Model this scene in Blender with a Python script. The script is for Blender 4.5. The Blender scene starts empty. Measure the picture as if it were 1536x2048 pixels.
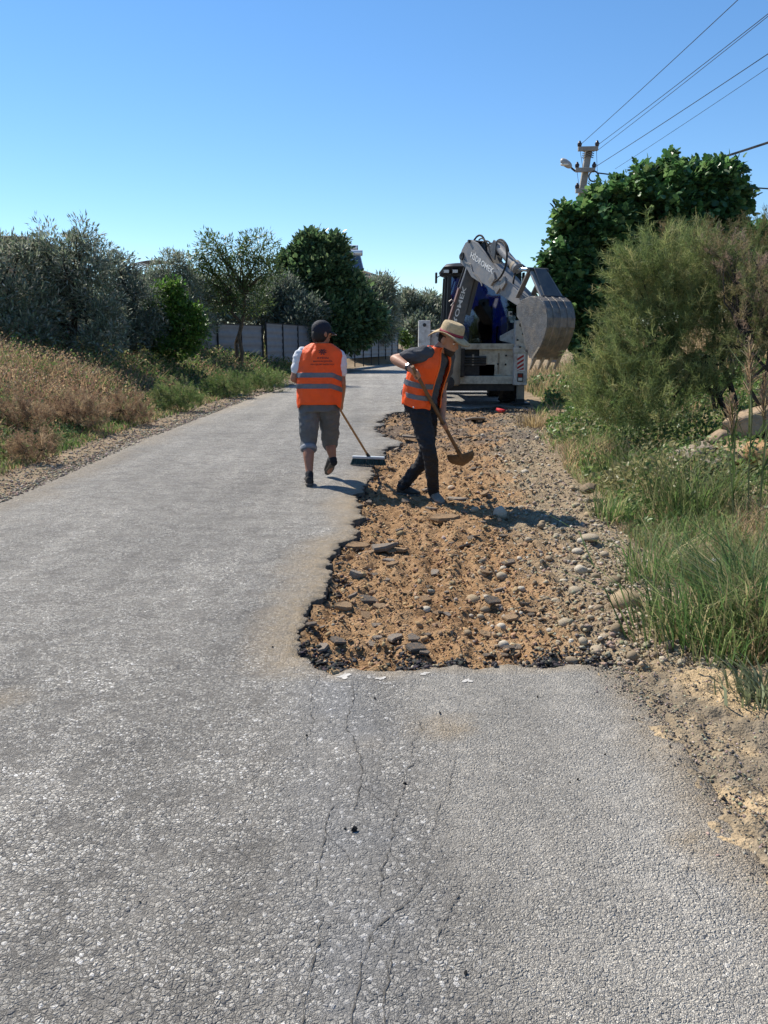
import bpy, bmesh, math, random
import numpy as np
from mathutils import Vector, Matrix
from mathutils.geometry import delaunay_2d_cdt

# ------------------------------------------------------------------ camera, sky, sun, exposure
SC = bpy.context.scene
COL = SC.collection
FPX, HZ, CAMH = 1540.0, 688.0, 1.5
PITCH = math.atan((1024.0 - HZ) / FPX)
cam_d = bpy.data.cameras.new('camera')
cam_d.sensor_fit = 'VERTICAL'; cam_d.sensor_height = 24.0; cam_d.lens = 24.0 * FPX / 2048.0
cam_d.clip_start = 0.05; cam_d.clip_end = 20000
cam = bpy.data.objects.new('camera', cam_d); COL.objects.link(cam)
cam.location = (0, 0, CAMH); cam.rotation_euler = (math.radians(90) - PITCH, 0, 0)
SC.camera = cam

SUN_EL, SUN_AZ = math.radians(50), math.radians(-45)      # azimuth from +Y towards +X: the sun stands ahead and to the left
world = bpy.data.worlds.new('World'); SC.world = world; world.use_nodes = True
wn = world.node_tree.nodes; wl = world.node_tree.links
bgn = wn['Background']
sky = wn.new('ShaderNodeTexSky'); sky.sky_type = 'NISHITA'; sky.sun_disc = False
sky.sun_elevation = SUN_EL; sky.sun_rotation = SUN_AZ
sky.altitude = 0; sky.air_density = 1.0; sky.dust_density = 0.0; sky.ozone_density = 4.2
hsv = wn.new('ShaderNodeHueSaturation'); hsv.inputs['Saturation'].default_value = 1.16; wl.new(sky.outputs[0], hsv.inputs['Color']); wl.new(hsv.outputs[0], bgn.inputs[0]); bgn.inputs[1].default_value = 0.104

sun_d = bpy.data.lights.new('sun', 'SUN'); sun_d.energy = 4.8; sun_d.angle = math.radians(0.53); sun_d.color = (1.0, 0.94, 0.83)
sun = bpy.data.objects.new('sun', sun_d); COL.objects.link(sun)
sdir = Vector((math.sin(SUN_AZ) * math.cos(SUN_EL), math.cos(SUN_AZ) * math.cos(SUN_EL), math.sin(SUN_EL)))
sun.rotation_euler = (-sdir).to_track_quat('-Z', 'Y').to_euler(); sun.location = (-20, 20, 40)
vs = SC.view_settings
vs.view_transform = 'Standard'; vs.look = 'None'; vs.exposure = 0.62; vs.gamma = 1.0; vs.use_curve_mapping = False
SC.cycles.max_bounces = 6; SC.cycles.transparent_max_bounces = 8
SC.cycles.use_adaptive_sampling = True

RNG = np.random.default_rng(11)
random.seed(5)

# ------------------------------------------------------------------ where a point of the photograph lies in the place
def _ray(px, py):
    u = (px - 768.0) / FPX; v = -(py - 1024.0) / FPX
    return Vector((u, math.cos(PITCH) + v * math.sin(PITCH), -math.sin(PITCH) + v * math.cos(PITCH)))
def at(px, py, z=0.0):                 # on a level plane
    r = _ray(px, py); t = (z - CAMH) / r.z
    return Vector((r.x * t, r.y * t, z))
def W(px, py, Y):                      # at a depth
    r = _ray(px, py); t = Y / r.y
    return Vector((r.x * t, Y, CAMH + r.z * t))
def M_(n, Y): return n * Y / FPX * 1.0   # pixels to metres at a depth

# ------------------------------------------------------------------ noise (vectorised)
def _h(ix, iy, s):
    n = (ix.astype(np.int64) * 374761393 + iy.astype(np.int64) * 668265263 + s * 974634541) & 0x7fffffff
    n = (n ^ (n >> 13)) * 1274126177 & 0x7fffffff
    return ((n ^ (n >> 16)) & 0xffff) / 65535.0
def vn(x, y, s=0):
    x = np.asarray(x, float); y = np.asarray(y, float)
    ix = np.floor(x); iy = np.floor(y); fx = x - ix; fy = y - iy
    fx = fx * fx * (3 - 2 * fx); fy = fy * fy * (3 - 2 * fy)
    a = _h(ix, iy, s); b = _h(ix + 1, iy, s); c = _h(ix, iy + 1, s); d = _h(ix + 1, iy + 1, s)
    return (a + (b - a) * fx) * (1 - fy) + (c + (d - c) * fx) * fy
def fbm(x, y, s=0, o=4):
    r = 0; a = .5
    for k in range(o):
        r = r + a * vn(x * 2 ** k, y * 2 ** k, s + k * 7); a *= .5
    return r

# ------------------------------------------------------------------ mesh helpers
def root_loc(p):
    v = Vector((0, 0, 0))
    while p is not None:
        v = v + Vector(p.location); p = p.parent
    return v
def props(o, label=None, cat=None, group=None, kind=None):
    if label: o['label'] = label
    if cat: o['category'] = cat
    if group: o['group'] = group
    if kind: o['kind'] = kind
    return o
def empty(name, loc, label=None, cat=None, group=None):
    o = bpy.data.objects.new(name, None); COL.objects.link(o); o.location = loc; o.empty_display_size = .2
    return props(o, label, cat, group)
def mesh_np(name, V, Fs, mats, cols=None, parent=None, org=None, smooth=False, mi=None):
    """V (n,3) world; Fs list of int arrays (m,k); cols (n,3) point colours"""
    V = np.asarray(V, np.float64).reshape(-1, 3)
    o0 = root_loc(parent) if parent is not None else Vector(org if org is not None else (0, 0, 0))
    me = bpy.data.meshes.new(name)
    loops = []; starts = []; tot = 0
    for F in Fs:
        F = np.asarray(F, np.int64)
        if F.size == 0: continue
        m, k = F.shape
        loops.append(F.ravel()); starts.append(tot + np.arange(m) * k); tot += m * k
    loops = np.concatenate(loops); starts = np.concatenate(starts)
    me.vertices.add(len(V)); me.vertices.foreach_set('co', (V - np.array(o0)).ravel())
    me.loops.add(len(loops)); me.loops.foreach_set('vertex_index', loops.astype(np.int32))
    me.polygons.add(len(starts)); me.polygons.foreach_set('loop_start', starts.astype(np.int32))
    if mi is not None: me.polygons.foreach_set('material_index', np.asarray(mi, np.int32))
    me.update(calc_edges=True); me.validate()
    if cols is not None:
        at_ = me.attributes.new('Col', 'FLOAT_COLOR', 'POINT')
        c = np.ones((len(V), 4), np.float32); c[:, :3] = cols; at_.data.foreach_set('color', c.ravel())
    for m in (mats if isinstance(mats, (list, tuple)) else [mats]): me.materials.append(m)
    if smooth: me.polygons.foreach_set('use_smooth', np.ones(len(me.polygons), bool))
    o = bpy.data.objects.new(name, me); COL.objects.link(o)
    if parent is not None: o.parent = parent
    else: o.location = o0
    return o
class MB:
    def __init__(s): s.V = []; s.F = []; s.mi = []; s.cur = 0
    def add(s, vs, fs):
        n = len(s.V); s.V += [Vector(v) for v in vs]
        for f in fs: s.F.append([i + n for i in f]); s.mi.append(s.cur)
        return s
    def box(s, c, sz, R=None):
        c = Vector(c); h = Vector(sz) * .5; vs = []
        for dz in (-1, 1):
            for dx, dy in ((-1, -1), (1, -1), (1, 1), (-1, 1)):
                v = Vector((dx * h.x, dy * h.y, dz * h.z)); vs.append(c + (R @ v if R is not None else v))
        return s.add(vs, [(3, 2, 1, 0), (4, 5, 6, 7), (0, 1, 5, 4), (1, 2, 6, 5), (2, 3, 7, 6), (3, 0, 4, 7)])
    def beam(s, p0, p1, w, h, up=(0, 0, 1), w1=None, h1=None):
        p0 = Vector(p0); p1 = Vector(p1); d = (p1 - p0).normalized(); r = d.cross(Vector(up)).normalized(); u = r.cross(d).normalized()
        w1 = w if w1 is None else w1; h1 = h if h1 is None else h1; vs = []
        for p, a, b in ((p0, w, h), (p1, w1, h1)):
            vs += [p - r * a / 2 - u * b / 2, p + r * a / 2 - u * b / 2, p + r * a / 2 + u * b / 2, p - r * a / 2 + u * b / 2]
        return s.add(vs, [(3, 2, 1, 0), (4, 5, 6, 7), (0, 1, 5, 4), (1, 2, 6, 5), (2, 3, 7, 6), (3, 0, 4, 7)])
    def tube(s, pts, r, n=8, round_ends=False, flat=1.0, cap=True):
        pts = [Vector(p) for p in pts]; k = len(pts)
        rs = list(r) if isinstance(r, (list, tuple, np.ndarray)) else [r] * k
        if round_ends:
            d0 = (pts[0] - pts[1]).normalized(); d1 = (pts[-1] - pts[-2]).normalized()
            a, b = rs[0], rs[-1]
            pts = [pts[0] + d0 * a * .95, pts[0] + d0 * a * .7] + pts + [pts[-1] + d1 * b * .7, pts[-1] + d1 * b * .95]
            rs = [a * .3, a * .72] + rs + [b * .72, b * .3]; k = len(pts)
        t0 = (pts[1] - pts[0]).normalized()
        u = t0.orthogonal().normalized(); rings = []
        for i in range(k):
            t = (pts[min(i + 1, k - 1)] - pts[max(i - 1, 0)])
            t = t.normalized() if t.length > 1e-9 else t0
            u = (u - t * u.dot(t)); u = u.normalized() if u.length > 1e-6 else t.orthogonal().normalized(); v = t.cross(u)
            rings.append([pts[i] + (u * math.cos(2 * math.pi * j / n) + v * math.sin(2 * math.pi * j / n) * flat) * rs[i] for j in range(n)])
        vs = [p for rg in rings for p in rg]; fs = []
        for i in range(k - 1):
            for j in range(n):
                a = i * n + j; b = i * n + (j + 1) % n; fs.append((a, b, b + n, a + n))
        if cap: fs.append(tuple(reversed(range(n)))); fs.append(tuple(range((k - 1) * n, k * n)))
        return s.add(vs, fs)
    def prism(s, poly, vec):
        poly = [Vector(p) for p in poly]; vec = Vector(vec); n = len(poly)
        return s.add(poly + [p + vec for p in poly], [tuple(reversed(range(n))), tuple(range(n, 2 * n))] + [(i, (i + 1) % n, (i + 1) % n + n, i + n) for i in range(n)])
    def ellipsoid(s, c, r, R=None, n=14, m=9):
        c = Vector(c); vs = []; fs = []
        for i in range(m + 1):
            th = math.pi * (i / m); z = math.cos(th); q = math.sin(th)
            if i in (0, m): q = .02
            for j in range(n):
                v = Vector((r[0] * q * math.cos(2 * math.pi * j / n), r[1] * q * math.sin(2 * math.pi * j / n), r[2] * z))
                vs.append(c + (R @ v if R is not None else v))
        for i in range(m):
            for j in range(n):
                a = i * n + j; b = i * n + (j + 1) % n; fs.append((b, a, a + n, b + n))
        fs.append(tuple(range(n))); fs.append(tuple(reversed(range(m * n, (m + 1) * n))))
        return s.add(vs, fs)
    def loft(s, rings, cap=True, closed=True):
        n = len(rings[0]); vs = [p for r in rings for p in r]; fs = []
        for i in range(len(rings) - 1):
            for j in range(n if closed else n - 1):
                a = i * n + j; b = i * n + (j + 1) % n; fs.append((a, b, b + n, a + n))
        if cap: fs.append(tuple(reversed(range(n)))); fs.append(tuple(range((len(rings) - 1) * n, len(rings) * n)))
        return s.add(vs, fs)
    def build(s, name, mats, parent=None, org=None, smooth=False, bevel=0, solid=0, fixn=True):
        o0 = root_loc(parent) if parent is not None else Vector(org if org is not None else (0, 0, 0))
        me = bpy.data.meshes.new(name)
        me.from_pydata([tuple(v - o0) for v in s.V], [], s.F)
        for m in (mats if isinstance(mats, (list, tuple)) else [mats]): me.materials.append(m)
        me.polygons.foreach_set('material_index', np.asarray(s.mi, np.int32))
        if fixn:
            bm = bmesh.new(); bm.from_mesh(me); bmesh.ops.recalc_face_normals(bm, faces=bm.faces[:]); bm.to_mesh(me); bm.free()
        if smooth: me.polygons.foreach_set('use_smooth', np.ones(len(me.polygons), bool))
        o = bpy.data.objects.new(name, me); COL.objects.link(o)
        if parent is not None: o.parent = parent
        else: o.location = o0
        if solid: md = o.modifiers.new('solid', 'SOLIDIFY'); md.thickness = solid; md.offset = 0
        if bevel: md = o.modifiers.new('bevel', 'BEVEL'); md.width = bevel; md.segments = 2; md.limit_method = 'ANGLE'; md.angle_limit = math.radians(40)
        if smooth and hasattr(me, 'set_sharp_from_angle'): me.set_sharp_from_angle(angle=math.radians(45))
        return o
def bake(o, voxel, smooth_it=4, disp=None, fac=.5):
    """union the closed shapes of a mesh into one continuous skin"""
    md = o.modifiers.new('r', 'REMESH'); md.mode = 'VOXEL'; md.voxel_size = voxel; md.use_smooth_shade = True
    if smooth_it: ms = o.modifiers.new('s', 'SMOOTH'); ms.iterations = smooth_it; ms.factor = fac
    dg = bpy.context.evaluated_depsgraph_get(); dg.update()
    me = bpy.data.meshes.new_from_object(o.evaluated_get(dg)); o.modifiers.clear()
    old = o.data; mats = list(old.materials); o.data = me; bpy.data.meshes.remove(old)
    me.materials.clear()
    for m in mats: me.materials.append(m)
    n = len(me.vertices); P = np.zeros(n * 3); me.vertices.foreach_get('co', P); P = P.reshape(-1, 3)
    if disp is not None:
        N = np.zeros(n * 3); me.vertices.foreach_get('normal', N); N = N.reshape(-1, 3)
        P = P + N * disp(P, N)[:, None]; me.vertices.foreach_set('co', P.ravel()); me.update()
    me.polygons.foreach_set('use_smooth', np.ones(len(me.polygons), bool))
    return o

# ------------------------------------------------------------------ materials
def srgb(r, g, b):
    f = lambda c: ((c / 255 + .055) / 1.055) ** 2.4 if c / 255 > .04045 else c / 255 / 12.92
    return (f(r), f(g), f(b))
def mat(name, color=(.5, .5, .5), rough=.75, var=.15, vscale=6, bump=0, bscale=40, metal=0, attr=False, transl=0, spec=.4, dirt=None, dscale=3, damt=.5, coat=0):
    m = bpy.data.materials.new(name); m.use_nodes = True
    nt = m.node_tree; nd = nt.nodes; lk = nt.links; p = nd['Principled BSDF']; out = nd['Material Output']
    tc = nd.new('ShaderNodeTexCoord')
    base = None
    if attr:
        a = nd.new('ShaderNodeAttribute'); a.attribute_name = 'Col'; base = a.outputs['Color']
    else:
        rgb = nd.new('ShaderNodeRGB'); rgb.outputs[0].default_value = (*color, 1); base = rgb.outputs[0]
    if var:
        nz = nd.new('ShaderNodeTexNoise'); nz.inputs['Scale'].default_value = vscale; nz.inputs['Detail'].default_value = 5; nz.inputs['Roughness'].default_value = .65
        lk.new(tc.outputs['Object'], nz.inputs['Vector'])
        mr = nd.new('ShaderNodeMapRange'); mr.inputs[1].default_value = .3; mr.inputs[2].default_value = .7
        mr.inputs[3].default_value = 1 - var; mr.inputs[4].default_value = 1 + var; lk.new(nz.outputs['Fac'], mr.inputs[0])
        mx = nd.new('ShaderNodeVectorMath'); mx.operation = 'SCALE'; lk.new(base, mx.inputs[0]); lk.new(mr.outputs[0], mx.inputs['Scale'])
        base = mx.outputs[0]
    if dirt is not None:
        nz = nd.new('ShaderNodeTexNoise'); nz.inputs['Scale'].default_value = dscale; nz.inputs['Detail'].default_value = 8; nz.inputs['Roughness'].default_value = .7
        lk.new(tc.outputs['Object'], nz.inputs['Vector'])
        mr = nd.new('ShaderNodeMapRange'); mr.inputs[1].default_value = .45; mr.inputs[2].default_value = .72; mr.inputs[3].default_value = 0; mr.inputs[4].default_value = damt
        lk.new(nz.outputs['Fac'], mr.inputs[0])
        mx = nd.new('ShaderNodeMix'); mx.data_type = 'RGBA'; lk.new(mr.outputs[0], mx.inputs[0]); lk.new(base, mx.inputs[6]); mx.inputs[7].default_value = (*dirt, 1)
        base = mx.outputs[2]
    lk.new(base, p.inputs['Base Color'])
    p.inputs['Roughness'].default_value = rough; p.inputs['Metallic'].default_value = metal; p.inputs['Specular IOR Level'].default_value = spec
    if coat: p.inputs['Coat Weight'].default_value = coat
    if bump:
        nb = nd.new('ShaderNodeTexNoise'); nb.inputs['Scale'].default_value = bscale; nb.inputs['Detail'].default_value = 6
        lk.new(tc.outputs['Object'], nb.inputs['Vector'])
        bp = nd.new('ShaderNodeBump'); bp.inputs['Strength'].default_value = min(1, bump); bp.inputs['Distance'].default_value = .02
        lk.new(nb.outputs['Fac'], bp.inputs['Height']); lk.new(bp.outputs[0], p.inputs['Normal'])
    if transl:
        tr = nd.new('ShaderNodeBsdfTranslucent'); lk.new(base, tr.inputs['Color'])
        ms = nd.new('ShaderNodeMixShader'); ms.inputs[0].default_value = transl
        lk.new(p.outputs[0], ms.inputs[1]); lk.new(tr.outputs[0], ms.inputs[2]); lk.new(ms.outputs[0], out.inputs['Surface'])
    return m
MT = {}
def mk(key, *a, **k): MT[key] = mat(key, *a, **k)
mk('soil', (.235, .175, .115), .95, .35, 1.4, .8, 30, dirt=(.19, .155, .10), dscale=.8, damt=.8, spec=.1)
mk('earth', rough=.95, var=.25, vscale=25, bump=.9, bscale=90, attr=True, spec=.1)
mk('rock', rough=.85, var=.22, vscale=18, bump=.6, bscale=60, attr=True, spec=.25)
mk('leaf', rough=.45, var=0, attr=True, transl=.40, spec=.35)
mk('leaf_shiny', rough=.36, var=0, attr=True, transl=.42, spec=.5)
mk('leaf_dull', rough=.6, var=0, attr=True, transl=.35, spec=.25)
mk('grass', rough=.6, var=0, attr=True, transl=.45, spec=.25)
mk('bark', (.11, .085, .06), .95, .35, 9, .9, 40, spec=.1)
mk('bark_dark', (.05, .042, .034), .95, .35, 9, .9, 40, spec=.1)
mk('concrete', (.31, .29, .26), .9, .18, 3, .4, 50, dirt=(.2, .19, .17), dscale=2)
mk('white_paint', (.62, .615, .59), .5, .08, 5, .1, 60, dirt=(.24, .19, .14), dscale=7, damt=.85)
mk('cream_paint', (.55, .52, .43), .55, .10, 5, .1, 60, dirt=(.20, .16, .12), dscale=6, damt=.85)
mk('grey_paint', (.215, .22, .23), .5, .15, 6, .15, 60, dirt=(.30, .25, .20), dscale=6, damt=.75)
mk('dark_grey_paint', (.075, .08, .088), .5, .12, 4, 0, dirt=(.2, .17, .13), dscale=4, damt=.45)
mk('black_steel', (.02, .02, .022), .6, .2, 8, dirt=(.10, .085, .065), dscale=5, damt=.5)
mk('black_plastic', (.016, .017, .019), .45, .1, 8)
mk('worn_steel', (.30, .27, .245), .48, .22, 5, .25, 60, metal=.55, dirt=(.33, .27, .20), dscale=3, damt=.7)
mk('bucket_steel', (.17, .16, .15), .45, .35, 6, .5, 40, metal=.5, dirt=(.34, .27, .20), dscale=5, damt=.85)
mk('dusty_steel', (.33, .28, .21), .8, .2, 5, .3, 40, dirt=(.17, .14, .11), dscale=4, damt=.6)
mk('chrome', (.8, .8, .8), .15, 0, metal=1)
mk('rubber', (.018, .018, .018), .8, .2, 20, .4, 50, dirt=(.14, .11, .08), dscale=5, damt=.5)
mk('lens', (.75, .73, .68), .2, 0)
mk('lens_red', (.25, .015, .012), .25, 0)
mk('stripe_red', (.45, .03, .03), .5, .1)
mk('sign_white', (.75, .74, .72), .5, .06)
mk('vest', (1.0, .115, .014), .6, .10, 9, .8, 13, transl=.12)
mk('vest_edge', (1.0, .20, .03), .6, .05, 25, transl=.12)
mk('band', (.13, .135, .15), .4, .12, 30, .2, 60, metal=.2)
mk('print_black', (.022, .020, .028), .7, 0)
mk('shirt_white', (.62, .63, .66), .85, .05, 20, .3, 60)
mk('shirt_grey', (.06, .062, .07), .9, .18, 9, .8, 16)
mk('trousers_grey', (.115, .12, .125), .9, .2, 9, .8, 18)
mk('cuff_grey', (.22, .235, .26), .9, .1, 20, .3, 70)
mk('jeans_black', (.016, .017, .021), .9, .35, 9, .8, 20)
mk('skin', (.40, .205, .13), .55, .10, 18, .15, 90, spec=.35)
mk('beard', (.035, .024, .018), .8, .3, 60, .5, 120)
mk('skin_tan', (.33, .155, .095), .55, .10, 18, .15, 90, spec=.35)
mk('hair', (.012, .010, .009), .7, .2, 60, .5, 120)
mk('cap', (.010, .012, .022), .8, .15, 30, .3, 80)
mk('cap_trim', (.5, .5, .5), .6, .1)
mk('straw', (.55, .42, .25), .85, .16, 40, .6, 130, transl=.12)
mk('straw_dark', (.33, .22, .11), .85, .16, 40, .5, 130)
mk('ribbon', (.28, .035, .05), .7, .15, 20)
mk('shoe_dark', (.035, .033, .032), .8, .25, 20, .3, 60, dirt=(.17, .13, .09), dscale=9, damt=.5)
mk('shoe_grey', (.20, .185, .16), .85, .25, 20, .3, 60, dirt=(.30, .22, .14), dscale=9, damt=.6)
mk('sole', (.10, .09, .08), .9, .2, 20, dirt=(.25, .19, .13), dscale=9, damt=.6)
mk('wood', (.36, .21, .095), .7, .25, 14, .2, 60, dirt=(.15, .1, .06), dscale=7, damt=.5)
mk('wood_dark', (.17, .095, .045), .75, .25, 14, .2, 60, dirt=(.10, .07, .05), dscale=7, damt=.5)
mk('broom_head', (.42, .45, .47), .5, .1, 20)
mk('bristle', (.035, .085, .095), .8, .3, 40)
mk('shovel', (.105, .07, .042), .65, .3, 9, .3, 60, metal=.3, dirt=(.22, .14, .075), dscale=8, damt=.7)
mk('watch', (.6, .6, .62), .3, 0, metal=.6)
mk('galvanised', (.15, .16, .18), .55, .12, 3, dirt=(.19, .17, .15), dscale=1.5, damt=.4)
mk('post_dark', (.02, .022, .025), .7, .2)
mk('wall_tan', (.42, .31, .22), .9, .1, 1.5, .3, 20)
mk('wall_white', (.72, .70, .66), .9, .08, 1.5, .3, 20)
mk('roof_dark', (.10, .065, .05), .8, .2, 3, .3, 20)
mk('panel_glass', (.10, .13, .18), .15, .1, 2)
mk('tank', (.70, .71, .72), .25, .05, metal=.4)
mk('wire', (.03, .03, .033), .6, 0)
mk('cable', (.016, .016, .02), .6, 0)
mk('insulator', (.045, .03, .028), .3, 0)
mk('lamp_grey', (.36, .34, .32), .5, .1)
mk('crack', (.072, .066, .058), .95, .2, 30)
mk('tar', (.017, .016, .017), .75, .3, 40, .8, 90)
mk('cut_edge', (.12, .098, .075), .95, .35, 20, .8, 60, dirt=(.20, .13, .075), dscale=9, damt=.8)
mk('lime', (.46, .435, .40), .9, .15, 20, .4, 60)
mk('wrapper', (.5, .03, .04), .4, .3, 30)
mk('hill', (.16, .18, .16), .95, .2, .004)
mk('pipe_rust', (.16, .13, .11), .7, .2)

def glass_mat():
    m = bpy.data.materials.new('cab_glass'); m.use_nodes = True; nt = m.node_tree; p = nt.nodes['Principled BSDF']
    p.inputs['Base Color'].default_value = (.06, .17, .24, 1); p.inputs['Roughness'].default_value = .04
    p.inputs['Specular IOR Level'].default_value = .5
    tb = nt.nodes.new('ShaderNodeBsdfTransparent'); tb.inputs[0].default_value = (.06, .20, .42, 1)
    gl = nt.nodes.new('ShaderNodeBsdfGlossy'); gl.inputs['Roughness'].default_value = .04; gl.inputs[0].default_value = (.8, .9, 1, 1)
    fr = nt.nodes.new('ShaderNodeFresnel'); fr.inputs[0].default_value = 1.8
    ms = nt.nodes.new('ShaderNodeMixShader'); nt.links.new(fr.outputs[0], ms.inputs[0]); nt.links.new(tb.outputs[0], ms.inputs[1]); nt.links.new(gl.outputs[0], ms.inputs[2])
    nt.links.new(ms.outputs[0], nt.nodes['Material Output'].inputs['Surface'])
    return m
MT['cab_glass'] = glass_mat()

def road_mat():
    m = bpy.data.materials.new('asphalt'); m.use_nodes = True; nt = m.node_tree; nd = nt.nodes; lk = nt.links; p = nd['Principled BSDF']
    tc = nd.new('ShaderNodeTexCoord'); O = tc.outputs['Object']
    def noise(s, d=4, r=.6):
        n = nd.new('ShaderNodeTexNoise'); n.inputs['Scale'].default_value = s; n.inputs['Detail'].default_value = d; n.inputs['Roughness'].default_value = r; lk.new(O, n.inputs['Vector']); return n.outputs['Fac']
    def voro(s, feat='F1', vec=None):
        v = nd.new('ShaderNodeTexVoronoi'); v.inputs['Scale'].default_value = s; v.feature = feat; lk.new(vec if vec is not None else O, v.inputs['Vector']); return v
    def mr(x, a, b, c, d):
        n = nd.new('ShaderNodeMapRange'); lk.new(x, n.inputs[0])
        for i, q in enumerate((a, b, c, d)): n.inputs[i + 1].default_value = q
        return n.outputs[0]
    def mixc(f, a, b):
        n = nd.new('ShaderNodeMix'); n.data_type = 'RGBA'; lk.new(f, n.inputs[0])
        for i, q in ((6, a), (7, b)):
            if isinstance(q, tuple): n.inputs[i].default_value = (*q, 1)
            else: lk.new(q, n.inputs[i])
        return n.outputs[2]
    def mth(op, a, b):
        n = nd.new('ShaderNodeMath'); n.operation = op
        for i, q in enumerate((a, b)):
            if isinstance(q, (int, float)): n.inputs[i].default_value = q
            else: lk.new(q, n.inputs[i])
        return n.outputs[0]
    # warped coordinates so the chippings are not round cells
    wn_ = nd.new('ShaderNodeTexNoise'); wn_.inputs['Scale'].default_value = 48; wn_.inputs['Detail'].default_value = 3; lk.new(O, wn_.inputs['Vector'])
    ws = nd.new('ShaderNodeVectorMath'); ws.operation = 'SCALE'; ws.inputs['Scale'].default_value = .013; lk.new(wn_.outputs['Color'], ws.inputs[0])
    wa = nd.new('ShaderNodeVectorMath'); wa.operation = 'ADD'; lk.new(O, wa.inputs[0]); lk.new(ws.outputs[0], wa.inputs[1])
    v1 = voro(78, 'F1', wa.outputs[0]); v2 = voro(190, 'F1', wa.outputs[0]); e1 = voro(78, 'DISTANCE_TO_EDGE', wa.outputs[0]); e2 = voro(190, 'DISTANCE_TO_EDGE', wa.outputs[0])
    sep = nd.new('ShaderNodeSeparateColor'); lk.new(v1.outputs['Color'], sep.inputs[0])
    sep2 = nd.new('ShaderNodeSeparateColor'); lk.new(v2.outputs['Color'], sep2.inputs[0])
    a = nd.new('ShaderNodeAttribute'); a.attribute_name = 'Col'
    sa = nd.new('ShaderNodeSeparateColor'); lk.new(a.outputs['Color'], sa.inputs[0])      # R dust, G dark smooth seal, B beige fine lane
    big = noise(.55, 4); med = noise(3.5, 5, .7)
    binder = mixc(mr(med, .3, .7, 0, 1), (.088, .080, .070), (.19, .175, .153))
    chip = mixc(sep.outputs[0], (.175, .16, .14), (.52, .485, .43))
    chip = mixc(mr(sep.outputs[1], .915, .96, 0, 1), chip, (.66, .63, .585))
    chip = mixc(mr(sep.outputs[2], .90, .95, 0, .8), chip, (.10, .10, .105))
    cov = mr(e1.outputs['Distance'], .04, .13, 0, 1)
    patch = mth('MULTIPLY', mr(noise(7, 4, .7), .36, .56, .12, 1), mr(noise(1.1, 3), .3, .6, .55, 1)); cov = mth('MULTIPLY', cov, patch)
    col = mixc(cov, binder, chip)
    fine = mixc(mr(e2.outputs['Distance'], .02, .16, 0, 1), (.17, .157, .138), mixc(sep2.outputs[0], (.27, .25, .22), (.54, .495, .425)))
    col = mixc(mth('MULTIPLY', mth('MULTIPLY', sa.outputs[2], .85), mr(noise(2.6, 4, .7), .32, .6, .4, 1)), col, fine)
    col = mixc(mth('MULTIPLY', sa.outputs[1], mr(noise(2.2, 4), .35, .6, .25, .85)), col, mixc(mr(sep.outputs[1], .8, .9, 0, .8), (.13, .128, .126), (.33, .32, .31)))
    tone = mr(big, .3, .7, 1.2, 1.65)
    sc_ = nd.new('ShaderNodeVectorMath'); sc_.operation = 'SCALE'; lk.new(col, sc_.inputs[0]); lk.new(tone, sc_.inputs['Scale'])
    mp = nd.new('ShaderNodeMapping'); mp.inputs['Scale'].default_value = (1.9, .10, 1); mp.inputs['Rotation'].default_value = (0, 0, .06); lk.new(O, mp.inputs['Vector']); bn_ = nd.new('ShaderNodeTexNoise'); bn_.inputs['Scale'].default_value = 1; bn_.inputs['Detail'].default_value = 3; lk.new(mp.outputs[0], bn_.inputs['Vector'])
    s2 = nd.new('ShaderNodeVectorMath'); s2.operation = 'SCALE'; lk.new(sc_.outputs[0], s2.inputs[0]); lk.new(mr(bn_.outputs['Fac'], .35, .65, .84, 1.12), s2.inputs['Scale']); sc_ = s2
    st = mr(noise(1.7, 6, .75), .60, .72, 0, .35)
    col = mixc(st, sc_.outputs[0], (.115, .105, .095))
    dn = mth('MULTIPLY', sa.outputs[0], mr(noise(14, 5, .7), .3, .62, .35, 1.15))
    cl = nd.new('ShaderNodeClamp'); lk.new(dn, cl.inputs[0])
    col = mixc(cl.outputs[0], col, mixc(noise(30, 4), (.34, .25, .15), (.50, .39, .255)))
    lk.new(col, p.inputs['Base Color'])
    p.inputs['Specular IOR Level'].default_value = .35
    lk.new(mr(sep.outputs[1], 0, 1, .55, .85), p.inputs['Roughness'])
    hgt = mth('ADD', mth('MULTIPLY', mr(e1.outputs['Distance'], 0, .28, 0, 1), mr(sep.outputs[2], 0, 1, .35, 1.3)), mth('MULTIPLY', mr(e2.outputs['Distance'], 0, .3, 0, 1), .45))
    hgt = mth('ADD', hgt, mth('MULTIPLY', noise(160, 3, .7), .5)); hgt = mth('ADD', hgt, mth('MULTIPLY', noise(5, 4), 1.2))
    hs = mth('MULTIPLY', mth('MULTIPLY', hgt, mr(sa.outputs[1], 0, 1, 1, .6)), mr(patch, 0, 1, .45, 1.15))
    bp = nd.new('ShaderNodeBump'); bp.inputs['Strength'].default_value = 1.0; bp.inputs['Distance'].default_value = .0095
    lk.new(hs, bp.inputs['Height']); lk.new(bp.outputs[0], p.inputs['Normal'])
    return m
MT['asphalt'] = road_mat()
# ------------------------------------------------------------------ the setting: terrain, road, dug-up strip
YK = np.array([-8, 0, 7.4, 13, 22, 31, 40, 50, 60, 72, 90, 130.])
XL = np.array([-4.3, -3.95, -3.82, -3.95, -3.85, -3.5, -2.9, -1.8, -.5, 1.6, 6, 22.])
XR = np.array([1.2, 1.15, 2.0, 2.55, 3.4, 3.7, 4.2, 5.2, 6.5, 8.6, 13, 29.])
def xl(y): return np.interp(y, YK, XL)
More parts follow.
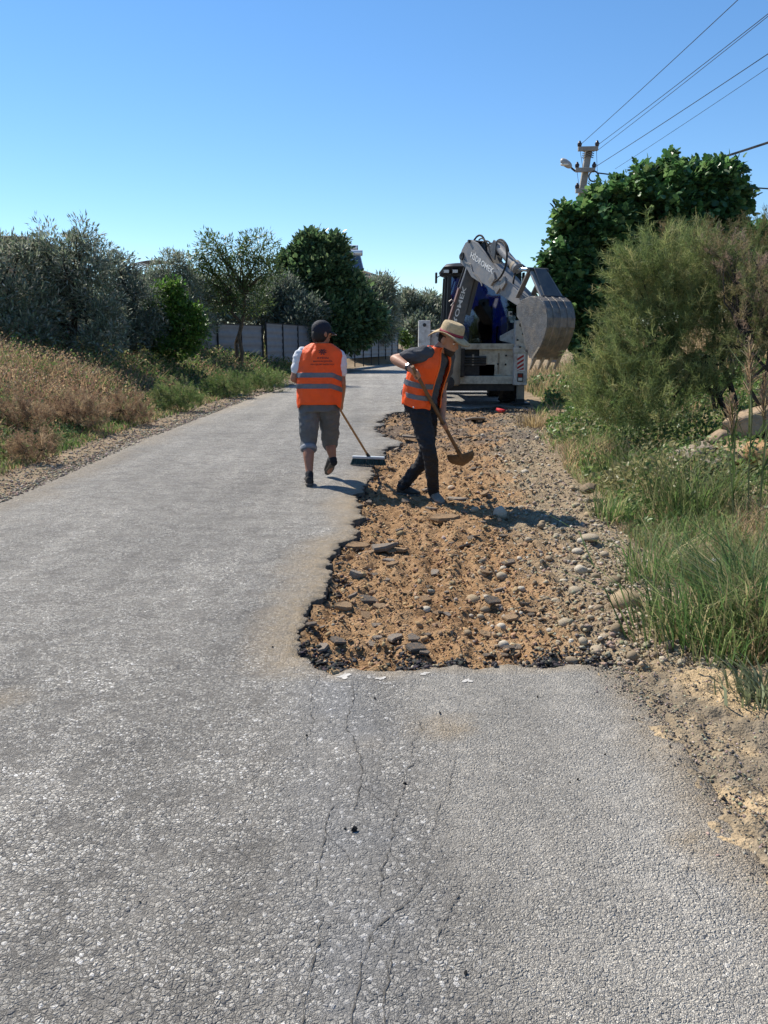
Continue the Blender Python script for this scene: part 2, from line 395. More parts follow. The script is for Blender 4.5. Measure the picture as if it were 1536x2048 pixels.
# edge between dug earth and grass on the right
YV = np.array([-8, 1.4, 2.1, 2.9, 3.7, 5.0, 6.6, 8.5, 11, 14.5, 18, 22, 31, 40, 50, 60, 72, 90, 130.])
XV = np.array([1.4, 1.40, 1.45, 1.55, 1.62, 1.72, 1.85, 2.05, 2.30, 2.72, 3.5, 4.35, 4.6, 5.0, 6.0, 7.3, 9.4, 14, 30])
def xv(y): return np.interp(y, YV, XV)
def HT(x, y):
    """terrain height"""
    x = np.asarray(x, float); y = np.asarray(y, float)
    dl = xl(y) - x; dr = x - xv(y)
    z = np.full(np.broadcast(x, y).shape, -0.22)
    l = np.clip(dl, 0, None)
    zl = -0.012 + .035 * np.clip(l / .9, 0, 1) + np.clip(l - .9, 0, 4.2) * .225 + np.clip(l - 5.1, 0, 8) * .035
    zl = zl + np.clip((y - 28) / 30, 0, 1) * np.clip(l / 2, 0, 1) * .35
    zl = zl + (fbm(x * .6, y * .6, 3) - .47) * .45 * np.clip(l - .8, 0, 1.5) / 1.5 + (vn(x * 9, y * 9, 4) - .5) * .035 * np.clip(l * 4, 0, 1)
    r = np.clip(dr + .35, 0, None)
    zr = -.05 + r * .06 + .040 * np.clip(r - .4, 0, 7.5) ** 2 * np.clip((y - 2) / 5, .35, 1) * np.clip(1.25 - (y - 12) / 60, .25, 1) + (fbm(x * .9, y * .9, 8) - .47) * .35 * np.clip(r - .5, 0, 1.2) + (vn(x * 9, y * 9, 5) - .5) * .03
    z = np.where(dl > -.15, np.where(dl > 0, zl, -0.06 + 0 * zl), z)
    z = np.where(dr > -.35, zr, z)
    far = np.clip((y - 75) / 25, 0, 1)              # past the bend the land closes over the road
    z = np.where((dl <= 0) & (dr < -.35), z * (1 - far) + far * .4, z)
    return z
def spaced(a): return np.array(sorted(set(np.round(np.concatenate(a), 4))))
gx = spaced([np.arange(-13, 13.01, .16), np.arange(-40, -13, 1.2), np.arange(13, 40, 1.2), np.array([-3000, -1200, -500, -250, -150, -100, -70, -50, 50, 70, 100, 150, 250, 500, 1200, 3000.])])
gy = spaced([np.arange(.6, 14, .14), np.arange(14, 34, .3), np.arange(34, 90, 1.), np.array([-400., -120, -40, -15, -6, -3, -1.5, 0, 95, 105, 120, 150, 200, 300, 500, 900, 1800, 4000])])
GX, GY = np.meshgrid(gx, gy)
GZ = HT(GX, GY)
GZ = np.where(np.abs(GX) > 45, np.clip(GZ, .2, 1.6), GZ)
nx, ny = len(gx), len(gy)
idx = np.arange(nx * ny).reshape(ny, nx)
GF = np.stack([idx[:-1, :-1], idx[:-1, 1:], idx[1:, 1:], idx[1:, :-1]], -1).reshape(-1, 4)
ground = mesh_np('ground', np.stack([GX, GY, GZ], -1).reshape(-1, 3), [GF], MT['soil'], smooth=True)
props(ground, kind='structure')
def H1(x, y): return float(HT(np.array([x]), np.array([y]))[0])

def rough_line(pts, lev, amp, seed):
    r = random.Random(seed); pts = [Vector((p[0], p[1])) for p in pts]
    for k in range(lev):
        amp_k = amp * (.45 if k < 2 else 1.0)
        q = [pts[0]]
        for a, b in zip(pts[:-1], pts[1:]):
            d = b - a; n = Vector((-d.y, d.x))
            if d.length > .016: q.append((a + b) / 2 + n * r.uniform(-amp_k, amp_k) + d * r.uniform(-.12, .12))
            q.append(b)
        pts = q
    return pts
PIT_L = [at(*p) for p in [(790, 824), (765, 838), (752, 856), (772, 868), (768, 905), (748, 930), (742, 950), (736, 968), (713, 1000), (706, 1040), (690, 1082), (660, 1122), (646, 1165), (612, 1222), (596, 1262), (600, 1302)]]
PIT_B = [at(*p) for p in [(600, 1302), (636, 1338), (668, 1349), (700, 1335), (760, 1341), (830, 1340), (912, 1328), (950, 1338), (1018, 1327), (1085, 1336), (1140, 1328), (1180, 1330), (1212, 1342), (1240, 1332)]]
NEAR_R = [at(*p) for p in [(1240, 1332), (1262, 1372), (1300, 1402), (1340, 1440), (1372, 1500), (1418, 1560), (1470, 1640), (1536, 1735)]] + [Vector((1.14, 1.4)), Vector((1.18, .6)), Vector((1.2, -3))]
PIT_T = [at(*p) for p in [(1062, 820), (1000, 812), (940, 818), (880, 812), (835, 822), (790, 824)]]
left_edge = rough_line([(float(xl(y)), y) for y in list(np.arange(-3, 30, 1.5)) + list(np.arange(30, 96, 5))], 3, .07, 1)
right_far = rough_line([(float(xv(y)) - .45, y) for y in [95, 85, 75, 65, 58, 50, 42, 36, 30, 26, 22, 19.5]], 2, .05, 2)
pit_top = rough_line(PIT_T, 5, .20, 3); pit_left = rough_line(PIT_L, 6, .24, 4); pit_bot = rough_line(PIT_B, 4, .17, 5); near_r = rough_line(NEAR_R, 4, .16, 6)
outline = [Vector((-4.3, -3.0))] + left_edge[1:] + right_far + pit_top + pit_left[1:] + pit_bot[1:] + near_r[1:]
pit_poly = [(p.x, p.y) for p in pit_left] + [(p.x, p.y) for p in pit_bot[1:]] + [(1.7, 3.3), (1.9, 5), (2.1, 8), (2.5, 11), (3.0, 14.6), (3.3, 17.4)] + [(p.x, p.y) for p in pit_top[:-1]]
def inside(P, poly):
    x = P[:, 0]; y = P[:, 1]; c = np.zeros(len(P), bool); n = len(poly)
    for i in range(n):
        x0, y0 = poly[i]; x1, y1 = poly[(i + 1) % n]
        if y0 == y1: continue
        k = ((y0 > y) != (y1 > y)) & (x < (x1 - x0) * (y - y0) / (y1 - y0) + x0); c ^= k
    return c
def dist_poly(P, line):
    d = np.full(len(P), 1e9)
    for a, b in zip(line[:-1], line[1:]):
        a = np.array([a[0], a[1]]); b = np.array([b[0], b[1]]); ab = b - a; L = (ab ** 2).sum() + 1e-12
        t = np.clip(((P - a) @ ab) / L, 0, 1); q = a + t[:, None] * ab
        d = np.minimum(d, np.hypot(*(P - q).T))
    return d
# inner points of the road sheet
pts = []
for y0, y1, s in ((-2.8, 1.0, .4), (1.0, 9, .09), (9, 18, .2), (18, 40, .6), (40, 94, 2)):
    yy, xx = np.meshgrid(np.arange(y0, y1, s), np.arange(-5, 28, s), indexing='ij')
    p = np.stack([xx.ravel(), yy.ravel()], -1); p = p + RNG.uniform(-.2, .2, p.shape) * s
    p = p[(p[:, 0] > xl(p[:, 1]) - .2) & (p[:, 0] < xv(p[:, 1]))]; pts.append(p)
pts = np.concatenate(pts); out_np = np.array([(p.x, p.y) for p in outline])
pts = pts[inside(pts, [tuple(p) for p in out_np])]
pts = pts[dist_poly(pts, out_np[::3]) > .03]
no = len(outline)
cv = [Vector(p) for p in out_np] + [Vector(p) for p in pts]
rv, re_, rf, *_ = delaunay_2d_cdt(cv, [], [list(range(no))], 1, 1e-5)
RP = np.array([(v.x, v.y) for v in rv])
d_left = dist_poly(RP, [(p.x, p.y) for p in pit_left[::2]]); d_bot = dist_poly(RP, [(p.x, p.y) for p in pit_bot[::2]]); d_nr = dist_poly(RP, [(p.x, p.y) for p in near_r[::3]])
d_le = RP[:, 0] - xl(RP[:, 1])
nz = fbm(RP[:, 0] * 2.2, RP[:, 1] * 2.2, 21)
dust = np.clip(1.15 - d_left / (.10 + .42 * nz), 0, 1) * np.clip((11 - RP[:, 1]) / 3, .3, 1) * .85
dust = np.maximum(dust, np.clip(.55 - d_bot / .10, 0, .5)); dust = np.maximum(dust, np.clip(1.0 - d_nr / (.10 + .32 * nz), 0, 1) * .8)
dust = np.maximum(dust, np.clip(.8 - d_le / (.25 + .9 * nz), 0, 1) * .75)
pc = at(885, 1452); dd = np.hypot((RP[:, 0] - pc.x) / 1.6, RP[:, 1] - pc.y); dust = np.maximum(dust, np.clip(1.1 - dd / (.07 + .05 * nz), 0, 1))
for q, rr in (((15, 1392), .09), ((1400, 1700), .12), ((740, 1480), .03)):
    pc = at(*q); dd = np.hypot(RP[:, 0] - pc.x, RP[:, 1] - pc.y); dust = np.maximum(dust, np.clip(1 - dd / rr, 0, .7))
u = RP[:, 0] - (.02 + (RP[:, 1] - 2) * -.09)        # along the wheel track
dark = np.clip(1 - np.abs(u + .10 + .12 * (nz - .5)) / .30, 0, 1) * np.clip((3.9 - RP[:, 1]) / .6, 0, 1)
beige = np.clip((u - .12 + .2 * (nz - .5)) / .15, 0, 1) * np.clip((4.2 - RP[:, 1]) / .5, 0, 1)
rz = (fbm(RP[:, 0] * .8, RP[:, 1] * .8, 31) - .47) * .02 + np.clip(.10 - d_left, 0, .1) * -.08
rz = np.where(RP[:, 1] > 14, rz * .4, rz)
nv = len(RP)
top = np.c_[RP, rz]; bot = np.c_[RP, rz - .10]
tris = [f for f in rf]
F3 = np.array([f for f in tris if len(f) == 3])
# side walls around the outline
eset = {}
for f in tris:
    for a, b in zip(f, list(f[1:]) + [f[0]]):
        if (b, a) in eset: del eset[(b, a)]
        else: eset[(a, b)] = 1
be = np.array(list(eset.keys()))
side = np.stack([be[:, 0], be[:, 0] + nv, be[:, 1] + nv, be[:, 1]], -1)
mi = np.concatenate([np.zeros(len(F3)), np.ones(len(side))])
road = mesh_np('road', np.concatenate([top, bot]), [F3, side], [MT['asphalt'], MT['cut_edge']], np.tile(np.stack([dust, dark, beige], -1), (2, 1)), mi=mi)
props(road, kind='structure')
def road_z(x, y): return float((fbm(np.array([x * .8]), np.array([y * .8]), 31)[0] - .47) * .02)

# cracks: thin ragged gashes that run along the wheel track
def crack(px_pts, w, seed):
    ln = rough_line([at(*p) for p in px_pts], 5, .16, seed); r = random.Random(seed)
    m = MB(); vs = []
    for i, p in enumerate(ln):
        d = (ln[min(i + 1, len(ln) - 1)] - ln[max(i - 1, 0)]).normalized(); n = Vector((-d.y, d.x))
        ww = w * .8 * r.choice((.15, .3, .5, .8, 1.3)) * (.3 if i in (0, len(ln) - 1) else 1); z = road_z(p.x, p.y) + .0028
        vs += [Vector((*(p + n * ww), z)), Vector((*(p - n * ww), z))]
    m.add(vs, [(2 * i, 2 * i + 1, 2 * i + 3, 2 * i + 2) for i in range(len(ln) - 1)])
    return m.build('crack', MT['crack'], road, fixn=False)
crack([(638, 1350), (625, 1420), (612, 1490)], .0022, 1); crack([(700, 1350), (694, 1430), (712, 1500), (722, 1570), (708, 1620)], .0022, 2)
crack([(668, 1610), (650, 1660), (640, 1720), (628, 1775)], .0024, 3); crack([(645, 1830), (632, 1900), (618, 1970), (606, 2045)], .0028, 4)
crack([(838, 1440), (812, 1540), (792, 1620), (780, 1700), (760, 1790)], .0026, 5); crack([(860, 1740), (830, 1790), (780, 1830), (740, 1870), (720, 1950), (705, 2048)], .0024, 6)
crack([(930, 1770), (905, 1810), (880, 1860), (870, 1890)], .0026, 7); crack([(795, 1870), (780, 1940), (772, 2048)], .0028, 8)
crack([(722, 1570), (760, 1600), (790, 1625)], .0014, 11); crack([(650, 1660), (690, 1700), (705, 1745)], .0013, 12); crack([(780, 1700), (815, 1740), (840, 1780)], .0014, 13); crack([(740, 1870), (770, 1900), (776, 1950)], .0014, 14); crack([(530, 1420), (500, 1560), (470, 1700)], .0012, 15); crack([(1010, 1400), (1000, 1500), (1030, 1600)], .0010, 16)
crack([(908, 1520), (900, 1580), (870, 1650), (850, 1700)], .0018, 9); crack([(1380, 1690), (1370, 1760), (1400, 1800)], .0018, 10)

# white chips where the breaker bit into the edge
for i, (q, rx, ry) in enumerate((((688, 1352), .055, .035), ((762, 1356), .03, .03), ((848, 1346), .035, .022), ((935, 1360), .028, .04))):
    c0 = at(*q)
    n = 44; r = random.Random(i); ph = [r.uniform(0, 6.3) for _ in range(5)]; vs = []
    for k in range(n):
        a = 2 * math.pi * k / n; q = .55 + .22 * math.sin(2 * a + ph[0]) + .16 * math.sin(3 * a + ph[1]) + .12 * math.sin(5 * a + ph[2]) + r.uniform(-.09, .09)
        vs.append(Vector((c0.x + rx * q * math.cos(a), c0.y + ry * q * math.sin(a), road_z(c0.x, c0.y) + .003)))
    MB().add(vs, [tuple(range(n))]).build('lime_mark', MT['lime'], road, fixn=False)

# the dug-up strip
px_ = np.arange(-.75, 3.75, .019); py_ = spaced([np.arange(3.05, 8.5, .019), np.arange(8.5, 18.6, .034)])
EX, EY = np.meshgrid(px_, py_)
P2 = np.stack([EX.ravel(), EY.ravel()], -1)
ins = inside(P2, pit_poly)
dl_ = dist_poly(P2, [(p.x, p.y) for p in pit_left[::2]]); db_ = dist_poly(P2, [(p.x, p.y) for p in pit_bot[::2]]); dt_ = dist_poly(P2, [(p.x, p.y) for p in pit_top[::2]])
X, Y = P2[:, 0], P2[:, 1]
def clod(x, y, s): return np.abs(vn(x, y, s) - vn(x + 7.3, y * .97 + 3.1, s + 1)) 
furrow = (X - (Y - 4) * .05)
ez = -.060 + .04 * (fbm(X * 2.1, Y * 1.3, 41) - .47) * 2 + .016 * np.sin(furrow * 2 * math.pi / .21 + 3 * vn(X * 1.5, Y * .8, 5)) * (.3 + .9 * vn(X * 2, Y * 1.2, 15)) * np.clip((8 - Y) / 2, .25, 1)
ez = ez + .055 * clod(X * 8, Y * 6, 42) + .045 * clod(X * 21, Y * 18, 43) + .022 * clod(X * 44, Y * 40, 44) - .02
ez = ez + .05 * np.exp(-((X - .75) / .5) ** 2 - ((Y - 6.6) / .45) ** 2) + .06 * np.clip((X - (xv(Y) - .9)) / .9, 0, 1)
ez = np.minimum(ez, -.012 + .03 * np.clip(dl_ - .03, 0, 1) + .1 * np.clip(X - .8, 0, 1))
ez = ez + np.exp(-db_ / .09) * .02
te = HT(X, Y); rb = np.clip((X - (xv(Y) - .30)) / .55, 0, 1)
ez = ez * (1 - rb) + (te + .03 * clod(X * 12, Y * 10, 46) - .02) * rb - .08 * np.clip((X - xv(Y) - .45) / .3, 0, 1)
ez = np.where(ins | (X > xv(Y) - .6), ez, -.16)
ez = np.where((~ins) & (Y < 3.5) & (X > 1.0), -.055 + .03 * clod(X * 10, Y * 10, 47), ez)
def pitz(x, y):
    i = np.clip(np.searchsorted(px_, x), 0, len(px_) - 1); j = np.clip(np.searchsorted(py_, y), 0, len(py_) - 1)
    return EZ[j, i]
EZ = ez.reshape(EX.shape)
n1 = fbm(X * 3, Y * 3, 51); n2 = vn(X * 30, Y * 30, 52)
tan = np.array([.265, .155, .076]); tan2 = np.array([.36, .232, .128]); gry = np.array([.28, .215, .14]); blk = np.array([.055, .048, .044]); brn = np.array([.13, .068, .032])
c = tan[None] * (1 - n2[:, None]) + tan2[None] * n2[:, None]
w_ = np.clip((n1 - .50) * 5, 0, 1)[:, None]; c = c * (1 - w_ * .55) + brn * w_ * .55
w_ = np.clip((X - (xv(Y) - .85) + (n1 - .47) * .8) / .4, 0, 1)[:, None]; c = c * (1 - w_) + gry * (.8 + .4 * n2[:, None]) * w_
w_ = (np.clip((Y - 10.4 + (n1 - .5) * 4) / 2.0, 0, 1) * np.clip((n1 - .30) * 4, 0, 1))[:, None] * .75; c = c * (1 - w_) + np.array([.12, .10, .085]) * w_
w_ = (np.clip(1 - db_ / .22, 0, 1) * np.clip((fbm(X * 4, Y * 4, 57) - .46) * 9, 0, 1) * np.clip((X - .1) / .3, .2, 1))[:, None]; c = c * (1 - w_ * .85) + blk * w_ * .85
w_ = np.clip(1 - dl_ / .05, 0, 1)[:, None] * .7; c = c * (1 - w_) + np.array([.10, .08, .06]) * w_
w_ = np.clip((3.45 - Y) / .15, 0, 1)[:, None]; c = c * (1 - w_) + np.array([.50, .37, .215]) * w_
ex_n, ey_n = len(px_), len(py_); id2 = np.arange(ex_n * ey_n).reshape(ey_n, ex_n)
keep = (ez > -.155).reshape(EX.shape)
kf = keep[:-1, :-1] | keep[1:, :-1] | keep[:-1, 1:] | keep[1:, 1:]
EF = np.stack([id2[:-1, :-1], id2[:-1, 1:], id2[1:, 1:], id2[1:, :-1]], -1)[kf]
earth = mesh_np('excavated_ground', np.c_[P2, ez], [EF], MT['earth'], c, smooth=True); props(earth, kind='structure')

# bare sandy verge beside the near road, bottom right
sx = np.arange(.80, 2.4, .0125); sy = np.arange(.3, 3.6, .0125); SX, SY = np.meshgrid(sx, sy)
szz = np.maximum(HT(SX, SY) + .035, -.035) + .012 * clod(SX * 12, SY * 12, 61) + .008 * clod(SX * 30, SY * 30, 62) - .012
nr_ = np.interp(SY, [-3, .6, 1.4] + [p[1] for p in reversed([q for q in NEAR_R if q[1] > 1.45])], [1.2, 1.18, 1.14] + [p[0] for p in reversed([q for q in NEAR_R if q[1] > 1.45])])
szz = .010 - .030 * np.clip((nr_ + .06 - SX) / .20, 0, 3) + .045 * (fbm(SX * 6, SY * 6, 66) - .5) + .05 * (fbm(SX * 22, SY * 22, 68) - .5) + .016 * clod(SX * 16, SY * 16, 61) + .006 * clod(SX * 40, SY * 40, 62) - .004 + np.clip(SX - 1.5, 0, 1) * .1
szz = szz - .12 * np.clip((SX - 2.0) / .4, 0, 1) - .1 * np.clip((SY - 3.35) / .2, 0, 1)
k_ = np.clip((fbm(SX * 4, SY * 4, 67) - .36) * 5, 0, 1)[..., None]; sc_ = (np.array([.44, .325, .195])[None, None] * k_ + np.array([.23, .185, .13]) * (1 - k_)) * (.7 + .6 * fbm(SX * 14, SY * 14, 63))[..., None]
w_ = np.clip((SX - 1.62 - .3 * (fbm(SX * 3, SY * 3, 64) - .5)) / .25, 0, 1)[..., None]; sc_ = sc_ * (1 - w_ * .4) + np.array([.25, .19, .11]) * w_ * .4
sid = np.arange(SX.size).reshape(SX.shape)
sand = mesh_np('sandy_verge', np.stack([SX, SY, szz], -1).reshape(-1, 3), [np.stack([sid[:-1, :-1], sid[:-1, 1:], sid[1:, 1:], sid[1:, :-1]], -1).reshape(-1, 4)], MT['earth'], sc_.reshape(-1, 3), smooth=True)
props(sand, kind='structure')
def surf(x, y):
    """height of whatever ground lies at x, y"""
    if x > xl(y) and inside(np.array([[x, y]]), [tuple(p) for p in out_np])[0]: return road_z(x, y)
    if -.7 < x < 3.7 and 3.1 < y < 18.5 and x < xv(y) + .5: return float(pitz(x, y))
    if y < 3.5 and 1.05 < x < 2.0: return float(szz[min(int((y - .3) / .0125), len(sy) - 1), min(int((x - .80) / .0125), len(sx) - 1)])
    return H1(x, y)
# distant hills
m = MB(); hv = []; r = random.Random(3)
hx = np.linspace(-5200, 5200, 60); hh = 20 + 330 * fbm(hx / 500 + 9, hx * 0, 71) * np.exp(-((hx - 1150) / 650) ** 2)
for x_, h_ in zip(hx, hh): hv += [Vector((x_, 5200, -5)), Vector((x_, 5800, h_)), Vector((x_, 7600, -5))]
fs = []
for i in range(len(hx) - 1): fs += [(3 * i, 3 * i + 3, 3 * i + 4, 3 * i + 1), (3 * i + 1, 3 * i + 4, 3 * i + 5, 3 * i + 2)]
props(m.add(hv, fs).build('hills', MT['hill'], smooth=True), kind='structure')
# ------------------------------------------------------------------ foliage tools
def frames(D, roll):
    """rotation matrices (n,3,3) whose y column is D and whose z column is turned by roll"""
    D = D / np.linalg.norm(D, axis=1, keepdims=True)
    ref = np.where(np.abs(D[:, 2:3]) > .95, np.array([[1., 0, 0]]), np.array([[0., 0, 1]]))
    X_ = np.cross(D, ref); X_ /= np.linalg.norm(X_, axis=1, keepdims=True); Z_ = np.cross(X_, D)
    cx, sx = np.cos(roll)[:, None], np.sin(roll)[:, None]
    return np.stack([X_ * cx + Z_ * sx, D, -X_ * sx + Z_ * cx], -1)
def instance(bv, bfs, R, S, L, cols):
    """tile base shape; S (n,) or (n,3)"""
    n = len(L); k = len(bv); bv = np.asarray(bv, float)
    S = np.asarray(S, float); S = np.repeat(S[:, None], 3, 1) if S.ndim == 1 else S
    V = np.einsum('nij,nkj->nki', R, bv[None] * S[:, None, :]) + L[:, None, :]
    off = (np.arange(n) * k)[:, None, None]
    Fs = [(np.asarray(f)[None] + off).reshape(-1, np.asarray(f).shape[1]) for f in bfs]
    return V.reshape(-1, 3), Fs, np.repeat(cols, k, 0)
def merge(parts):
    V = []; C = []; Fd = {}; o = 0
    for v, fs, c in parts:
        V.append(v); C.append(c)
        for f in fs: Fd.setdefault(f.shape[1], []).append(f + o)
        o += len(v)
    return np.concatenate(V), [np.concatenate(f) for f in Fd.values()], np.concatenate(C)
LEAF_NARROW = ([(0, 0, 0), (.13, .5, .04), (0, 1, 0), (-.13, .5, .04)], [[(0, 1, 2, 3)]])
LEAF_BROAD = ([(0, 0, 0), (.27, .3, .06), (.24, .65, .05), (0, 1, -.05), (-.24, .65, .05), (-.27, .3, .06)], [[(0, 1, 2, 3), (0, 3, 4, 5)]])
LEAF_FIG = ([(0, 0, 0), (.36, .02, -.03), (.50, .38, -.10), (.27, .42, .02), (.32, .78, -.06), (0, 1.02, -.12), (-.32, .78, -.06), (-.27, .42, .02), (-.50, .38, -.10), (-.36, .02, -.03)],
            [[(0, 1, 2, 3, 4, 5), (0, 5, 6, 7, 8, 9)]])
NEEDLE = ([(-.02, 0, 0), (.02, 0, 0), (.012, 1, .03), (-.012, 1, .03)], [[(0, 1, 2, 3)]])
def jit(base, n, amt, rng):
    return np.clip(np.asarray(base)[None] * (1 + rng.uniform(-amt, amt, (n, 1))) * (1 + rng.uniform(-amt * .35, amt * .35, (n, 3))), .004, .95)
def crown_pts(blobs, per_m2, rng, inner=.45):
    """clump centres spread through ellipsoids (weighted to the shell)"""
    C = []; O = []
    for c, r in blobs:
        c = np.array(c); r = np.array(r); A = 4 * math.pi * ((r[0] * r[1]) ** 1.6 / 3 + (r[0] * r[2]) ** 1.6 / 3 + (r[1] * r[2]) ** 1.6 / 3) ** (1 / 1.6)
        n = max(5, int(A * per_m2 * 1.75)); d = rng.normal(size=(n, 3)); d /= np.linalg.norm(d, axis=1, keepdims=True)
        f = rng.uniform(inner ** 3, 1.0, n) ** (1 / 3); f = f * (1 + .34 * (rng.random(n) - .48))
        C.append(c + d * r * f[:, None]); O.append(d)
    return np.concatenate(C), np.concatenate(O)
def leaves(C, O, per, cr, leaf, ls, cols, rng, up=.3, droop=0, tip=.25, flat=.8, hl=None):
    """per leaves around every clump centre"""
    n = len(C) * per
    ci = np.repeat(np.arange(len(C)), per)
    off = rng.normal(size=(n, 3)); off /= np.linalg.norm(off, axis=1, keepdims=True); off *= (rng.random(n) ** .5)[:, None]
    crs = (cr * rng.uniform(.6, 1.35, len(C)))[ci][:, None]
    L = C[ci] + off * crs * np.array([1, 1, flat])
    D = off * .9 + O[ci] * .5 + rng.normal(size=(n, 3)) * .45 + np.array([0, 0, up - droop])
    R = frames(D, rng.uniform(-1.0, 1.0, n) + np.where(rng.random(n) < .5, 0, math.pi) * 0)
    S = ls * 1.15 * rng.uniform(.42, 1.4, n)
    k = rng.integers(0, len(cols), len(C)); base = np.asarray(cols)[k][ci]
    mixk = rng.random(n) < tip; base[mixk] = np.asarray(cols)[rng.integers(0, len(cols), mixk.sum())]
    cc = np.clip(base * rng.uniform(.7, 1.3, (n, 1)) * rng.uniform(.9, 1.1, (n, 3)), .004, .9)
    return instance(leaf[0], [np.array(f) for f in leaf[1]], R, S, L, cc)
def limb_tubes(m, base, forks, targets, r0, rng, wig=.12, sides=7):
    """trunk to forks, forks to targets"""
    base = Vector(base)
    def path(a, b, ra, rb, k=5):
        a = Vector(a); b = Vector(b); L = (b - a).length; pts = []
        for i in range(k + 1):
            t = i / k; p = a.lerp(b, t) + Vector((0, 0, math.sin(t * math.pi) * L * .06))
            if 0 < i < k: p += Vector(rng.normal(size=3) * L * wig * .35)
            pts.append(p)
        m.tube(pts, [ra + (rb - ra) * i / k for i in range(k + 1)], sides)
    fk = [Vector(f) for f in forks]
    for f in fk: path(base, f, r0 * (1 if len(fk) == 1 else .78), r0 * .55)
    for t in targets:
        t = Vector(t); f = min(fk, key=lambda q: (q - t).length); path(f, t, r0 * .34, r0 * .07, 5)
def tree(name, label, base, forks, blobs, r0, per_m2, per, cr, leaf, ls, cols, seed, lm='leaf', bm='bark', group=None, ntw=22, cat='tree', up=.3, droop=0, inner=.45, flat=.8, tip=.25):
    rng = np.random.default_rng(seed)
    t = empty(name, base, label, cat, group)
    C, O = crown_pts(blobs, per_m2, rng, inner)
    m = MB(); sel = rng.choice(len(C), min(ntw, len(C)), replace=False)
    limb_tubes(m, Vector(base) - Vector((0, 0, .1)), forks, [Vector(c) for c, r in blobs] + [Vector(C[i]) for i in sel], r0, rng)
    m.build('trunk', MT[bm], t, smooth=True, fixn=False)
    v, f, c = leaves(C, O, per, cr, leaf, ls, cols, rng, up, droop, tip, flat)
    mesh_np('crown', v, f, MT[lm], c, t)
    return t
def B(px, py, Y, rx, ry, rd=None):
    """a crown lobe seen at px, py: radii in photo pixels across and up, depth in metres"""
    return (W(px, py, Y), (M_(rx, Y), rd if rd else M_(rx, Y) * .9, M_(ry, Y)))
def G(px, Y):        # ground point under a column of the photograph
    p = W(px, 690, Y); return Vector((p.x, p.y, H1(p.x, p.y)))
def blades(P, h, w, colr, rng, bend=.5, az=None, spread=1.0):
    n = len(P); az = rng.uniform(0, 2 * math.pi, n) if az is None else az
    d = np.stack([np.cos(az), np.sin(az), 0 * az], -1); s = np.stack([-np.sin(az), np.cos(az), 0 * az], -1)
    tw = rng.uniform(-1.2, 1.2, n); s = s * np.cos(tw)[:, None] + d * np.sin(tw)[:, None]
    b = bend * rng.uniform(.15, 1.0, n) * h
    z = np.array([0, 0, 1.])
    P1 = P + z * (h * .55)[:, None] + d * (b * .28)[:, None]; Pt = P + z * (h * (1 - .25 * bend * rng.random(n)))[:, None] + d * b[:, None]
    hw = (w * .5)[:, None]
    V = np.stack([P - s * hw, P + s * hw, P1 + s * hw * .8, P1 - s * hw * .8, Pt], 1).reshape(-1, 3)
    o = (np.arange(n) * 5)[:, None]
    return V, [o + np.array([[0, 1, 2, 3]]), o + np.array([[3, 2, 4]])], np.repeat(colr, 5, 0)

OLIVE = [(.20, .235, .165), (.26, .29, .21), (.15, .185, .12), (.34, .365, .285)]
OLIVE_D = [(.13, .16, .12), (.17, .20, .15), (.10, .13, .095), (.23, .26, .21)]
# ------------------------------------------------------------------ trees across the road, left
tree('olive_tree', 'dark olive tree cut off by the left edge of the photo', G(-10, 20.5), [W(-20, 650, 20.5)], [B(5, 565, 20.5, 85, 80), B(-60, 540, 20.8, 70, 70), B(60, 620, 20.3, 60, 65), B(20, 650, 20.2, 70, 45), B(-50, 640, 20.4, 70, 50), B(50, 668, 20.0, 60, 32), B(0, 500, 20.7, 40, 30)], .16, 10, 22, .26, LEAF_NARROW, .125, OLIVE, 1, 'leaf_dull', 'bark_dark', 'olive trees beside the road')
tree('olive_tree', 'tall grey green olive tree with twin dark trunk in the weeds', G(140, 21.2), [W(122, 640, 21.2), W(152, 620, 21.3)], [B(95, 525, 21.2, 55, 55), B(165, 530, 21.0, 60, 60), B(115, 590, 21.3, 55, 55), B(195, 590, 21.0, 50, 60), B(92, 476, 21.2, 17, 32), B(60, 500, 21.2, 22, 22), B(168, 478, 21.2, 22, 34), B(150, 505, 21.2, 30, 24), B(85, 640, 20.9, 42, 40), B(205, 640, 20.8, 40, 40), B(75, 672, 20.6, 46, 34), B(215, 676, 20.5, 40, 30), B(165, 680, 20.5, 34, 22), B(170, 625, 21.6, 40, 40)], .15, 10, 22, .24, LEAF_NARROW, .12, OLIVE, 2, 'leaf_dull', 'bark_dark', 'olive trees beside the road', ntw=40)
tree('olive_tree', 'middle olive tree leaning behind the bright green bush', G(262, 24.0), [W(262, 640, 24.0)], [B(235, 570, 24.0, 45, 55), B(275, 610, 23.8, 45, 55), B(238, 530, 24.1, 28, 26), B(215, 640, 23.7, 40, 40), B(290, 660, 23.6, 40, 30), B(250, 680, 23.3, 50, 30), B(225, 600, 24.0, 40, 40)], .13, 11, 22, .24, LEAF_NARROW, .12, OLIVE_D, 3, 'leaf_dull', 'bark_dark', 'olive trees beside the road')
tree('olive_tree', 'pointed olive tree under the bare greenhouse hoops', G(340, 30.0), [W(342, 640, 30.0)], [B(345, 545, 30.0, 36, 38), B(315, 580, 30.0, 36, 40), B(375, 590, 30.0, 40, 40), B(340, 630, 29.6, 60, 40), B(300, 640, 29.6, 40, 40), B(390, 650, 29.6, 40, 34), B(330, 668, 29.5, 60, 24)], .14, 14, 22, .26, LEAF_NARROW, .13, OLIVE, 4, 'leaf_dull', 'bark_dark', 'olive trees beside the road')
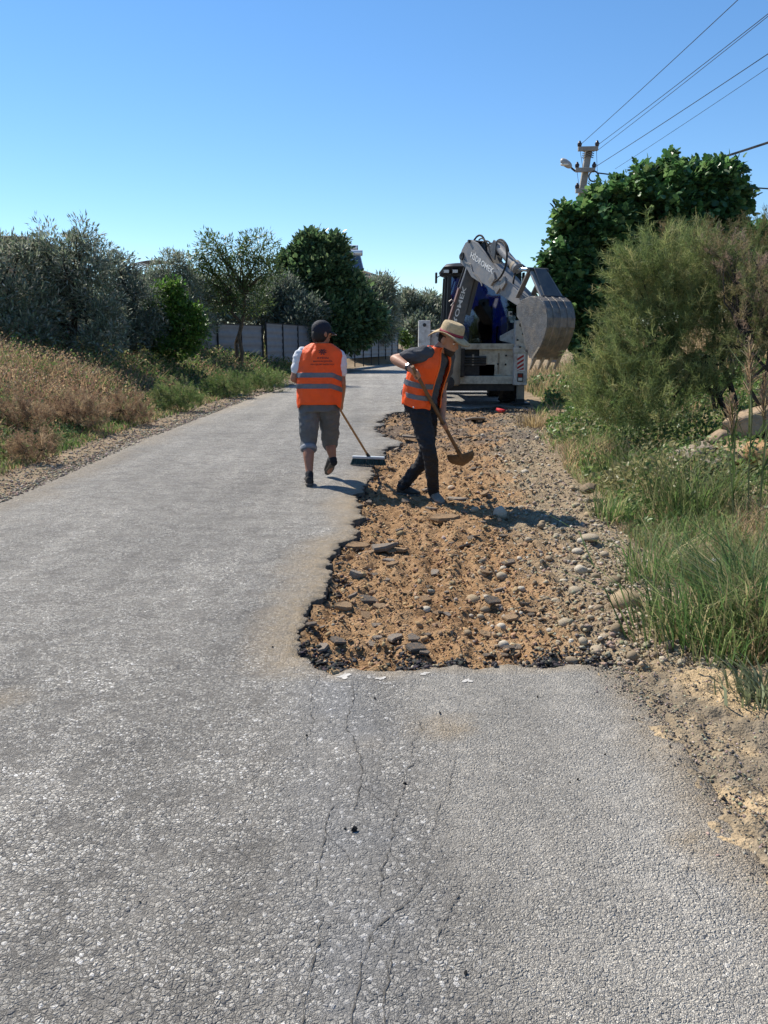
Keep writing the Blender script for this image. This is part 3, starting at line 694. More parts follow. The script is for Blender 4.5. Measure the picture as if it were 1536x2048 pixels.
tree('olive_tree', 'low olive tree right behind the man in white sleeves', G(580, 44), [W(580, 640, 44)], [B(575, 600, 44, 40, 45), B(540, 620, 44, 36, 40), B(610, 640, 43, 40, 40)], .14, 10, 20, .4, LEAF_NARROW, .22, OLIVE_D, 5, 'leaf_dull', 'bark_dark', 'olive trees beside the road')
tree('bush', 'bright green leafy bush in front of the olive trees', G(340, 24.5), [W(335, 690, 24.5), W(355, 690, 24.5)], [B(330, 612, 24.5, 32, 42), B(365, 640, 24.5, 38, 42), B(310, 655, 24.5, 30, 40), B(345, 582, 24.5, 18, 22), B(388, 660, 24.5, 26, 32), B(345, 690, 24.3, 50, 30)], .05, 13, 18, .22, LEAF_BROAD, .10, [(.10, .20, .035), (.07, .15, .03), (.14, .24, .05), (.05, .10, .025)], 6, cat='bush')
tree('slender_tree', 'airy light green tree with thin curving limbs before the fence', G(478, 31.0), [W(470, 600, 31.0), W(488, 590, 31.0)], [B(435, 500, 31.0, 36, 32), B(520, 500, 31.0, 40, 32), B(410, 560, 31.0, 30, 28), B(470, 540, 31.0, 40, 28), B(535, 545, 31.0, 30, 30), B(430, 600, 31.0, 40, 28), B(500, 600, 31.0, 40, 26), B(395, 530, 31.0, 22, 24)], .11, 7.5, 18, .30, LEAF_NARROW, .15, [(.11, .16, .05), (.075, .115, .04), (.14, .19, .06)], 7, 'leaf', 'bark', ntw=50)
tree('walnut_tree', 'big dense dark green tree rising behind the sweeping man', G(668, 46), [W(650, 640, 46), W(690, 640, 46)], [B(660, 665, 45, 70, 30), B(600, 660, 45, 40, 30), B(640, 560, 46, 62, 60), B(600, 600, 46, 48, 55), B(682, 610, 46, 55, 48), B(640, 640, 45.4, 80, 45), B(625, 505, 46, 34, 30), B(660, 500, 46, 30, 26), B(715, 640, 45.4, 50, 45), B(690, 572, 46, 28, 28), B(622, 478, 46, 13, 18), B(580, 525, 46, 20, 22)], .2, 10, 24,   .46, LEAF_BROAD, .24, [(.075, .135, .06), (.11, .175, .075), (.055, .10, .05), (.16, .235, .105)], 8, 'leaf_shiny', 'bark_dark', ntw=40)
tree('olive_tree', 'olive tree with soft crown below the house eave', G(745, 60), [W(745, 640, 60)], [B(735, 605, 60, 34, 40), B(760, 620, 60, 32, 61), B(715, 630, 60, 61, 61), B(772, 580, 61, 14, 24), B(745, 655, 59, 45, 30)], .16, 9, 20, .5, LEAF_NARROW, .28, OLIVE, 9, 'leaf_dull', 'bark_dark', 'olive trees beside the road')
tree('olive_tree', 'far olive tree beside the left edge of the digger cab', G(848, 74), [W(848, 660, 74)], [B(815, 625, 74, 28, 30), B(850, 630, 74, 28, 35), B(835, 660, 73, 45, 28), B(858, 605, 75, 14, 16), B(815, 598, 74, 14, 14), B(880, 640, 74, 30, 36)], .16, 8, 20, .6, LEAF_NARROW, .34, OLIVE, 10, 'leaf_dull', 'bark_dark', 'olive trees beside the road')
tree('bush', 'small fresh green bush at the far end of the fence', G(803, 66), [W(803, 680, 66)], [B(803, 675, 66, 12, 16), B(812, 682, 66, 10, 10)], .05, 6, 14, .3, LEAF_BROAD, .2, [(.12, .20, .04), (.08, .14, .03)], 11, cat='bush')
for i, (px, Y, ry, lab) in enumerate(((430, 44, 60, 'hazy olive tree behind the fence left of the slender tree'), (300, 38, 60, 'olive tree far behind beside the white walled shed'), (530, 47, 55, 'olive tree behind the fence right of the slender tree'))):
    tree('olive_tree', lab, G(px, Y), [W(px, 640, Y)], [B(px - 25, 600, Y, 42, 40), B(px + 25, 590, Y, 42, 42), B(px, 635, Y, 60, 40)], .18, 5, 18, .45, LEAF_NARROW, .25, OLIVE, 20 + i, 'leaf_dull', 'bark_dark', 'olive trees beside the road')

# ------------------------------------------------------------------ right bank: fig tree, tamarisk, shrubs
FIG = [(.07, .155, .055), (.10, .20, .065), (.05, .115, .045), (.17, .28, .10)]
tree('fig_tree', 'large dark green fig tree with broad lobed leaves over the digger bucket', G(1290, 19), [W(1230, 640, 19), W(1330, 620, 19), W(1400, 620, 19)],
     [B(1315, 430, 19, 95, 85), B(1400, 400, 19, 70, 62), B(1215, 480, 19, 85, 75), B(1345, 370, 19.2, 34, 32), B(1425, 365, 19, 34, 30), B(1160, 530, 18.5, 45, 55), B(1130, 560, 18.2, 38, 40), B(1150, 470, 18.8, 34, 40), B(1240, 570, 18.2, 75, 65), B(1340, 530, 18.4, 80, 80), B(1440, 480, 18.6, 45, 70), B(1175, 640, 17.8, 46, 60), B(1190, 690, 17.4, 32, 44), B(1145, 600, 17.9, 32, 42), B(1270, 410, 19, 40, 35), B(1460, 540, 18.3, 50, 50), B(1335, 332, 19, 16, 18), B(1452, 338, 19, 20, 16), B(1375, 342, 19, 14, 14), B(1200, 398, 18.8, 22, 22), B(1240, 382, 19, 20, 18), B(1128, 430, 18.5, 18, 20), B(1102, 510, 18.2, 18, 24), B(1478, 400, 18.8, 20, 28), B(1108, 590, 18, 18, 26), B(1290, 352, 19, 18, 16)],
     .16, 15, 17, .20, LEAF_FIG, .125, FIG, 31, 'leaf_shiny', 'bark', ntw=50, up=.15, droop=.25, inner=.5)
tree('fig_tree', 'second fig tree low against the right edge of the photo', G(1560, 17), [W(1560, 600, 17)], [B(1525, 490, 17, 40, 35), B(1570, 520, 17, 60, 60), B(1540, 570, 16.8, 55, 50), B(1600, 470, 17, 50, 50)], .13, 19, 17, .2, LEAF_FIG, .13, FIG, 32, 'leaf_shiny', 'bark', up=.15, droop=.25)

def plume_bush(name, label, base, limbs, blobs, n, L, cols, seed, cat='bush', width=1.0, lift=.5, r0=.05, lean=(0, 0, 0)):
    """feathery shrub: sprays of fine needles on arching twigs"""
    rng = np.random.default_rng(seed); t = empty(name, base, label, cat)
    C, O = crown_pts(blobs, n, rng, .25)
    m = MB(); sel = rng.choice(len(C), min(60, len(C)), replace=False)
    limb_tubes(m, Vector(base) - Vector((0, 0, .05)), limbs, [Vector(C[i]) for i in sel], r0, rng, sides=5)
    m.build('trunk', MT['bark_dark'], t, smooth=True, fixn=False)
    k = 46; N = len(C) * k; ci = np.repeat(np.arange(len(C)), k); s = np.tile(np.linspace(0, 1, k), len(C))
    A = O * .6 + np.array([-.12, 0, lift * 1.7]) + rng.normal(size=O.shape) * .35 + np.array(lean); A /= np.linalg.norm(A, axis=1, keepdims=True)
    Ls = (L * rng.uniform(.6, 1.3, len(C)))
    P = C[ci] + A[ci] * (s * Ls[ci])[:, None] + np.array([0, 0, -1.]) * (s ** 2 * Ls[ci] * .12)[:, None] + rng.normal(size=(N, 3)) * .012
    D = A[ci] * .8 + rng.normal(size=(N, 3)) * .55
    cc = np.asarray(cols)[rng.integers(0, len(cols), len(C))][ci] * rng.uniform(.7, 1.35, (N, 1))
    R = frames(D, rng.uniform(-3, 3, N)); S = np.stack([np.full(N, .13 * width), Ls[ci] * .34 * (1.15 - s * .6) * rng.uniform(.5, 1.2, N), np.full(N, .1)], -1)
    v, f, c_ = instance(NEEDLE[0], [np.array(q) for q in NEEDLE[1]], R, S, P, np.clip(cc, .004, .9))
    mesh_np('crown', v, f, MT['grass'], c_, t)
    return t
TAM = [(.20, .25, .085), (.16, .21, .075), (.26, .29, .11), (.11, .15, .058), (.32, .31, .13)]
DRY = [(.27, .19, .10), (.20, .13, .07), (.32, .25, .14), (.16, .105, .06)]
bt = W(1480, 800, 9.8); bt.z = H1(bt.x, bt.y)
plume_bush('tamarisk', 'feathery olive green tamarisk bush with leaning dark stem on the right bank', bt, [W(1400, 720, 9.9), W(1350, 690, 10.1), W(1450, 680, 9.9)],
     [B(1330, 610, 10.2, 75, 80), B(1268, 645, 10.3, 38, 58), B(1290, 540, 10.3, 60, 48), B(1390, 560, 10.2, 65, 70), B(1268, 556, 10.3, 34, 36), B(1400, 660, 9.9, 70, 60), B(1300, 710, 10.0, 70, 50), B(1240, 740, 10.0, 40, 45), B(1450, 610, 10.0, 45, 60), B(1215, 720, 10.2, 34, 44), B(1190, 770, 10.2, 34, 34), B(1270, 780, 9.8, 60, 40), B(1350, 770, 9.7, 50, 30), B(1480, 700, 9.6, 45, 50), B(1420, 770, 9.5, 40, 34), B(1330, 830, 9.3, 55, 32), B(1240, 830, 9.6, 50, 34), B(1180, 805, 9.9, 34, 30)], 34, .38, TAM, 41, r0=.055)
bt = W(1530, 790, 8.8); bt.z = H1(bt.x, bt.y)
plume_bush('dry_shrub', 'brown half dry shrub with pinkish flower tips at right edge', bt, [W(1500, 700, 8.9), W(1540, 690, 8.8)], [B(1480, 560, 9.6, 55, 55), B(1520, 600, 9.2, 50, 55), B(1440, 510, 9.8, 40, 34), B(1510, 680, 8.9, 45, 50), B(1560, 640, 8.9, 50, 60)], 36, .22, [(.17, .19, .075), (.21, .18, .09), (.24, .19, .11), (.13, .16, .06), (.28, .20, .15)], 42, r0=.04)
bt = W(1440, 740, 12.5); bt.z = H1(bt.x, bt.y)
plume_bush('broom_bush', 'straggly green brush behind the tamarisk under the fig tree', bt, [W(1430, 660, 12.5), W(1470, 640, 12.5)], [B(1390, 520, 12.5, 60, 45), B(1450, 570, 12.5, 60, 60), B(1500, 500, 12.4, 45, 40), B(1340, 500, 12.6, 30, 24)], 28, .34, [(.09, .12, .04), (.12, .14, .05), (.18, .14, .07)], 43, r0=.04)

def weed_clump(label, px, py, Y, rx, ry, cols, seed, n=42):
    p = W(px, py, Y); b = Vector((p.x, p.y, H1(p.x, p.y))); h_ = M_(ry, Y); w_ = M_(rx, Y)
    plume_bush('weed_bush', label, b, [b + Vector((.1, 0, h_ * .5)), b + Vector((-.1, 0, h_ * .5))], [((b.x, b.y, b.z + h_ * .55), (w_, w_ * .8, h_ * .6)), ((b.x + w_ * .6, b.y - .1, b.z + h_ * .35), (w_ * .6, w_ * .5, h_ * .45)), ((b.x - w_ * .7, b.y, b.z + h_ * .4), (w_ * .6, w_ * .5, h_ * .5))], n, .16, cols, seed, r0=.012, cat='weed')
DB = [(.34, .23, .14), (.25, .16, .10), (.42, .31, .19), (.20, .13, .085)]; GB = [(.13, .20, .06), (.18, .25, .08), (.10, .15, .05), (.24, .26, .11)]
weed_clump('brown dry weed bush nearest the left edge of the photo', 25, 740, 11.5, 60, 80, DB, 51)
weed_clump('pale brown weed bush in the middle of the left dry field', 150, 745, 13, 55, 62, DB, 52)
weed_clump('reddish dry weed bush right of the pale brown one', 250, 760, 14.5, 44, 52, DB, 53)
weed_clump('green weed bush below the bright leafy bush', 355, 750, 17.5, 44, 52, GB, 54)
weed_clump('tan dry weed bush at the lower left of the field', 60, 830, 9.8, 46, 52, DB, 55)
weed_clump('green weed bush under the slender tree', 455, 730, 22, 40, 44, GB, 56)
weed_clump('leafy green weed bush left of the sweeping man', 530, 735, 25, 36, 38, GB, 57)
# ------------------------------------------------------------------ grass and weeds (nobody could count them)
def scatter(n, xf, y0, y1, rng, pw=1.7):
    """points with a density that falls off with distance"""
    u_ = rng.random(n); a = 1 - pw; y = (y0 ** a + u_ * (y1 ** a - y0 ** a)) ** (1 / a)
    x = xf(y, rng.random(n)); return x, y
def patch_cols(x, y, palette, sc, seed, rng, jitter=.3):
    k = fbm(x * sc, y * sc, seed) + rng.normal(size=len(x)) * .07; k = np.clip((k - .28) / .38, 0, .999)
    return np.clip(np.asarray(palette)[(k * len(palette)).astype(int)] * rng.uniform(1 - jitter, 1 + jitter, (len(x), 1)), .004, .9)
rng = np.random.default_rng(77); parts = []
STRAW = (.52, .39, .225); TANW = (.40, .275, .165); BRW = (.29, .175, .115); GRN = (.12, .19, .055); GRN2 = (.17, .24, .075); OLV = (.21, .215, .095); DGR = (.07, .12, .05)
# left verge: low green rim, then tall dry weeds with green patches
x, y = scatter(105000, lambda y, u_: xl(y) - .62 - u_ ** 1.15 * 7.5, 5.2, 44, rng)
d = xl(y) - x; x = x + rng.normal(size=len(x)) * .05
dry = np.clip((24 - y) / 7, .2, 1) * np.clip((d - 1.15) / .6, 0, 1)
colr = np.where((rng.random(len(x)) < .12 + .62 * dry * np.clip((fbm(x * .5, y * .5, 81) - .30) * 8, .15, 1))[:, None], patch_cols(x, y, [BRW, TANW, BRW, STRAW, BRW, TANW], .9, 82, rng), patch_cols(x, y, [GRN, OLV, GRN2, TANW, OLV, GRN], .55, 83, rng))
tall = np.clip((d - 1.6) / 1.5, 0, 1) * np.clip((30 - y) / 6, .75, 1)
h = (.10 + .30 * np.clip((d - 1.1) / 1.2, 0, 1) + .24 * tall + .34 * np.clip((fbm(x * .45, y * .45, 84) - .42) * 4, 0, 1) * np.clip(d - 1.4, 0, 1)) * rng.uniform(.5, 1.35, len(x))
parts.append(blades(np.stack([x, y, HT(x, y) - .01], -1), h, np.clip(.0045 + .0011 * y, .006, .035) * rng.uniform(.6, 1.3, len(x)), colr, rng, 1.0))
v, f, c_ = merge(parts)
props(mesh_np('weeds', v, f, MT['grass'], c_), 'dry brown and green weeds covering the left roadside field', 'weeds', kind='stuff')
# leafy seed heads and small leaves among the left weeds
x, y = scatter(130000, lambda y, u_: xl(y) - 1.0 - u_ ** 1.1 * 6, 6, 40, rng); d = xl(y) - x
z = HT(x, y) + rng.random(len(x)) * (.10 + .36 * np.clip((d - 1.1) / 1.2, 0, 1) + .36 * np.clip((d - 1.6) / 1.5, 0, 1) * np.clip((30 - y) / 6, .75, 1))
z = z + .22 * np.clip((fbm(x * .45, y * .45, 84) - .42) * 4, 0, 1) * np.clip(d - 1.4, 0, 1) * rng.random(len(x))
dry = np.clip((24 - y) / 7, .2, 1) * np.clip((d - 1.15) / .6, 0, 1)
colr = np.where((rng.random(len(x)) < .10 + .80 * dry * np.clip((fbm(x * .5, y * .5, 81) - .30) * 8, .15, 1))[:, None], patch_cols(x, y, [TANW, BRW, STRAW, BRW], .9, 85, rng), patch_cols(x, y, [GRN2, GRN, OLV, DGR], .55, 86, rng))
D = rng.normal(size=(len(x), 3)) + np.array([0, 0, .5]); ls = np.clip(.016 + .0026 * y, .02, .11) * rng.uniform(.5, 1.4, len(x)); ls = np.where(colr[:, 0] > colr[:, 1] * 1.15, ls * .75, ls)
v, f, c_ = instance(LEAF_BROAD[0], [np.array(q) for q in LEAF_BROAD[1]], frames(D, rng.uniform(-2, 2, len(x))), ls, np.stack([x, y, z], -1), colr)
props(mesh_np('weed_leaves', v, f, MT['grass'], c_), 'small leaves and dry seed heads in the left roadside field', 'weeds', kind='stuff')

# right verge
parts = []
x, y = scatter(40000, lambda y, u_: xv(y) + .12 + .25 * (vn(y * 1.7, y * 0, 91) - .4) + u_ ** 1.25 * 4.6, 3.4, 30, rng, 1.9)
d = x - xv(y); rk = fbm(x * .9, y * .9, 92)
keepm = (rk < .50) | (rng.random(len(x)) < .30); x, y, d, rk = x[keepm], y[keepm], d[keepm], rk[keepm]
RG = [(.12, .20, .06), (.16, .25, .07), (.22, .30, .10), (.10, .165, .055), (.31, .33, .14)]
colr = np.where((rng.random(len(x)) < .24 + .45 * (fbm(x * .8, y * .8, 93) > .47))[:, None], patch_cols(x, y, [STRAW, TANW, OLV], .9, 94, rng), patch_cols(x, y, RG, .9, 95, rng))
h = (.08 + .13 * np.clip(d / .8, 0, 1) + .24 * np.clip((fbm(x * .7, y * .7, 96) - .45) * 5, 0, 1)) * rng.uniform(.45, 1.4, len(x))
parts.append(blades(np.stack([x, y, np.maximum(HT(x, y), -.05) - .01], -1), h, np.clip(.004 + .0010 * y, .006, .025) * rng.uniform(.5, 1.2, len(x)), colr, rng, 1.25))
# straw slope behind the bucket
x = rng.uniform(4.6, 11, 14000); y = rng.uniform(15, 34, 14000); colr = patch_cols(x, y, [STRAW, TANW, OLV, STRAW], .4, 97, rng)
parts.append(blades(np.stack([x, y, HT(x, y)], -1), rng.uniform(.15, .6, len(x)), rng.uniform(.012, .035, len(x)), colr, rng, .7))
v, f, c_ = merge(parts)
props(mesh_np('grass', v, f, MT['grass'], c_), 'green grass and straw growing on the right bank', 'grass', kind='stuff')
# leafy low weeds on the bank
x, y = scatter(60000, lambda y, u_: xv(y) + .25 + u_ ** 1.1 * 4.0, 5, 26, rng, 1.7); d = x - xv(y)
cover = fbm(x * .8, y * .8, 98); kp = (cover > .40) & (rng.random(len(x)) < .35 + np.clip((y - 6) / 6, 0, .65)); x, y, d, cover = x[kp], y[kp], d[kp], cover[kp]
z = HT(x, y) + rng.random(len(x)) * (.08 + .45 * np.clip((cover - .4) * 5, 0, 1) * np.clip(d / .6, .2, 1))
colr = patch_cols(x, y, [(.11, .185, .05), (.16, .25, .07), (.22, .30, .10), (.075, .13, .04), (.29, .27, .13)], .7, 99, rng)
v, f, c_ = instance(LEAF_BROAD[0], [np.array(q) for q in LEAF_BROAD[1]], frames(rng.normal(size=(len(x), 3)) + np.array([0, 0, .6]), rng.uniform(-1.5, 1.5, len(x))), np.clip(.02 + .0036 * y, .03, .12) * rng.uniform(.6, 1.4, len(x)), np.stack([x, y, z], -1), colr)
props(mesh_np('bank_weeds', v, f, MT['leaf'], c_), 'low leafy green weeds on the right bank', 'weeds', kind='stuff')

# single tufts of long coarse grass that stand out on the verge
def tuft(label, px, py, z, n, hh, spread, wd, cols, seed, bend=1.2):
    rng = np.random.default_rng(seed); c = at(px, py, z); zz = surf(c.x, c.y) if z < .2 else H1(c.x, c.y)
    P = np.stack([c.x + rng.normal(size=n) * spread, c.y + rng.normal(size=n) * spread, np.full(n, zz - .02)], -1)
    az = np.arctan2(P[:, 1] - c.y, P[:, 0] - c.x) + rng.normal(size=n) * .7
    v, f, c_ = blades(P, hh * rng.uniform(.4, 1.15, n), wd * rng.uniform(.6, 1.3, n), jit(cols[0], n, .35, rng) if len(cols) == 1 else np.asarray(cols)[rng.integers(0, len(cols), n)] * rng.uniform(.7, 1.3, (n, 1)), rng, bend, az)
    return props(mesh_np('grass_tuft', v, f, MT['grass'], c_, org=(c.x, c.y, zz)), label, 'grass tuft', 'coarse grass tufts on the verge')
LG = [(.13, .22, .065), (.17, .27, .085), (.09, .165, .055), (.27, .32, .13), (.46, .40, .21)]
tuft('largest deep green grass tuft at the right edge beside the grey stone', 1515, 1262, .02, 560, .66, .16, .009, LG, 1)
tuft('long green grass tuft leaning over the gravel below the grey stone', 1360, 1260, .0, 260, .46, .12, .009, LG, 2)
tuft('low grass tuft at the corner where the bare sandy soil starts', 1440, 1300, .0, 240, .34, .13, .008, LG, 3)
tuft('upright grass tuft at the gravel edge left of the grey stone', 1300, 1150, .0, 200, .42, .10, .008, LG, 4)
tuft('narrow grass tuft on the gravel edge level with the shovelling man', 1225, 1035, .0, 170, .38, .10, .008, LG, 5)
tuft('tall thin grass tuft between the gravel and the tan boulders', 1250, 960, .05, 220, .62, .14, .009, [(.09, .13, .04), (.14, .17, .06), (.2, .19, .09)], 6)
tuft('bright green grass tuft beside the dark gap in the bank', 1190, 850, .10, 300, .6, .22, .013, [(.09, .17, .035), (.12, .2, .05)], 7)
tuft('pale yellow dry grass tuft at the far corner of the dug strip', 1068, 850, .02, 220, .42, .14, .012, [(.42, .32, .17), (.34, .25, .13)], 8)
tuft('wispy grass tuft in front of the tan boulders', 1380, 1010, .12, 260, .66, .16, .009, [(.10, .13, .05), (.17, .18, .08), (.06, .10, .03)], 9)
tuft('grey green low plant at the right edge of the sandy soil', 1530, 1400, .0, 200, .16, .07, .012, [(.26, .29, .18), (.2, .23, .12)], 10)
# tall reeds with feathery heads
def reed(label, px, py, z, top, seed):
    rng = np.random.default_rng(seed); c = at(px, py, z); zz = H1(c.x, c.y); t = empty('reed', (c.x, c.y, zz), label, 'reed', 'tall reeds on the right bank')
    tp = W(top[0], top[1], c.y + .1); m = MB(); b = Vector((c.x, c.y, zz)); mid = b.lerp(tp, .6) + Vector((.02, 0, .02))
    m.tube([b, b.lerp(tp, .3), mid, tp], [.007, .006, .005, .002], 5); m.build('stem', mat('reed_stem', (.17, .18, .07), .6, .2, 20), t, fixn=False)
    P = np.array([b.lerp(tp, q) for q in rng.uniform(.15, .8, 9)]); v, f, c_ = blades(P, rng.uniform(.35, .6, 9), np.full(9, .014), jit((.10, .14, .045), 9, .3, rng), rng, 1.0); mesh_np('leaf_blades', v, f, MT['grass'], c_, t)
    n = 130; s = rng.uniform(.72, 1.03, n); P = np.array([b.lerp(tp, q) for q in s]); ax = np.array((tp - b).normalized())
    D = ax + rng.normal(size=(n, 3)) * .45; v, f, c_ = instance(NEEDLE[0], [np.array(q) for q in NEEDLE[1]], frames(D, rng.uniform(-3, 3, n)), np.stack([np.full(n, .22), .14 * (1.15 - (s - .72) * 2.6) * rng.uniform(.6, 1.2, n), np.full(n, .1)], -1), P, jit((.36, .26, .16), n, .3, rng))
    mesh_np('seed_head', v, f, MT['grass'], c_, t)
reed('tallest reed with feathery head before the dry shrub', 1500, 1010, .25, (1500, 690), 1)
reed('reed with thin bent head at the right edge', 1524, 1000, .3, (1530, 760), 2)
reed('short reed left of the tallest reed', 1470, 1020, .22, (1462, 800), 3)
# ------------------------------------------------------------------ rubble
def ico(sub=0):
    bm = bmesh.new(); bmesh.ops.create_icosphere(bm, subdivisions=sub + 1, radius=1); v = np.array([q.co[:] for q in bm.verts]); f = np.array([[q.index for q in g.verts] for g in bm.faces]); bm.free(); return v, f
IC0 = ico(0); IC1 = ico(1)
def stone_shape(seed, round_=.5, flat=.7, sub=0):
    r = np.random.default_rng(seed); v, f = (IC0, IC1)[sub]; v = v.copy()
    if round_ < .5:                    # broken: cut by random planes
        for k in range(7):
            n = r.normal(size=3); n /= np.linalg.norm(n); d = r.uniform(.35, .75); q = v @ n; v = v - np.outer(np.clip(q - d, 0, None), n)
    v = v * (1 + r.normal(size=(len(v), 1)) * (.16 if round_ < .5 else .06)) * np.array([r.uniform(.8, 1.25), r.uniform(.7, 1.0), flat * r.uniform(.8, 1.2)])
    return v, f
def rand_rot(n, rng, tilt=.5):
    az = rng.uniform(0, 2 * math.pi, n); ta = rng.normal(size=n) * tilt; tb = rng.normal(size=n) * tilt
    z = np.stack([np.sin(ta), np.sin(tb), np.ones(n)], -1); z /= np.linalg.norm(z, axis=1, keepdims=True)
    x = np.stack([np.cos(az), np.sin(az), 0 * az], -1); x = x - z * (x * z).sum(1, keepdims=True); x /= np.linalg.norm(x, axis=1, keepdims=True)
    return np.stack([x, np.cross(z, x), z], -1)
rng = np.random.default_rng(303)
SH_BROKEN = [stone_shape(i, .2, .55) for i in range(8)]; SH_ROUND = [stone_shape(50 + i, .9, .75) for i in range(6)]
def rubble(name, label, cat, X_, Y_, Z_, S_, C_, shapes, rng, tilt=.6, matk='rock'):
    parts = []; k = rng.integers(0, len(shapes), len(X_))
    for i, (v, f) in enumerate(shapes):
        s = k == i
        if s.sum() == 0: continue
        sc = S_[s][:, None] * rng.uniform(.75, 1.25, (s.sum(), 3))
        parts.append(instance(v, [f], rand_rot(s.sum(), rng, tilt), sc, np.stack([X_[s], Y_[s], Z_[s]], -1), C_[s]))
    v, f, c_ = merge(parts); o = mesh_np(name, v, f, MT[matk], c_)
    if label: props(o, label, cat, kind='stuff')
    return o
def in_pit(n, y0, y1, rng, pw=1.6):
    y = scatter(n, lambda y, u_: y, y0, y1, rng, pw)[1]; x = rng.uniform(-.6, 1.0, n); xr_ = xv(y) + .25; x = -.55 + rng.random(n) * (xr_ + .55)
    p = np.stack([x, y], -1); k = inside(p, pit_poly) & (dist_poly(p, [(q.x, q.y) for q in pit_bot[::2]]) > .035) & (dist_poly(p, [(q.x, q.y) for q in pit_left[::3]]) > .03); return x[k], y[k]
# dirt clods and fragments through the whole strip
x, y = in_pit(22000, 3.4, 17, rng); n = len(x)
s = (.0050 + .011 * rng.random(n) ** 2.6) * (.75 + y * .085) * np.where(rng.random(n) < .06, 1.9, 1)
n1 = fbm(x * 3, y * 3, 51)
e = np.clip((x - (xv(y) - .85) + (n1 - .47) * .8) / .5, 0, 1)
cc = np.where((rng.random(n) < e)[:, None], jit((.30, .245, .175), n, .28, rng), jit((.31, .20, .11), n, .26, rng))
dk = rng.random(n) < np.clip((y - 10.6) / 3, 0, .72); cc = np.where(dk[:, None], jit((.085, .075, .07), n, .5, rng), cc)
cc = np.where((rng.random(n) < .05)[:, None], jit((.38, .32, .24), n, .2, rng), cc)
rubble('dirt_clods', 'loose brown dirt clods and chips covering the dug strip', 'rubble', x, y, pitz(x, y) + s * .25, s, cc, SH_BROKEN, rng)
# pebbles on the right half
x, y = in_pit(9500, 3.3, 16.5, rng); k = (x > xv(y) - 1.0 - .4 * rng.random(len(x))) & (rng.random(len(x)) < .25 + np.clip((x - xv(y) + 1.0), 0, .75)); x, y = x[k], y[k]; n = len(x)
s = (.006 + .016 * rng.random(n) ** 2.4) * (.8 + y * .06); cc = jit((.30, .245, .175), n, .35, rng); cc[rng.random(n) < .10] = (.48, .43, .35)
rubble('pebbles', 'pale rounded pebbles along the right side of the dug strip', 'pebbles', x, y, pitz(x, y) + s * .12, s, cc, SH_ROUND, rng, .4)
# black asphalt crumbs along the near edge, the left edge and the far end
t_ = rng.random(2600); pb = np.array([(p.x, p.y) for p in pit_bot]); i_ = (t_ * (len(pb) - 1)).astype(int); x = pb[i_, 0] + rng.normal(size=2600) * .03; y = pb[i_, 1] + np.abs(rng.normal(size=2600)) * .13 + .01
k = fbm(x * 4, y * 4, 57) > .44; x, y = x[k], y[k]
pl_ = np.array([(p.x, p.y) for p in pit_left]); i_ = rng.integers(0, len(pl_), 650); x2 = pl_[i_, 0] + np.abs(rng.normal(size=650)) * .07 + .02; y2 = pl_[i_, 1] + rng.normal(size=650) * .03
pt_ = np.array([(p.x, p.y) for p in pit_top]); i_ = rng.integers(0, len(pt_), 1500); x3 = pt_[i_, 0] + rng.normal(size=1500) * .2; y3 = pt_[i_, 1] - np.abs(rng.normal(size=1500)) * .9
x = np.concatenate([x, x2, x3]); y = np.concatenate([y, y2, y3]); n = len(x); s = (.006 + .012 * rng.random(n) ** 2) * (.8 + y * .08)
rubble('asphalt_crumbs', 'black asphalt crumbs along the broken road edge', 'rubble', x, y, pitz(x, y) + s * .4, s, jit((.045, .042, .042), n, .5, rng), SH_BROKEN, rng)
# grit on the left shoulder and on the sandy verge, loose grit on the road
y = scatter(9000, lambda y, u_: y, 6.5, 40, rng, 1.7)[1]; x = xl(y) + .12 - np.abs(rng.normal(size=len(y))) * .42; s = (.006 + .012 * rng.random(len(y)) ** 2) * (.7 + y * .07)
z = np.maximum(HT(x, y), np.where(x > xl(y) - .02, .0, -1))
rubble('shoulder_grit', 'grey brown grit along the left road shoulder', 'gravel', x, y, z + s * .3, s, jit((.30, .25, .19), len(x), .45, rng), SH_BROKEN, rng)
NG = 7000; y = rng.uniform(1.3, 3.4, NG); x = np.interp(y, [1.3, 2.05, 2.5, 3.0, 3.4], [1.14, 1.17, 1.19, 1.16, 1.10]) + np.where(rng.random(NG) < .5, rng.normal(size=NG) * .06, np.abs(rng.normal(size=NG)) * .25); s = .0022 + .007 * rng.random(NG) ** 3
z = np.maximum(szz[np.clip(((y - .3) / .0125).astype(int), 0, len(sy) - 1), np.clip(((x - .80) / .0125).astype(int), 0, len(sx) - 1)], np.where(x < 1.2, 0, -1))
cg = jit((.30, .255, .195), NG, .4, rng); cg[rng.random(NG) < .22] = (.05, .048, .048)
rubble('verge_grit', 'small grey and black grit on the sandy verge', 'gravel', x, y, z + s * .3, s, cg, SH_BROKEN, rng)

# single stones, slabs and lumps: one object each, meshes shared
def share(shapes, mats_, tag):
    out = []
    for i, (v, f) in enumerate(shapes):
        me = bpy.data.meshes.new(tag); me.from_pydata([tuple(q) for q in v], [], [tuple(q) for q in f]); me.materials.append(mats_[i % len(mats_)])
        if tag == 'cobble' or tag == 'boulder': me.polygons.foreach_set('use_smooth', np.ones(len(me.polygons), bool))
        out.append(me)
    return out
def put(name, me, loc, scale, rot, label, cat, group=None):
    o = bpy.data.objects.new(name, me); COL.objects.link(o); o.location = loc; o.scale = scale if hasattr(scale, '__len__') else (scale,) * 3; o.rotation_euler = rot
    return props(o, label, cat, group)
ST = [mat('stone_%d' % i, c, .85, .2, 14, .4, 60, spec=.25, dirt=(.36, .24, .13), dscale=4, damt=.6) for i, c in enumerate([(.37, .31, .225), (.30, .235, .16), (.50, .445, .355), (.25, .195, .13), (.35, .265, .165)])]
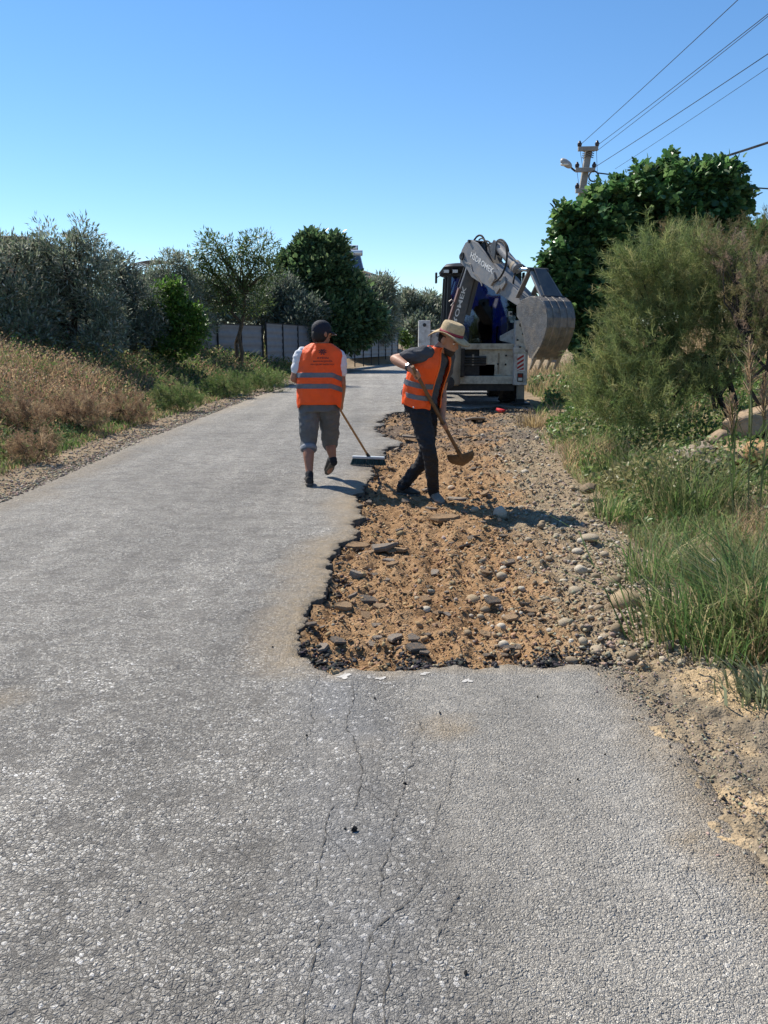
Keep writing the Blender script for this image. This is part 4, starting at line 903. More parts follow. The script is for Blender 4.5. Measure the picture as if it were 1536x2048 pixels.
SL = [mat('slab_%d' % i, c, .9, .25, 12, .6, 70, spec=.2, dirt=(.36, .22, .115), dscale=5, damt=.75) for i, c in enumerate([(.11, .102, .092), (.27, .18, .105), (.19, .168, .143), (.31, .215, .13), (.25, .222, .19)])]
TARM = [MT['tar']]
cob = share([stone_shape(100 + i, .9, .72, 1) for i in range(9)], ST, 'cobble')
def slab_shape(seed):
    r = random.Random(seed); n = r.randint(5, 8); pts_ = []
    for k in range(n):
        a = 2 * math.pi * (k + r.uniform(-.3, .3)) / n; q = r.uniform(.55, 1.05); pts_.append((q * math.cos(a), q * math.sin(a) * r.uniform(.6, .8)))
    v = [(x_ * .93, y_ * .93, .16 + r.uniform(-.05, .05)) for x_, y_ in pts_] + [(x_, y_, .02) for x_, y_ in pts_] + [(x_ * .85 + r.uniform(-.06, .06), y_ * .85, -.18) for x_, y_ in pts_]
    f = [tuple(range(n)), tuple(reversed(range(2 * n, 3 * n)))]
    for L in (0, 1): f += [(L * n + (k + 1) % n, L * n + k, (L + 1) * n + k, (L + 1) * n + (k + 1) % n) for k in range(n)]
    return [Vector(q) for q in v], f
sla = share([slab_shape(i) for i in range(12)], SL, 'slab')
lum = share([stone_shape(300 + i, .2, .8) for i in range(6)], TARM, 'lump')
rr = random.Random(9)
x, y = in_pit(700, 3.35, 14, rng, 2.0); k = x > xv(y) - 1.0 + .35 * rng.normal(size=len(x)); x, y = x[k][:120], y[k][:120]
for x_, y_ in zip(x, y):
    s0 = rr.uniform(.013, .030) * (1.4 if rr.random() < .15 else 1); s = s0 * (1 + .07 * y_); ci_ = rr.randrange(9); lab_ = '%s %s cobble %s %s' % (('small', 'middling', 'bigger')[(s0 > .019) + (s0 > .026)], ('greyish', 'light brown', 'whitish', 'dark brown', 'tan')[ci_ % 5], ('at the grass edge', 'in mid gravel', 'by the brown furrows')[(x_ < xv(y_) - .35) + (x_ < xv(y_) - .75)], ('closest to the sandy corner', 'near the largest boulder', 'near the white oval cobble', 'level with the two men', 'towards the digger')[(y_ > 3.9) + (y_ > 4.6) + (y_ > 6) + (y_ > 9)])
    put('cobble', cob[ci_], (x_, y_, float(pitz(x_, y_)) + s * .22), s, (rr.uniform(-.3, .3), rr.uniform(-.3, .3), rr.uniform(0, 6.3)), lab_, 'stone', 'cobbles in the gravel margin')
x, y = in_pit(500, 3.6, 15, rng, 1.7); k = x < xv(y) - .75; x, y = x[k][:120], y[k][:120]
for x_, y_ in zip(x, y):
    s0 = rr.uniform(.022, .055); s = s0 * (1 + .06 * y_); ci_ = rr.randrange(12); lab_ = '%s %s flake %s, %s' % (('small', 'middling', 'broad')[(s0 > .035) + (s0 > .045)], ('black', 'orange brown', 'dark grey', 'tan', 'light grey')[ci_ % 5], ('by the broken asphalt edge', 'among the left furrows', 'among the right furrows')[(x_ > .25) + (x_ > .75)], ('near the bottom', 'below the men', 'just before the men', 'beyond the men')[(y_ > 4.3) + (y_ > 5.6) + (y_ > 8)])
    put('asphalt_flake', sla[ci_], (x_, y_, float(pitz(x_, y_)) + s * .22), (s, s, s * .8), (rr.uniform(-.3, .3), rr.uniform(-.3, .3), rr.uniform(0, 6.3)), lab_, 'asphalt flake', 'broken road flakes in the dug strip')
ORD = ['nearest', 'second nearest', 'third nearest', 'fourth nearest', 'fifth nearest', 'sixth nearest', 'seventh nearest', 'eighth nearest', 'ninth nearest', 'tenth nearest', 'eleventh nearest', 'farthest']
by_label = {}
for o in list(COL.objects):
    if o.get('group') in ('cobbles in the gravel margin', 'broken road flakes in the dug strip'): by_label.setdefault(o['label'], []).append(o)
for lab_, obs in by_label.items():
    if len(obs) > 1:
        for k, o in enumerate(sorted(obs, key=lambda q: q.location.y)): o['label'] = '%s, %s' % (lab_, ORD[min(k, 11)])
def sp(px, py, kind, s, label, flat=.8, rot=None, dz=.3, cat=None, name=None, mi=0):
    p = at(px, py, -.05); z = surf(p.x, p.y); p = at(px, py, z); z = surf(p.x, p.y)
    me = {'c': cob, 's': sla, 'l': lum}[kind]; cat = cat or {'c': 'stone', 's': 'asphalt flake', 'l': 'asphalt lump'}[kind]; name = name or {'c': 'cobble', 's': 'asphalt_flake', 'l': 'asphalt_lump'}[kind]
    return put(name, me[mi % len(me)], (p.x, p.y, z + s * dz), (s, s, s * flat), rot or (rr.uniform(-.15, .15), rr.uniform(-.15, .15), rr.uniform(0, 6)), label, cat)
sp(1000, 1040, 'c', .085, 'pale egg shaped stone standing at the tip of the shadow', 1.1, (.3, 1.1, .9), .6, mi=2)
sp(1250, 1218, 'c', .095, 'largest round tan boulder in the gravel margin', .95, None, .45, mi=4)
sp(1162, 1142, 'c', .065, 'white oval cobble right of the furrows', .9, (.1, .5, .8), .4, mi=2)
sp(1127, 1163, 'c', .035, 'small flat white pebble left of the white oval cobble', .7, None, .4, mi=2)
sp(1180, 1088, 'c', .07, 'long cream cobble near the grass', .6, (0, 0, .5), .4, mi=0)
sp(1155, 1105, 'c', .055, 'whitish lumpy cobble above the white oval cobble', .8, None, .4, mi=2)
sp(1232, 1268, 'c', .04, 'small grey cobble just below the largest tan boulder', .9, None, .4, mi=3)
sp(1332, 1285, 'c', .04, 'white pebble where gravel meets the sandy soil', .7, None, .4, mi=2)
sp(885, 1043, 's', .17, 'broad tan crust flake just below the shovelling man', .8, (.1, 0, .1), .15, mi=1)
sp(862, 1021, 's', .085, 'pale grey flake below the grey shoe', .7, (0, .1, .2), .25, mi=4)
sp(912, 998, 's', .15, 'smooth grey asphalt plate right of the grey shoe', .5, (0, 0, .1), .2, mi=4)
sp(765, 1102, 's', .17, 'long grey asphalt slab near the dusty left edge', .6, (0, .15, 2.6), .2, mi=2)
sp(712, 1100, 's', .13, 'tan slab tilted up next to the long grey slab', .8, (.15, .1, .3), .25, mi=1)
sp(800, 1105, 's', .10, 'tan slab right of the long grey slab', .8, (-.1, .1, .2), .25, mi=3)
sp(714, 1155, 's', .075, 'thick brown and grey block near the dusty edge', 1.4, (.1, .2, .2), .3, mi=4)
sp(735, 1205, 's', .09, 'dark slate coloured slab with tan lumps around it', 1.0, (.1, .2, .2), .3, mi=0)
sp(690, 1215, 's', .09, 'tan wedge shaped slab at the left edge of the furrows', 1.0, (.2, .1, .8), .3, mi=3)
sp(832, 1308, 's', .07, 'dark flat asphalt piece at the bottom of the dug strip', .9, (.1, .1, .2), .3, mi=0)
sp(825, 1283, 's', .06, 'thin grey flake above the dark flat asphalt piece', .6, (.2, .1, .2), .4, mi=2)
sp(755, 1278, 's', .045, 'pale grey angular chunk left of the thin grey flake', 1.4, (.2, .1, 1.2), .4, mi=4)
sp(985, 1218, 's', .065, 'dark edged flake in the middle of the furrows', .9, (.3, .1, .2), .4, mi=0)
sp(950, 845, 's', .42, 'long pale asphalt plank slanting across the far dark rubble', .35, (.1, .12, 2.2), .15, mi=4)
sp(815, 885, 's', .22, 'dark thin slab lying behind the broom', .4, (0, .1, .1), .25, mi=2)
for i, (q, s, lab) in enumerate([((708, 1662), .016, 'largest black tar lump on the near road'), ((690, 1658), .007, 'tiny black crumb beside the largest tar lump'), ((810, 1568), .008, 'black crumb on the long middle crack'), ((1447, 1598), .016, 'black lump at the crumbled right road edge'), ((1423, 1372), .014, 'black lump on the sandy soil near the grass'), ((1375, 1370), .009, 'small black crumb on the sandy soil'), ((613, 1472), .008, 'black crumb left of the cracks'), ((1210, 1510), .007, 'lone black crumb on the beige lane'), ((932, 1948), .007, 'black crumb near the bottom of the photo'), ((280, 1805), .006, 'black crumb on the coarse left lane'), ((880, 1428), .009, 'black crumb above the sandy stain'), ((1075, 1395), .007, 'black crumb under the dug strip right of centre'), ((750, 1398), .008, 'black crumb below the white bite mark'), ((545, 1295), .008, 'black crumb just left of the dug corner'), ((1337, 1418), .010, 'black crumb where asphalt meets sand'), ((1340, 1495), .010, 'black crumb at the sandy road rim'), ((1140, 1565), .006, 'black crumb low on the beige lane'), ((1155, 1560), .006, 'twin black crumb low on the beige lane'), ((920, 1334), .026, 'black tar lump on the near edge below the furrows'), ((1040, 1330), .030, 'biggest black tar clump on the near edge of the dug strip'), ((985, 1318), .026, 'black tar clump left of the biggest one'), ((905, 1262), .024, 'black clump inside the furrows'), ((1085, 1228), .024, 'black clump right of the furrows'), ((880, 1235), .022, 'black clump above the pale flakes')]):
    sp(*q, 'l', s, lab, 1.0, (rr.uniform(0, 3), rr.uniform(0, 3), 0), .5, mi=i)
# boulders on the bank
def boulder(label, px, py, Y, rx, ry, color, seed, rot=0, dip=0.0):
    r = np.random.default_rng(seed); v, f = ico(2); c = W(px, py, Y); a, b = M_(rx, Y), M_(ry, Y)
    def n3(p, k): return (vn(p[:, 0] * k + 3.1 * seed, p[:, 1] * k + p[:, 2] * k * .7, seed) + vn(p[:, 2] * k + 1.7, p[:, 0] * k - p[:, 1] * k * .6, seed + 5)) - 1
    v = v * (1 + .30 * n3(v, 1.6) + .16 * n3(v, 4) + .08 * n3(v, 9))[:, None]
    for k in range(12):
        n = r.normal(size=3); n /= np.linalg.norm(n); d = r.uniform(.45, .75); q = v @ n; v = v - np.outer(np.clip(q - d, 0, None), n)
    v = v * np.array([a * 1.25, a * 1.1, b * 1.3]); R_ = np.array((Matrix.Rotation(rot, 3, 'Y') @ Matrix.Rotation(r.uniform(-.4, .4), 3, 'Z')))
    v = v @ R_.T + np.array(c); bse = Vector((c.x, c.y, H1(c.x, c.y)))
    props(mesh_np('boulder', v, [f], mat('boulder_stone', color, .9, .35, 6, .9, 22, spec=.2, dirt=(.24, .15, .08), dscale=4, damt=.7), org=bse), label, 'rock', 'rocks on the right bank')
boulder('large tan slab rock sloping under the dry shrub', 1485, 855, 8.6, 60, 34, (.33, .245, .165), 1, -.38)
boulder('lower tan rock with grey end in the grass', 1395, 908, 8.3, 42, 24, (.31, .255, .195), 2, -.15)
boulder('pale rock between the two tan slabs at the edge', 1500, 910, 8.0, 46, 28, (.34, .25, .155), 3, -.1)
boulder('orange brown earth covered rock at the right edge', 1525, 905, 7.6, 40, 26, (.36, .22, .11), 4, .1)
boulder('smooth pale grey stone half hidden in long grass', 1442, 1150, 5.2, 50, 24, (.40, .41, .42), 5, -.05)
boulder('small brown rock at the gravel edge under the grass', 1178, 975, 7.6, 18, 12, (.20, .15, .10), 6, 0)
boulder('small tan rock wedged left of the large sloping slab', 1432, 880, 8.5, 26, 16, (.30, .22, .145), 7, -.2)
boulder('flat brown rock tucked under the large sloping slab', 1462, 893, 8.3, 34, 13, (.25, .17, .10), 8, -.25)
boulder('grey brown stone low in the grass beside the flat brown rock', 1425, 930, 8.0, 24, 13, (.27, .235, .19), 9, .1)
# ------------------------------------------------------------------ digger
YD = 19.3
dig = empty('backhoe_loader', (W(950, 690, YD).x, YD, 0), 'white and grey backhoe loader parked with its bucket swung to the right', 'digger')
def Q(px, py, dy=0.0): return W(px, py, YD + dy)
def bx(mb, pa, pb, y0, y1):
    """box between two photo corners (taken at the rear plane), from depth y0 to y1 behind that plane"""
    a, b = Q(*pa), Q(*pb); c = (a + b) / 2
    return mb.box((c.x, YD + (y0 + y1) / 2, c.z), (abs(a.x - b.x), y1 - y0, abs(a.z - b.z)))
# chassis
m = MB(); bx(m, (905, 752), (1036, 768), .0, .22); m.build('lower_rail', MT['cream_paint'], dig, bevel=.012)
m = MB(); bx(m, (905, 687), (1034, 699), .0, .2); m.build('upper_rail', MT['cream_paint'], dig, bevel=.012)
m = MB(); bx(m, (960, 699), (1030, 752), .10, .16); rp = m.build('rear_panel', MT['cream_paint'], dig, bevel=.01)
m = MB(); bx(m, (997, 706), (999, 748), .085, .105); m.build('seam', MT['dusty_steel'], rp)
for q in ((1012, 711), (1011, 729), (996, 728)): m = MB(); m.ellipsoid(Q(*q, .09), (.025, .03, .025)); m.build('bolt', MT['black_steel'], rp, smooth=True)
m = MB(); bx(m, (884, 699), (962, 753), .18, .24); m.build('rear_recess', MT['black_steel'], dig)
m = MB(); bx(m, (925, 712), (973, 731), .04, .16); sl = m.build('slide_block', MT['dark_grey_paint'], dig, bevel=.015)
m = MB(); bx(m, (945, 709), (948, 731), .02, .05); m.build('plate_edge', MT['worn_steel'], sl)
for k in range(3): m = MB(); m.tube([Q(926, 716 + k * 5, .02), Q(972, 717 + k * 5, .02)], .022, 8); m.build('hose', MT['rubber'], sl, smooth=True)
m = MB(); bx(m, (884, 768), (1030, 782), .1, .5); m.build('axle_guard', MT['black_steel'], dig)
m = MB(); c = Q(955, 745); m.box((c.x, YD + 2.2, .80), (.9, 4.2, .45)); m.build('chassis', MT['black_steel'], dig, bevel=.02)
# stabilisers
def stab(pxc, label):
    m = MB(); bx(m, (pxc - 11, 641), (pxc + 11, 770), -.12, .14); o = m.build('stabiliser', MT['white_paint'], dig, bevel=.012); o['label'] = label
    m = MB(); bx(m, (pxc - 7, 770), (pxc + 6, 806), -.07, .09); m.build('inner_leg', MT['dusty_steel'], o, bevel=.01)
    m = MB(); c = Q(pxc, 770); m.box((c.x, YD, .06), (.42, .5, .05)); m.box((c.x, YD, .12), (.2, .24, .1)); m.build('foot_pad', MT['black_steel'], o, bevel=.01)
    m = MB(); p = Q(pxc + 1, 650, -.12); m.tube([p + Vector((0, -.012, 0)), p + Vector((0, .02, 0))], .045, 12); m.build('hole', MT['black_steel'], o)
    m = MB(); bx(m, (pxc - 15, 694), (pxc + 11, 706), -.15, .02); m.build('collar', MT['white_paint'], o, bevel=.01)
    m = MB(); bx(m, (pxc - 7, 707), (pxc + 7, 742), -.135, -.122); s = m.build('hazard_plate', MT['sign_white'], o)
    for k in range(4):
        m = MB(); z0 = 711 + k * 8.5; a, b, c_, d = Q(pxc - 6.5, z0 + 6, -.138), Q(pxc + 6.5, z0 - 2, -.138), Q(pxc + 6.5, min(z0 + 2.5, 741), -.138), Q(pxc - 6.5, min(z0 + 10.5, 741), -.138)
        m.add([a, b, c_, d], [(0, 1, 2, 3)]); m.build('stripe', MT['stripe_red'], s)
    m = MB(); bx(m, (pxc - 8, 746), (pxc + 3, 763), -.14, -.121); s = m.build('tail_lamp_box', MT['black_plastic'], o, bevel=.006)
    m = MB(); bx(m, (pxc - 6.5, 748), (pxc + 1.5, 754), -.15, -.138); m.build('lamp', MT['lens_red'], s, bevel=.006)
    m = MB(); bx(m, (pxc - 6.5, 755), (pxc + 1.5, 761), -.15, -.138); m.build('lamp', MT['lens'], s, bevel=.006)
stab(1041, 'white stabiliser post with red striped plate on the grass side'); stab(848, 'white stabiliser post on the road side')
for q in ((1040, 694), (1046, 668), (1035, 680)): m = MB(); p = Q(*q, -.16); m.ellipsoid(p, (.03, .03, .02)); m.build('bolt', MT['black_steel'], dig, smooth=True)
# wheels
def wheel(xc, yc, R_, wd, lugs):
    c = Vector((xc, yc, R_)); n = 40; prof = [(.56, -.42), (.72, -.5), (.93, -.47), (1.0, -.36), (1.0, .36), (.93, .47), (.72, .5), (.56, .42)]; rings = []
    for k in range(n):
        a = 2 * math.pi * k / n; rings.append([c + Vector((q * wd, r_ * R_ * math.cos(a), r_ * R_ * math.sin(a))) for r_, q in prof])
    m = MB(); m.loft(rings + [rings[0]], cap=False, closed=True); w = m.build('wheel', MT['rubber'], dig, smooth=True)
    m = MB()
    for k in range(lugs):
        for sgn in (-1, 1):
            a = 2 * math.pi * (k + (.25 if sgn > 0 else 0)) / lugs; b = a + .22
            p0 = c + Vector((sgn * .03 * wd, R_ * 1.0 * math.cos(a), R_ * 1.0 * math.sin(a))); p1 = c + Vector((sgn * .48 * wd, R_ * .985 * math.cos(b), R_ * .985 * math.sin(b)))
            m.beam(p0, p1, .05, .06, up=(0, math.cos(a), math.sin(a)))
    m.build('tread_lugs', MT['rubber'], w)
    m = MB()
    for sgn in (-1, 1): m.tube([c + Vector((sgn * wd * .40, 0, 0)), c + Vector((sgn * wd * .30, 0, 0))], R_ * .58, 28)
    m.tube([c + Vector((-wd * .44, 0, 0)), c + Vector((wd * .44, 0, 0))], R_ * .2, 16); m.build('rim', MT['white_paint'], w, smooth=True)
xr_, xl_ = Q(1034, 700).x, Q(866, 700).x
wheel(xr_ + .02, YD + 1.15, .80, .46, 18); wheel(xl_ + .02, YD + 1.15, .80, .46, 18); wheel(xr_ - .04, YD + 3.5, .50, .36, 14); wheel(xl_ + .08, YD + 3.5, .50, .36, 14)
for px in (1034, 866):
    x_ = Q(px, 700).x; m = MB(); n = 12; ring = []
    for k in range(n + 1):
        a = math.pi * k / n; ring.append([Vector((x_ - .26, YD + 1.15 + .95 * math.cos(a), .85 + .95 * math.sin(a) * .82)), Vector((x_ + .26, YD + 1.15 + .95 * math.cos(a), .85 + .95 * math.sin(a) * .82))])
    m.loft(ring, cap=False, closed=False); m.build('fender', MT['white_paint'], dig, solid=.03)
m = MB()
for dx, dz in ((-.10, 0), (.10, .02)): m.tube([Q(868, 672, .03) + Vector((dx, 0, dz)), Q(868, 672, .06) + Vector((dx, 0, dz))], .045, 14)
bx2 = MB(); bx(bx2, (860, 660), (884, 692), .05, .4); fr = bx2.build('side_locker', MT['white_paint'], dig, bevel=.05)
m.build('lid_ring', MT['galvanised'], fr)
# cab
cxl, cxr = Q(893, 600, .75).x, Q(1040, 600, .75).x; y0c, y1c = YD + .55, YD + 2.35; zb, zt = 1.32, Q(900, 541).z
def pillar(x_, y_, x2, y2, nm='cab_pillar'):
    m = MB(); m.beam((x_, y_, zb), (x2, y2, zt), .09, .09, up=(0, 1, 0)); return m.build(nm, MT['black_plastic'], dig, bevel=.015)
tx = .06
for s_, x_ in ((1, cxl), (-1, cxr)):
    pillar(x_, y0c, x_ + s_ * tx, y0c + .05); pillar(x_, y1c, x_ + s_ * tx, y1c - .1); pillar(x_ - s_ * .03, (y0c + y1c) / 2, x_ + s_ * tx, (y0c + y1c) / 2)
m = MB(); xc = (cxl + cxr) / 2; zr = zt
rings = []
for dz, ex in ((0, .0), (.05, .10), (.14, .13), (.21, .06), (.24, -.10)):
    hw, hy = (cxr - cxl) / 2 - .03 + ex, (y1c - y0c) / 2 + ex; rad = .22; rg = []
    for cxs, cys, a0 in ((1, 1, 0), (-1, 1, 90), (-1, -1, 180), (1, -1, 270)):
        for k in range(5):
            a = math.radians(a0 + k * 22.5); rg.append(Vector((xc + cxs * (hw - rad) + rad * math.cos(a), (y0c + y1c) / 2 + cys * (hy - rad) + rad * math.sin(a), zr + dz)))
    rings.append(rg)
m.loft(rings); roof = m.build('cab_roof', MT['black_plastic'], dig, smooth=True)
for px in (895, 913, 1010, 1026): m = MB(); bx(m, (px - 6, 536), (px + 6, 544), .34, .45); l = m.build('work_lamp', MT['black_plastic'], roof, bevel=.01); m = MB(); bx(m, (px - 5, 537), (px + 5, 543), .325, .342); m.build('lens', MT['lens'], l)
m = MB(); bx(m, (884, 541), (1034, 549), .55, .62); m.build('rear_header', MT['black_plastic'], dig, bevel=.01)
def pane(vs, label=None):
    m = MB(); m.add(vs, [tuple(range(len(vs)))]); o = m.build('cab_window', MT['cab_glass'], dig, solid=.008)
    if label: o['label'] = label
pane([(cxl, y0c + .02, zb + .1), (cxr, y0c + .02, zb + .1), (cxr - tx, y0c + .06, zt), (cxl + tx, y0c + .06, zt)], 'dark blue tinted rear window')
for s_, x_ in ((1, cxl), (-1, cxr)):
    ym = (y0c + y1c) / 2
    pane([(x_, y0c + .06, zb + .1), (x_ - s_ * .03, ym - .05, zb + .1), (x_ + s_ * tx, ym - .05, zt), (x_ + s_ * tx, y0c + .09, zt)]); pane([(x_ - s_ * .03, ym + .05, zb - .1), (x_, y1c - .05, zb - .1), (x_ + s_ * tx, y1c - .14, zt), (x_ + s_ * tx, ym + .05, zt)])
pane([(cxl, y1c, zb - .2), (cxr, y1c, zb - .2), (cxr - tx, y1c - .1, zt), (cxl + tx, y1c - .1, zt)])
m = MB(); m.box((xc, (y0c + y1c) / 2, zb - .18), (cxr - cxl + .04, y1c - y0c, .4)); m.build('cab_floor', MT['black_steel'], dig, bevel=.02)
m = MB(); m.box((xc, y0c + .02, zb + .06), (cxr - cxl, .08, .10)); m.build('window_sill', MT['dark_grey_paint'], dig, bevel=.01)
m = MB(); m.box((xc + .05, y0c + .75, zb + .35), (.5, .5, .14)); m.box((xc + .05, y0c + .5, zb + .75), (.48, .14, .75)); m.box((xc + .05, y0c + .5, zb + 1.2), (.28, .1, .2)); m.build('seat', MT['black_plastic'], dig, bevel=.04)
for dx in (-.3, .38): m = MB(); m.tube([(xc + dx, y0c + .3, zb), (xc + dx, y0c + .28, zb + .55)], .02, 8); m.ellipsoid((xc + dx, y0c + .28, zb + .58), (.035, .035, .05)); m.build('control_lever', MT['black_plastic'], dig, smooth=True)
m = MB(); m.box((xc, y1c - .25, zb + .3), (.35, .3, .6)); m.tube([(xc, y1c - .5, zb + .62), (xc, y1c - .47, zb + .64)], .2, 20); m.build('dashboard', MT['black_plastic'], dig, bevel=.02)
m = MB(); bx(m, (1024, 621), (1031, 631), .52, .55); m.build('sticker', MT['sign_white'], dig); m = MB(); bx(m, (1026, 623.5), (1032, 628.5), .50, .515); m.build('sticker_mark', MT['dark_grey_paint'], dig)
for px, s_ in ((877, -1), (1042, 1)):
    m = MB(); p = Q(px, 556, 1.2) + Vector((s_ * .06, 0, 0)); m.box(p, (.05, .16, .26)); m.tube([p, p + Vector((-s_ * .2, .1, .12))], .014, 6); m.build('mirror', MT['black_plastic'], dig, bevel=.015)
for k, zz in enumerate((620, 655)): m = MB(); p = Q(1042, zz, .6); m.box(p, (.08, .1, .09)); m.build('hinge', MT['black_plastic'], dig, bevel=.012)
# bright side panel seen beyond the lower right of the cab
m = MB(); a, b, c_, d = Q(1000, 672, .45), Q(1032, 655, .45), Q(1032, 689, .45), Q(1000, 681, .45); m.prism([a, b, c_, d], (0, .06, 0)); m.build('corner_panel', MT['white_paint'], dig, bevel=.01)
# hood, front loader
m = MB(); m.box((xc, YD + 3.3, 1.25), (1.0, 1.9, .75)); m.build('engine_hood', MT['white_paint'], dig, bevel=.08)
m = MB(); m.tube([(xc + .35, YD + 2.9, 1.6), (xc + .35, YD + 2.9, 2.3)], .05, 10); m.build('exhaust', MT['black_steel'], dig)
for s_ in (-1, 1):
    m = MB(); x_ = xc + s_ * .68; m.beam((x_, YD + 2.6, 1.55), (x_, YD + 3.9, 1.35), .12, .26); m.beam((x_, YD + 3.9, 1.35), (x_, YD + 4.9, .5), .12, .24); m.build('loader_arm', MT['white_paint'], dig, bevel=.02)
m = MB(); xs = 1.15; prof = [(4.8, .75), (4.75, .3), (4.85, .1), (5.5, .05), (5.5, .08), (4.92, .15), (4.84, .34), (4.88, .75)]
m.prism([(xc - xs, YD + a, b) for a, b in prof], (2 * xs, 0, 0))
for s_ in (-1, 1): m.prism([(xc + s_ * xs, YD + 4.8, .75), (xc + s_ * xs, YD + 4.75, .3), (xc + s_ * xs, YD + 4.85, .1), (xc + s_ * xs, YD + 5.5, .05)], (-s_ * .03, 0, 0))
m.build('loader_bucket', MT['dark_grey_paint'], dig)
# swing post
m = MB(); a, b = Q(908, 690, -.35), Q(904, 768, -.35)
m.tube([a + Vector((0, 0, .1)), a, a.lerp(b, .5), b, b - Vector((0, 0, .04))], [.15, .2, .215, .22, .17], 14, flat=.8); sw = m.build('swing_post', MT['dusty_steel'], dig, smooth=True)
m = MB(); m.tube([b + Vector((-.1, -.12, .05)), b + Vector((-.1, -.26, .05))], .14, 16); m.tube([b + Vector((-.1, -.25, .05)), b + Vector((-.1, -.30, .05))], .08, 12); m.build('pivot_pin', MT['black_steel'], sw, smooth=True)
m = MB(); m.box(Q(908, 725, -.08), (.5, .3, .7)); m.build('carriage', MT['black_steel'], dig, bevel=.03)
# boom: raised, leaning a little to the right
b0, b1 = Q(896, 700, -.35), Q(944, 531, -.55)
ax = (b1 - b0).normalized(); sd = ax.cross(Vector((0, 1, 0))).normalized(); fwd = sd.cross(ax).normalized()
m = MB(); L_ = (b1 - b0).length
prof = [(0, .14), (L_ * .35, .17), (L_ * .8, .125), (L_, .11)]
rings = []
for s_, hw in prof:
    c = b0 + ax * s_; rings.append([c + sd * hw - fwd * .20, c - sd * hw - fwd * .20, c - sd * hw + fwd * .20, c + sd * hw + fwd * .20])
m.loft(rings); boom = m.build('boom', MT['dark_grey_paint'], dig, bevel=.012)
m = MB(); c0, c1 = b0 + ax * .2 + sd * .18, b0 + ax * (L_ * .72) + sd * .145; m.beam(c0, c1, .045, .43, up=fwd); m.build('side_flange', mat('flange', (.14, .075, .06), .6, .2, 8), boom)
m = MB(); e0 = b0 + ax * (L_ * .45) - sd * .20 + fwd * -.05; e1 = b0 + ax * (L_ * 1.02) - sd * .17; m.tube([e0, e0.lerp(e1, .72)], .075, 12); m.build('boom_cylinder', MT['dark_grey_paint'], boom, smooth=True)
m = MB(); m.tube([e0.lerp(e1, .7), e1], .035, 10); m.build('cylinder_rod', MT['chrome'], boom, smooth=True)
m = MB(); m.tube([e1 + Vector((0, .2, 0)), e1 - Vector((0, .24, 0))], .06, 12); m.build('pin', MT['black_steel'], boom, smooth=True); m = MB(); m.tube([b1 + Vector((0, .22, 0)), b1 - Vector((0, .26, 0))], .07, 12); m.build('pin', MT['black_steel'], boom, smooth=True)
m = MB(); p = Q(902, 612, -.62); m.tube([p, p + ax * .1 + sd * -.05, p + ax * .14 + sd * .03, p + ax * .08 + sd * .07], .018, 8); m.build('hose_clip', MT['worn_steel'], boom, smooth=True)
m = MB(); m.beam(b0 + ax * 1.45 + sd * .19 - fwd * .1, b0 + ax * 1.95 + sd * .16 - fwd * .1, .03, .07, up=fwd); m.build('bracket', MT['black_steel'], boom)
def text_mesh(s, name):
    cu = bpy.data.curves.new(name, 'FONT'); cu.body = s; cu.align_x = 'CENTER'; cu.align_y = 'CENTER'; cu.resolution_u = 2; cu.offset = .012
    o = bpy.data.objects.new(name, cu); COL.objects.link(o); dg = bpy.context.evaluated_depsgraph_get(); dg.update()
    me = bpy.data.meshes.new_from_object(o.evaluated_get(dg)); V = np.array([v.co[:] for v in me.vertices]); F = [tuple(p.vertices) for p in me.polygons]
    bpy.data.objects.remove(o); bpy.data.curves.remove(cu); bpy.data.meshes.remove(me); return V, F
def lettering(s, c, ux, uy, width, height, material, parent, name='lettering', nrm=None, proud=.004):
    V, F = text_mesh(s, name); w = V[:, 0].max() - V[:, 0].min(); h = V[:, 1].max() - V[:, 1].min(); cx_, cy_ = (V[:, 0].max() + V[:, 0].min()) / 2, (V[:, 1].max() + V[:, 1].min()) / 2
    n = nrm if nrm is not None else ux.cross(uy)
    m = MB(); m.add([c + ux * ((v[0] - cx_) / w * width) + uy * ((v[1] - cy_) / h * height) + n * proud for v in V], F); return m.build(name, material, parent, fixn=False)
lettering('HİDROMEK', b0 + ax * (L_ * .42) - fwd * .205 + sd * .03, ax, -sd, 1.35, .13, MT['sign_white'], boom, nrm=-fwd)
# dipper arm: comes towards the road and to the right
d0, d1 = W(937, 514, YD - .6), W(1064, 611, 16.6)
da = (d1 - d0).normalized(); hv_ = Vector((da.x, da.y, 0)).normalized(); wv = Vector((-hv_.y, hv_.x, 0)); wv = wv if wv.x > 0 else -wv      # wv: to the right side
du = wv.cross(da).normalized(); du = du if du.z > 0 else -du; DL = (d1 - d0).length
prof = [(-.10, -.05), (-.02, -.16), (.30, -.17), (.55, -.26), (.85, -.24), (1.1, -.20), (DL * .62, -.17), (DL * .86, -.13), (DL, -.09), (DL + .08, 0), (DL, .10), (DL * .8, .16), (DL * .55, .27), (1.15, .30), (.75, .41), (.42, .48), (.18, .45), (-.03, .32), (-.10, .12)]
def dp(s_, t_, w_): return d0 + da * s_ + du * t_ + wv * w_
HWD = .17
m = MB(); m.prism([dp(s_, t_, -HWD) for s_, t_ in prof], wv * .03); dip = m.build('dipper_arm', MT['grey_paint'], dig, bevel=.008); m = MB(); m.prism([dp(s_, t_, HWD - .03) for s_, t_ in prof], wv * .03); m.build('side_plate', MT['grey_paint'], dip, bevel=.008)
m = MB()
inner_ = [(s_ + .02, t_ * .93) for s_, t_ in prof]
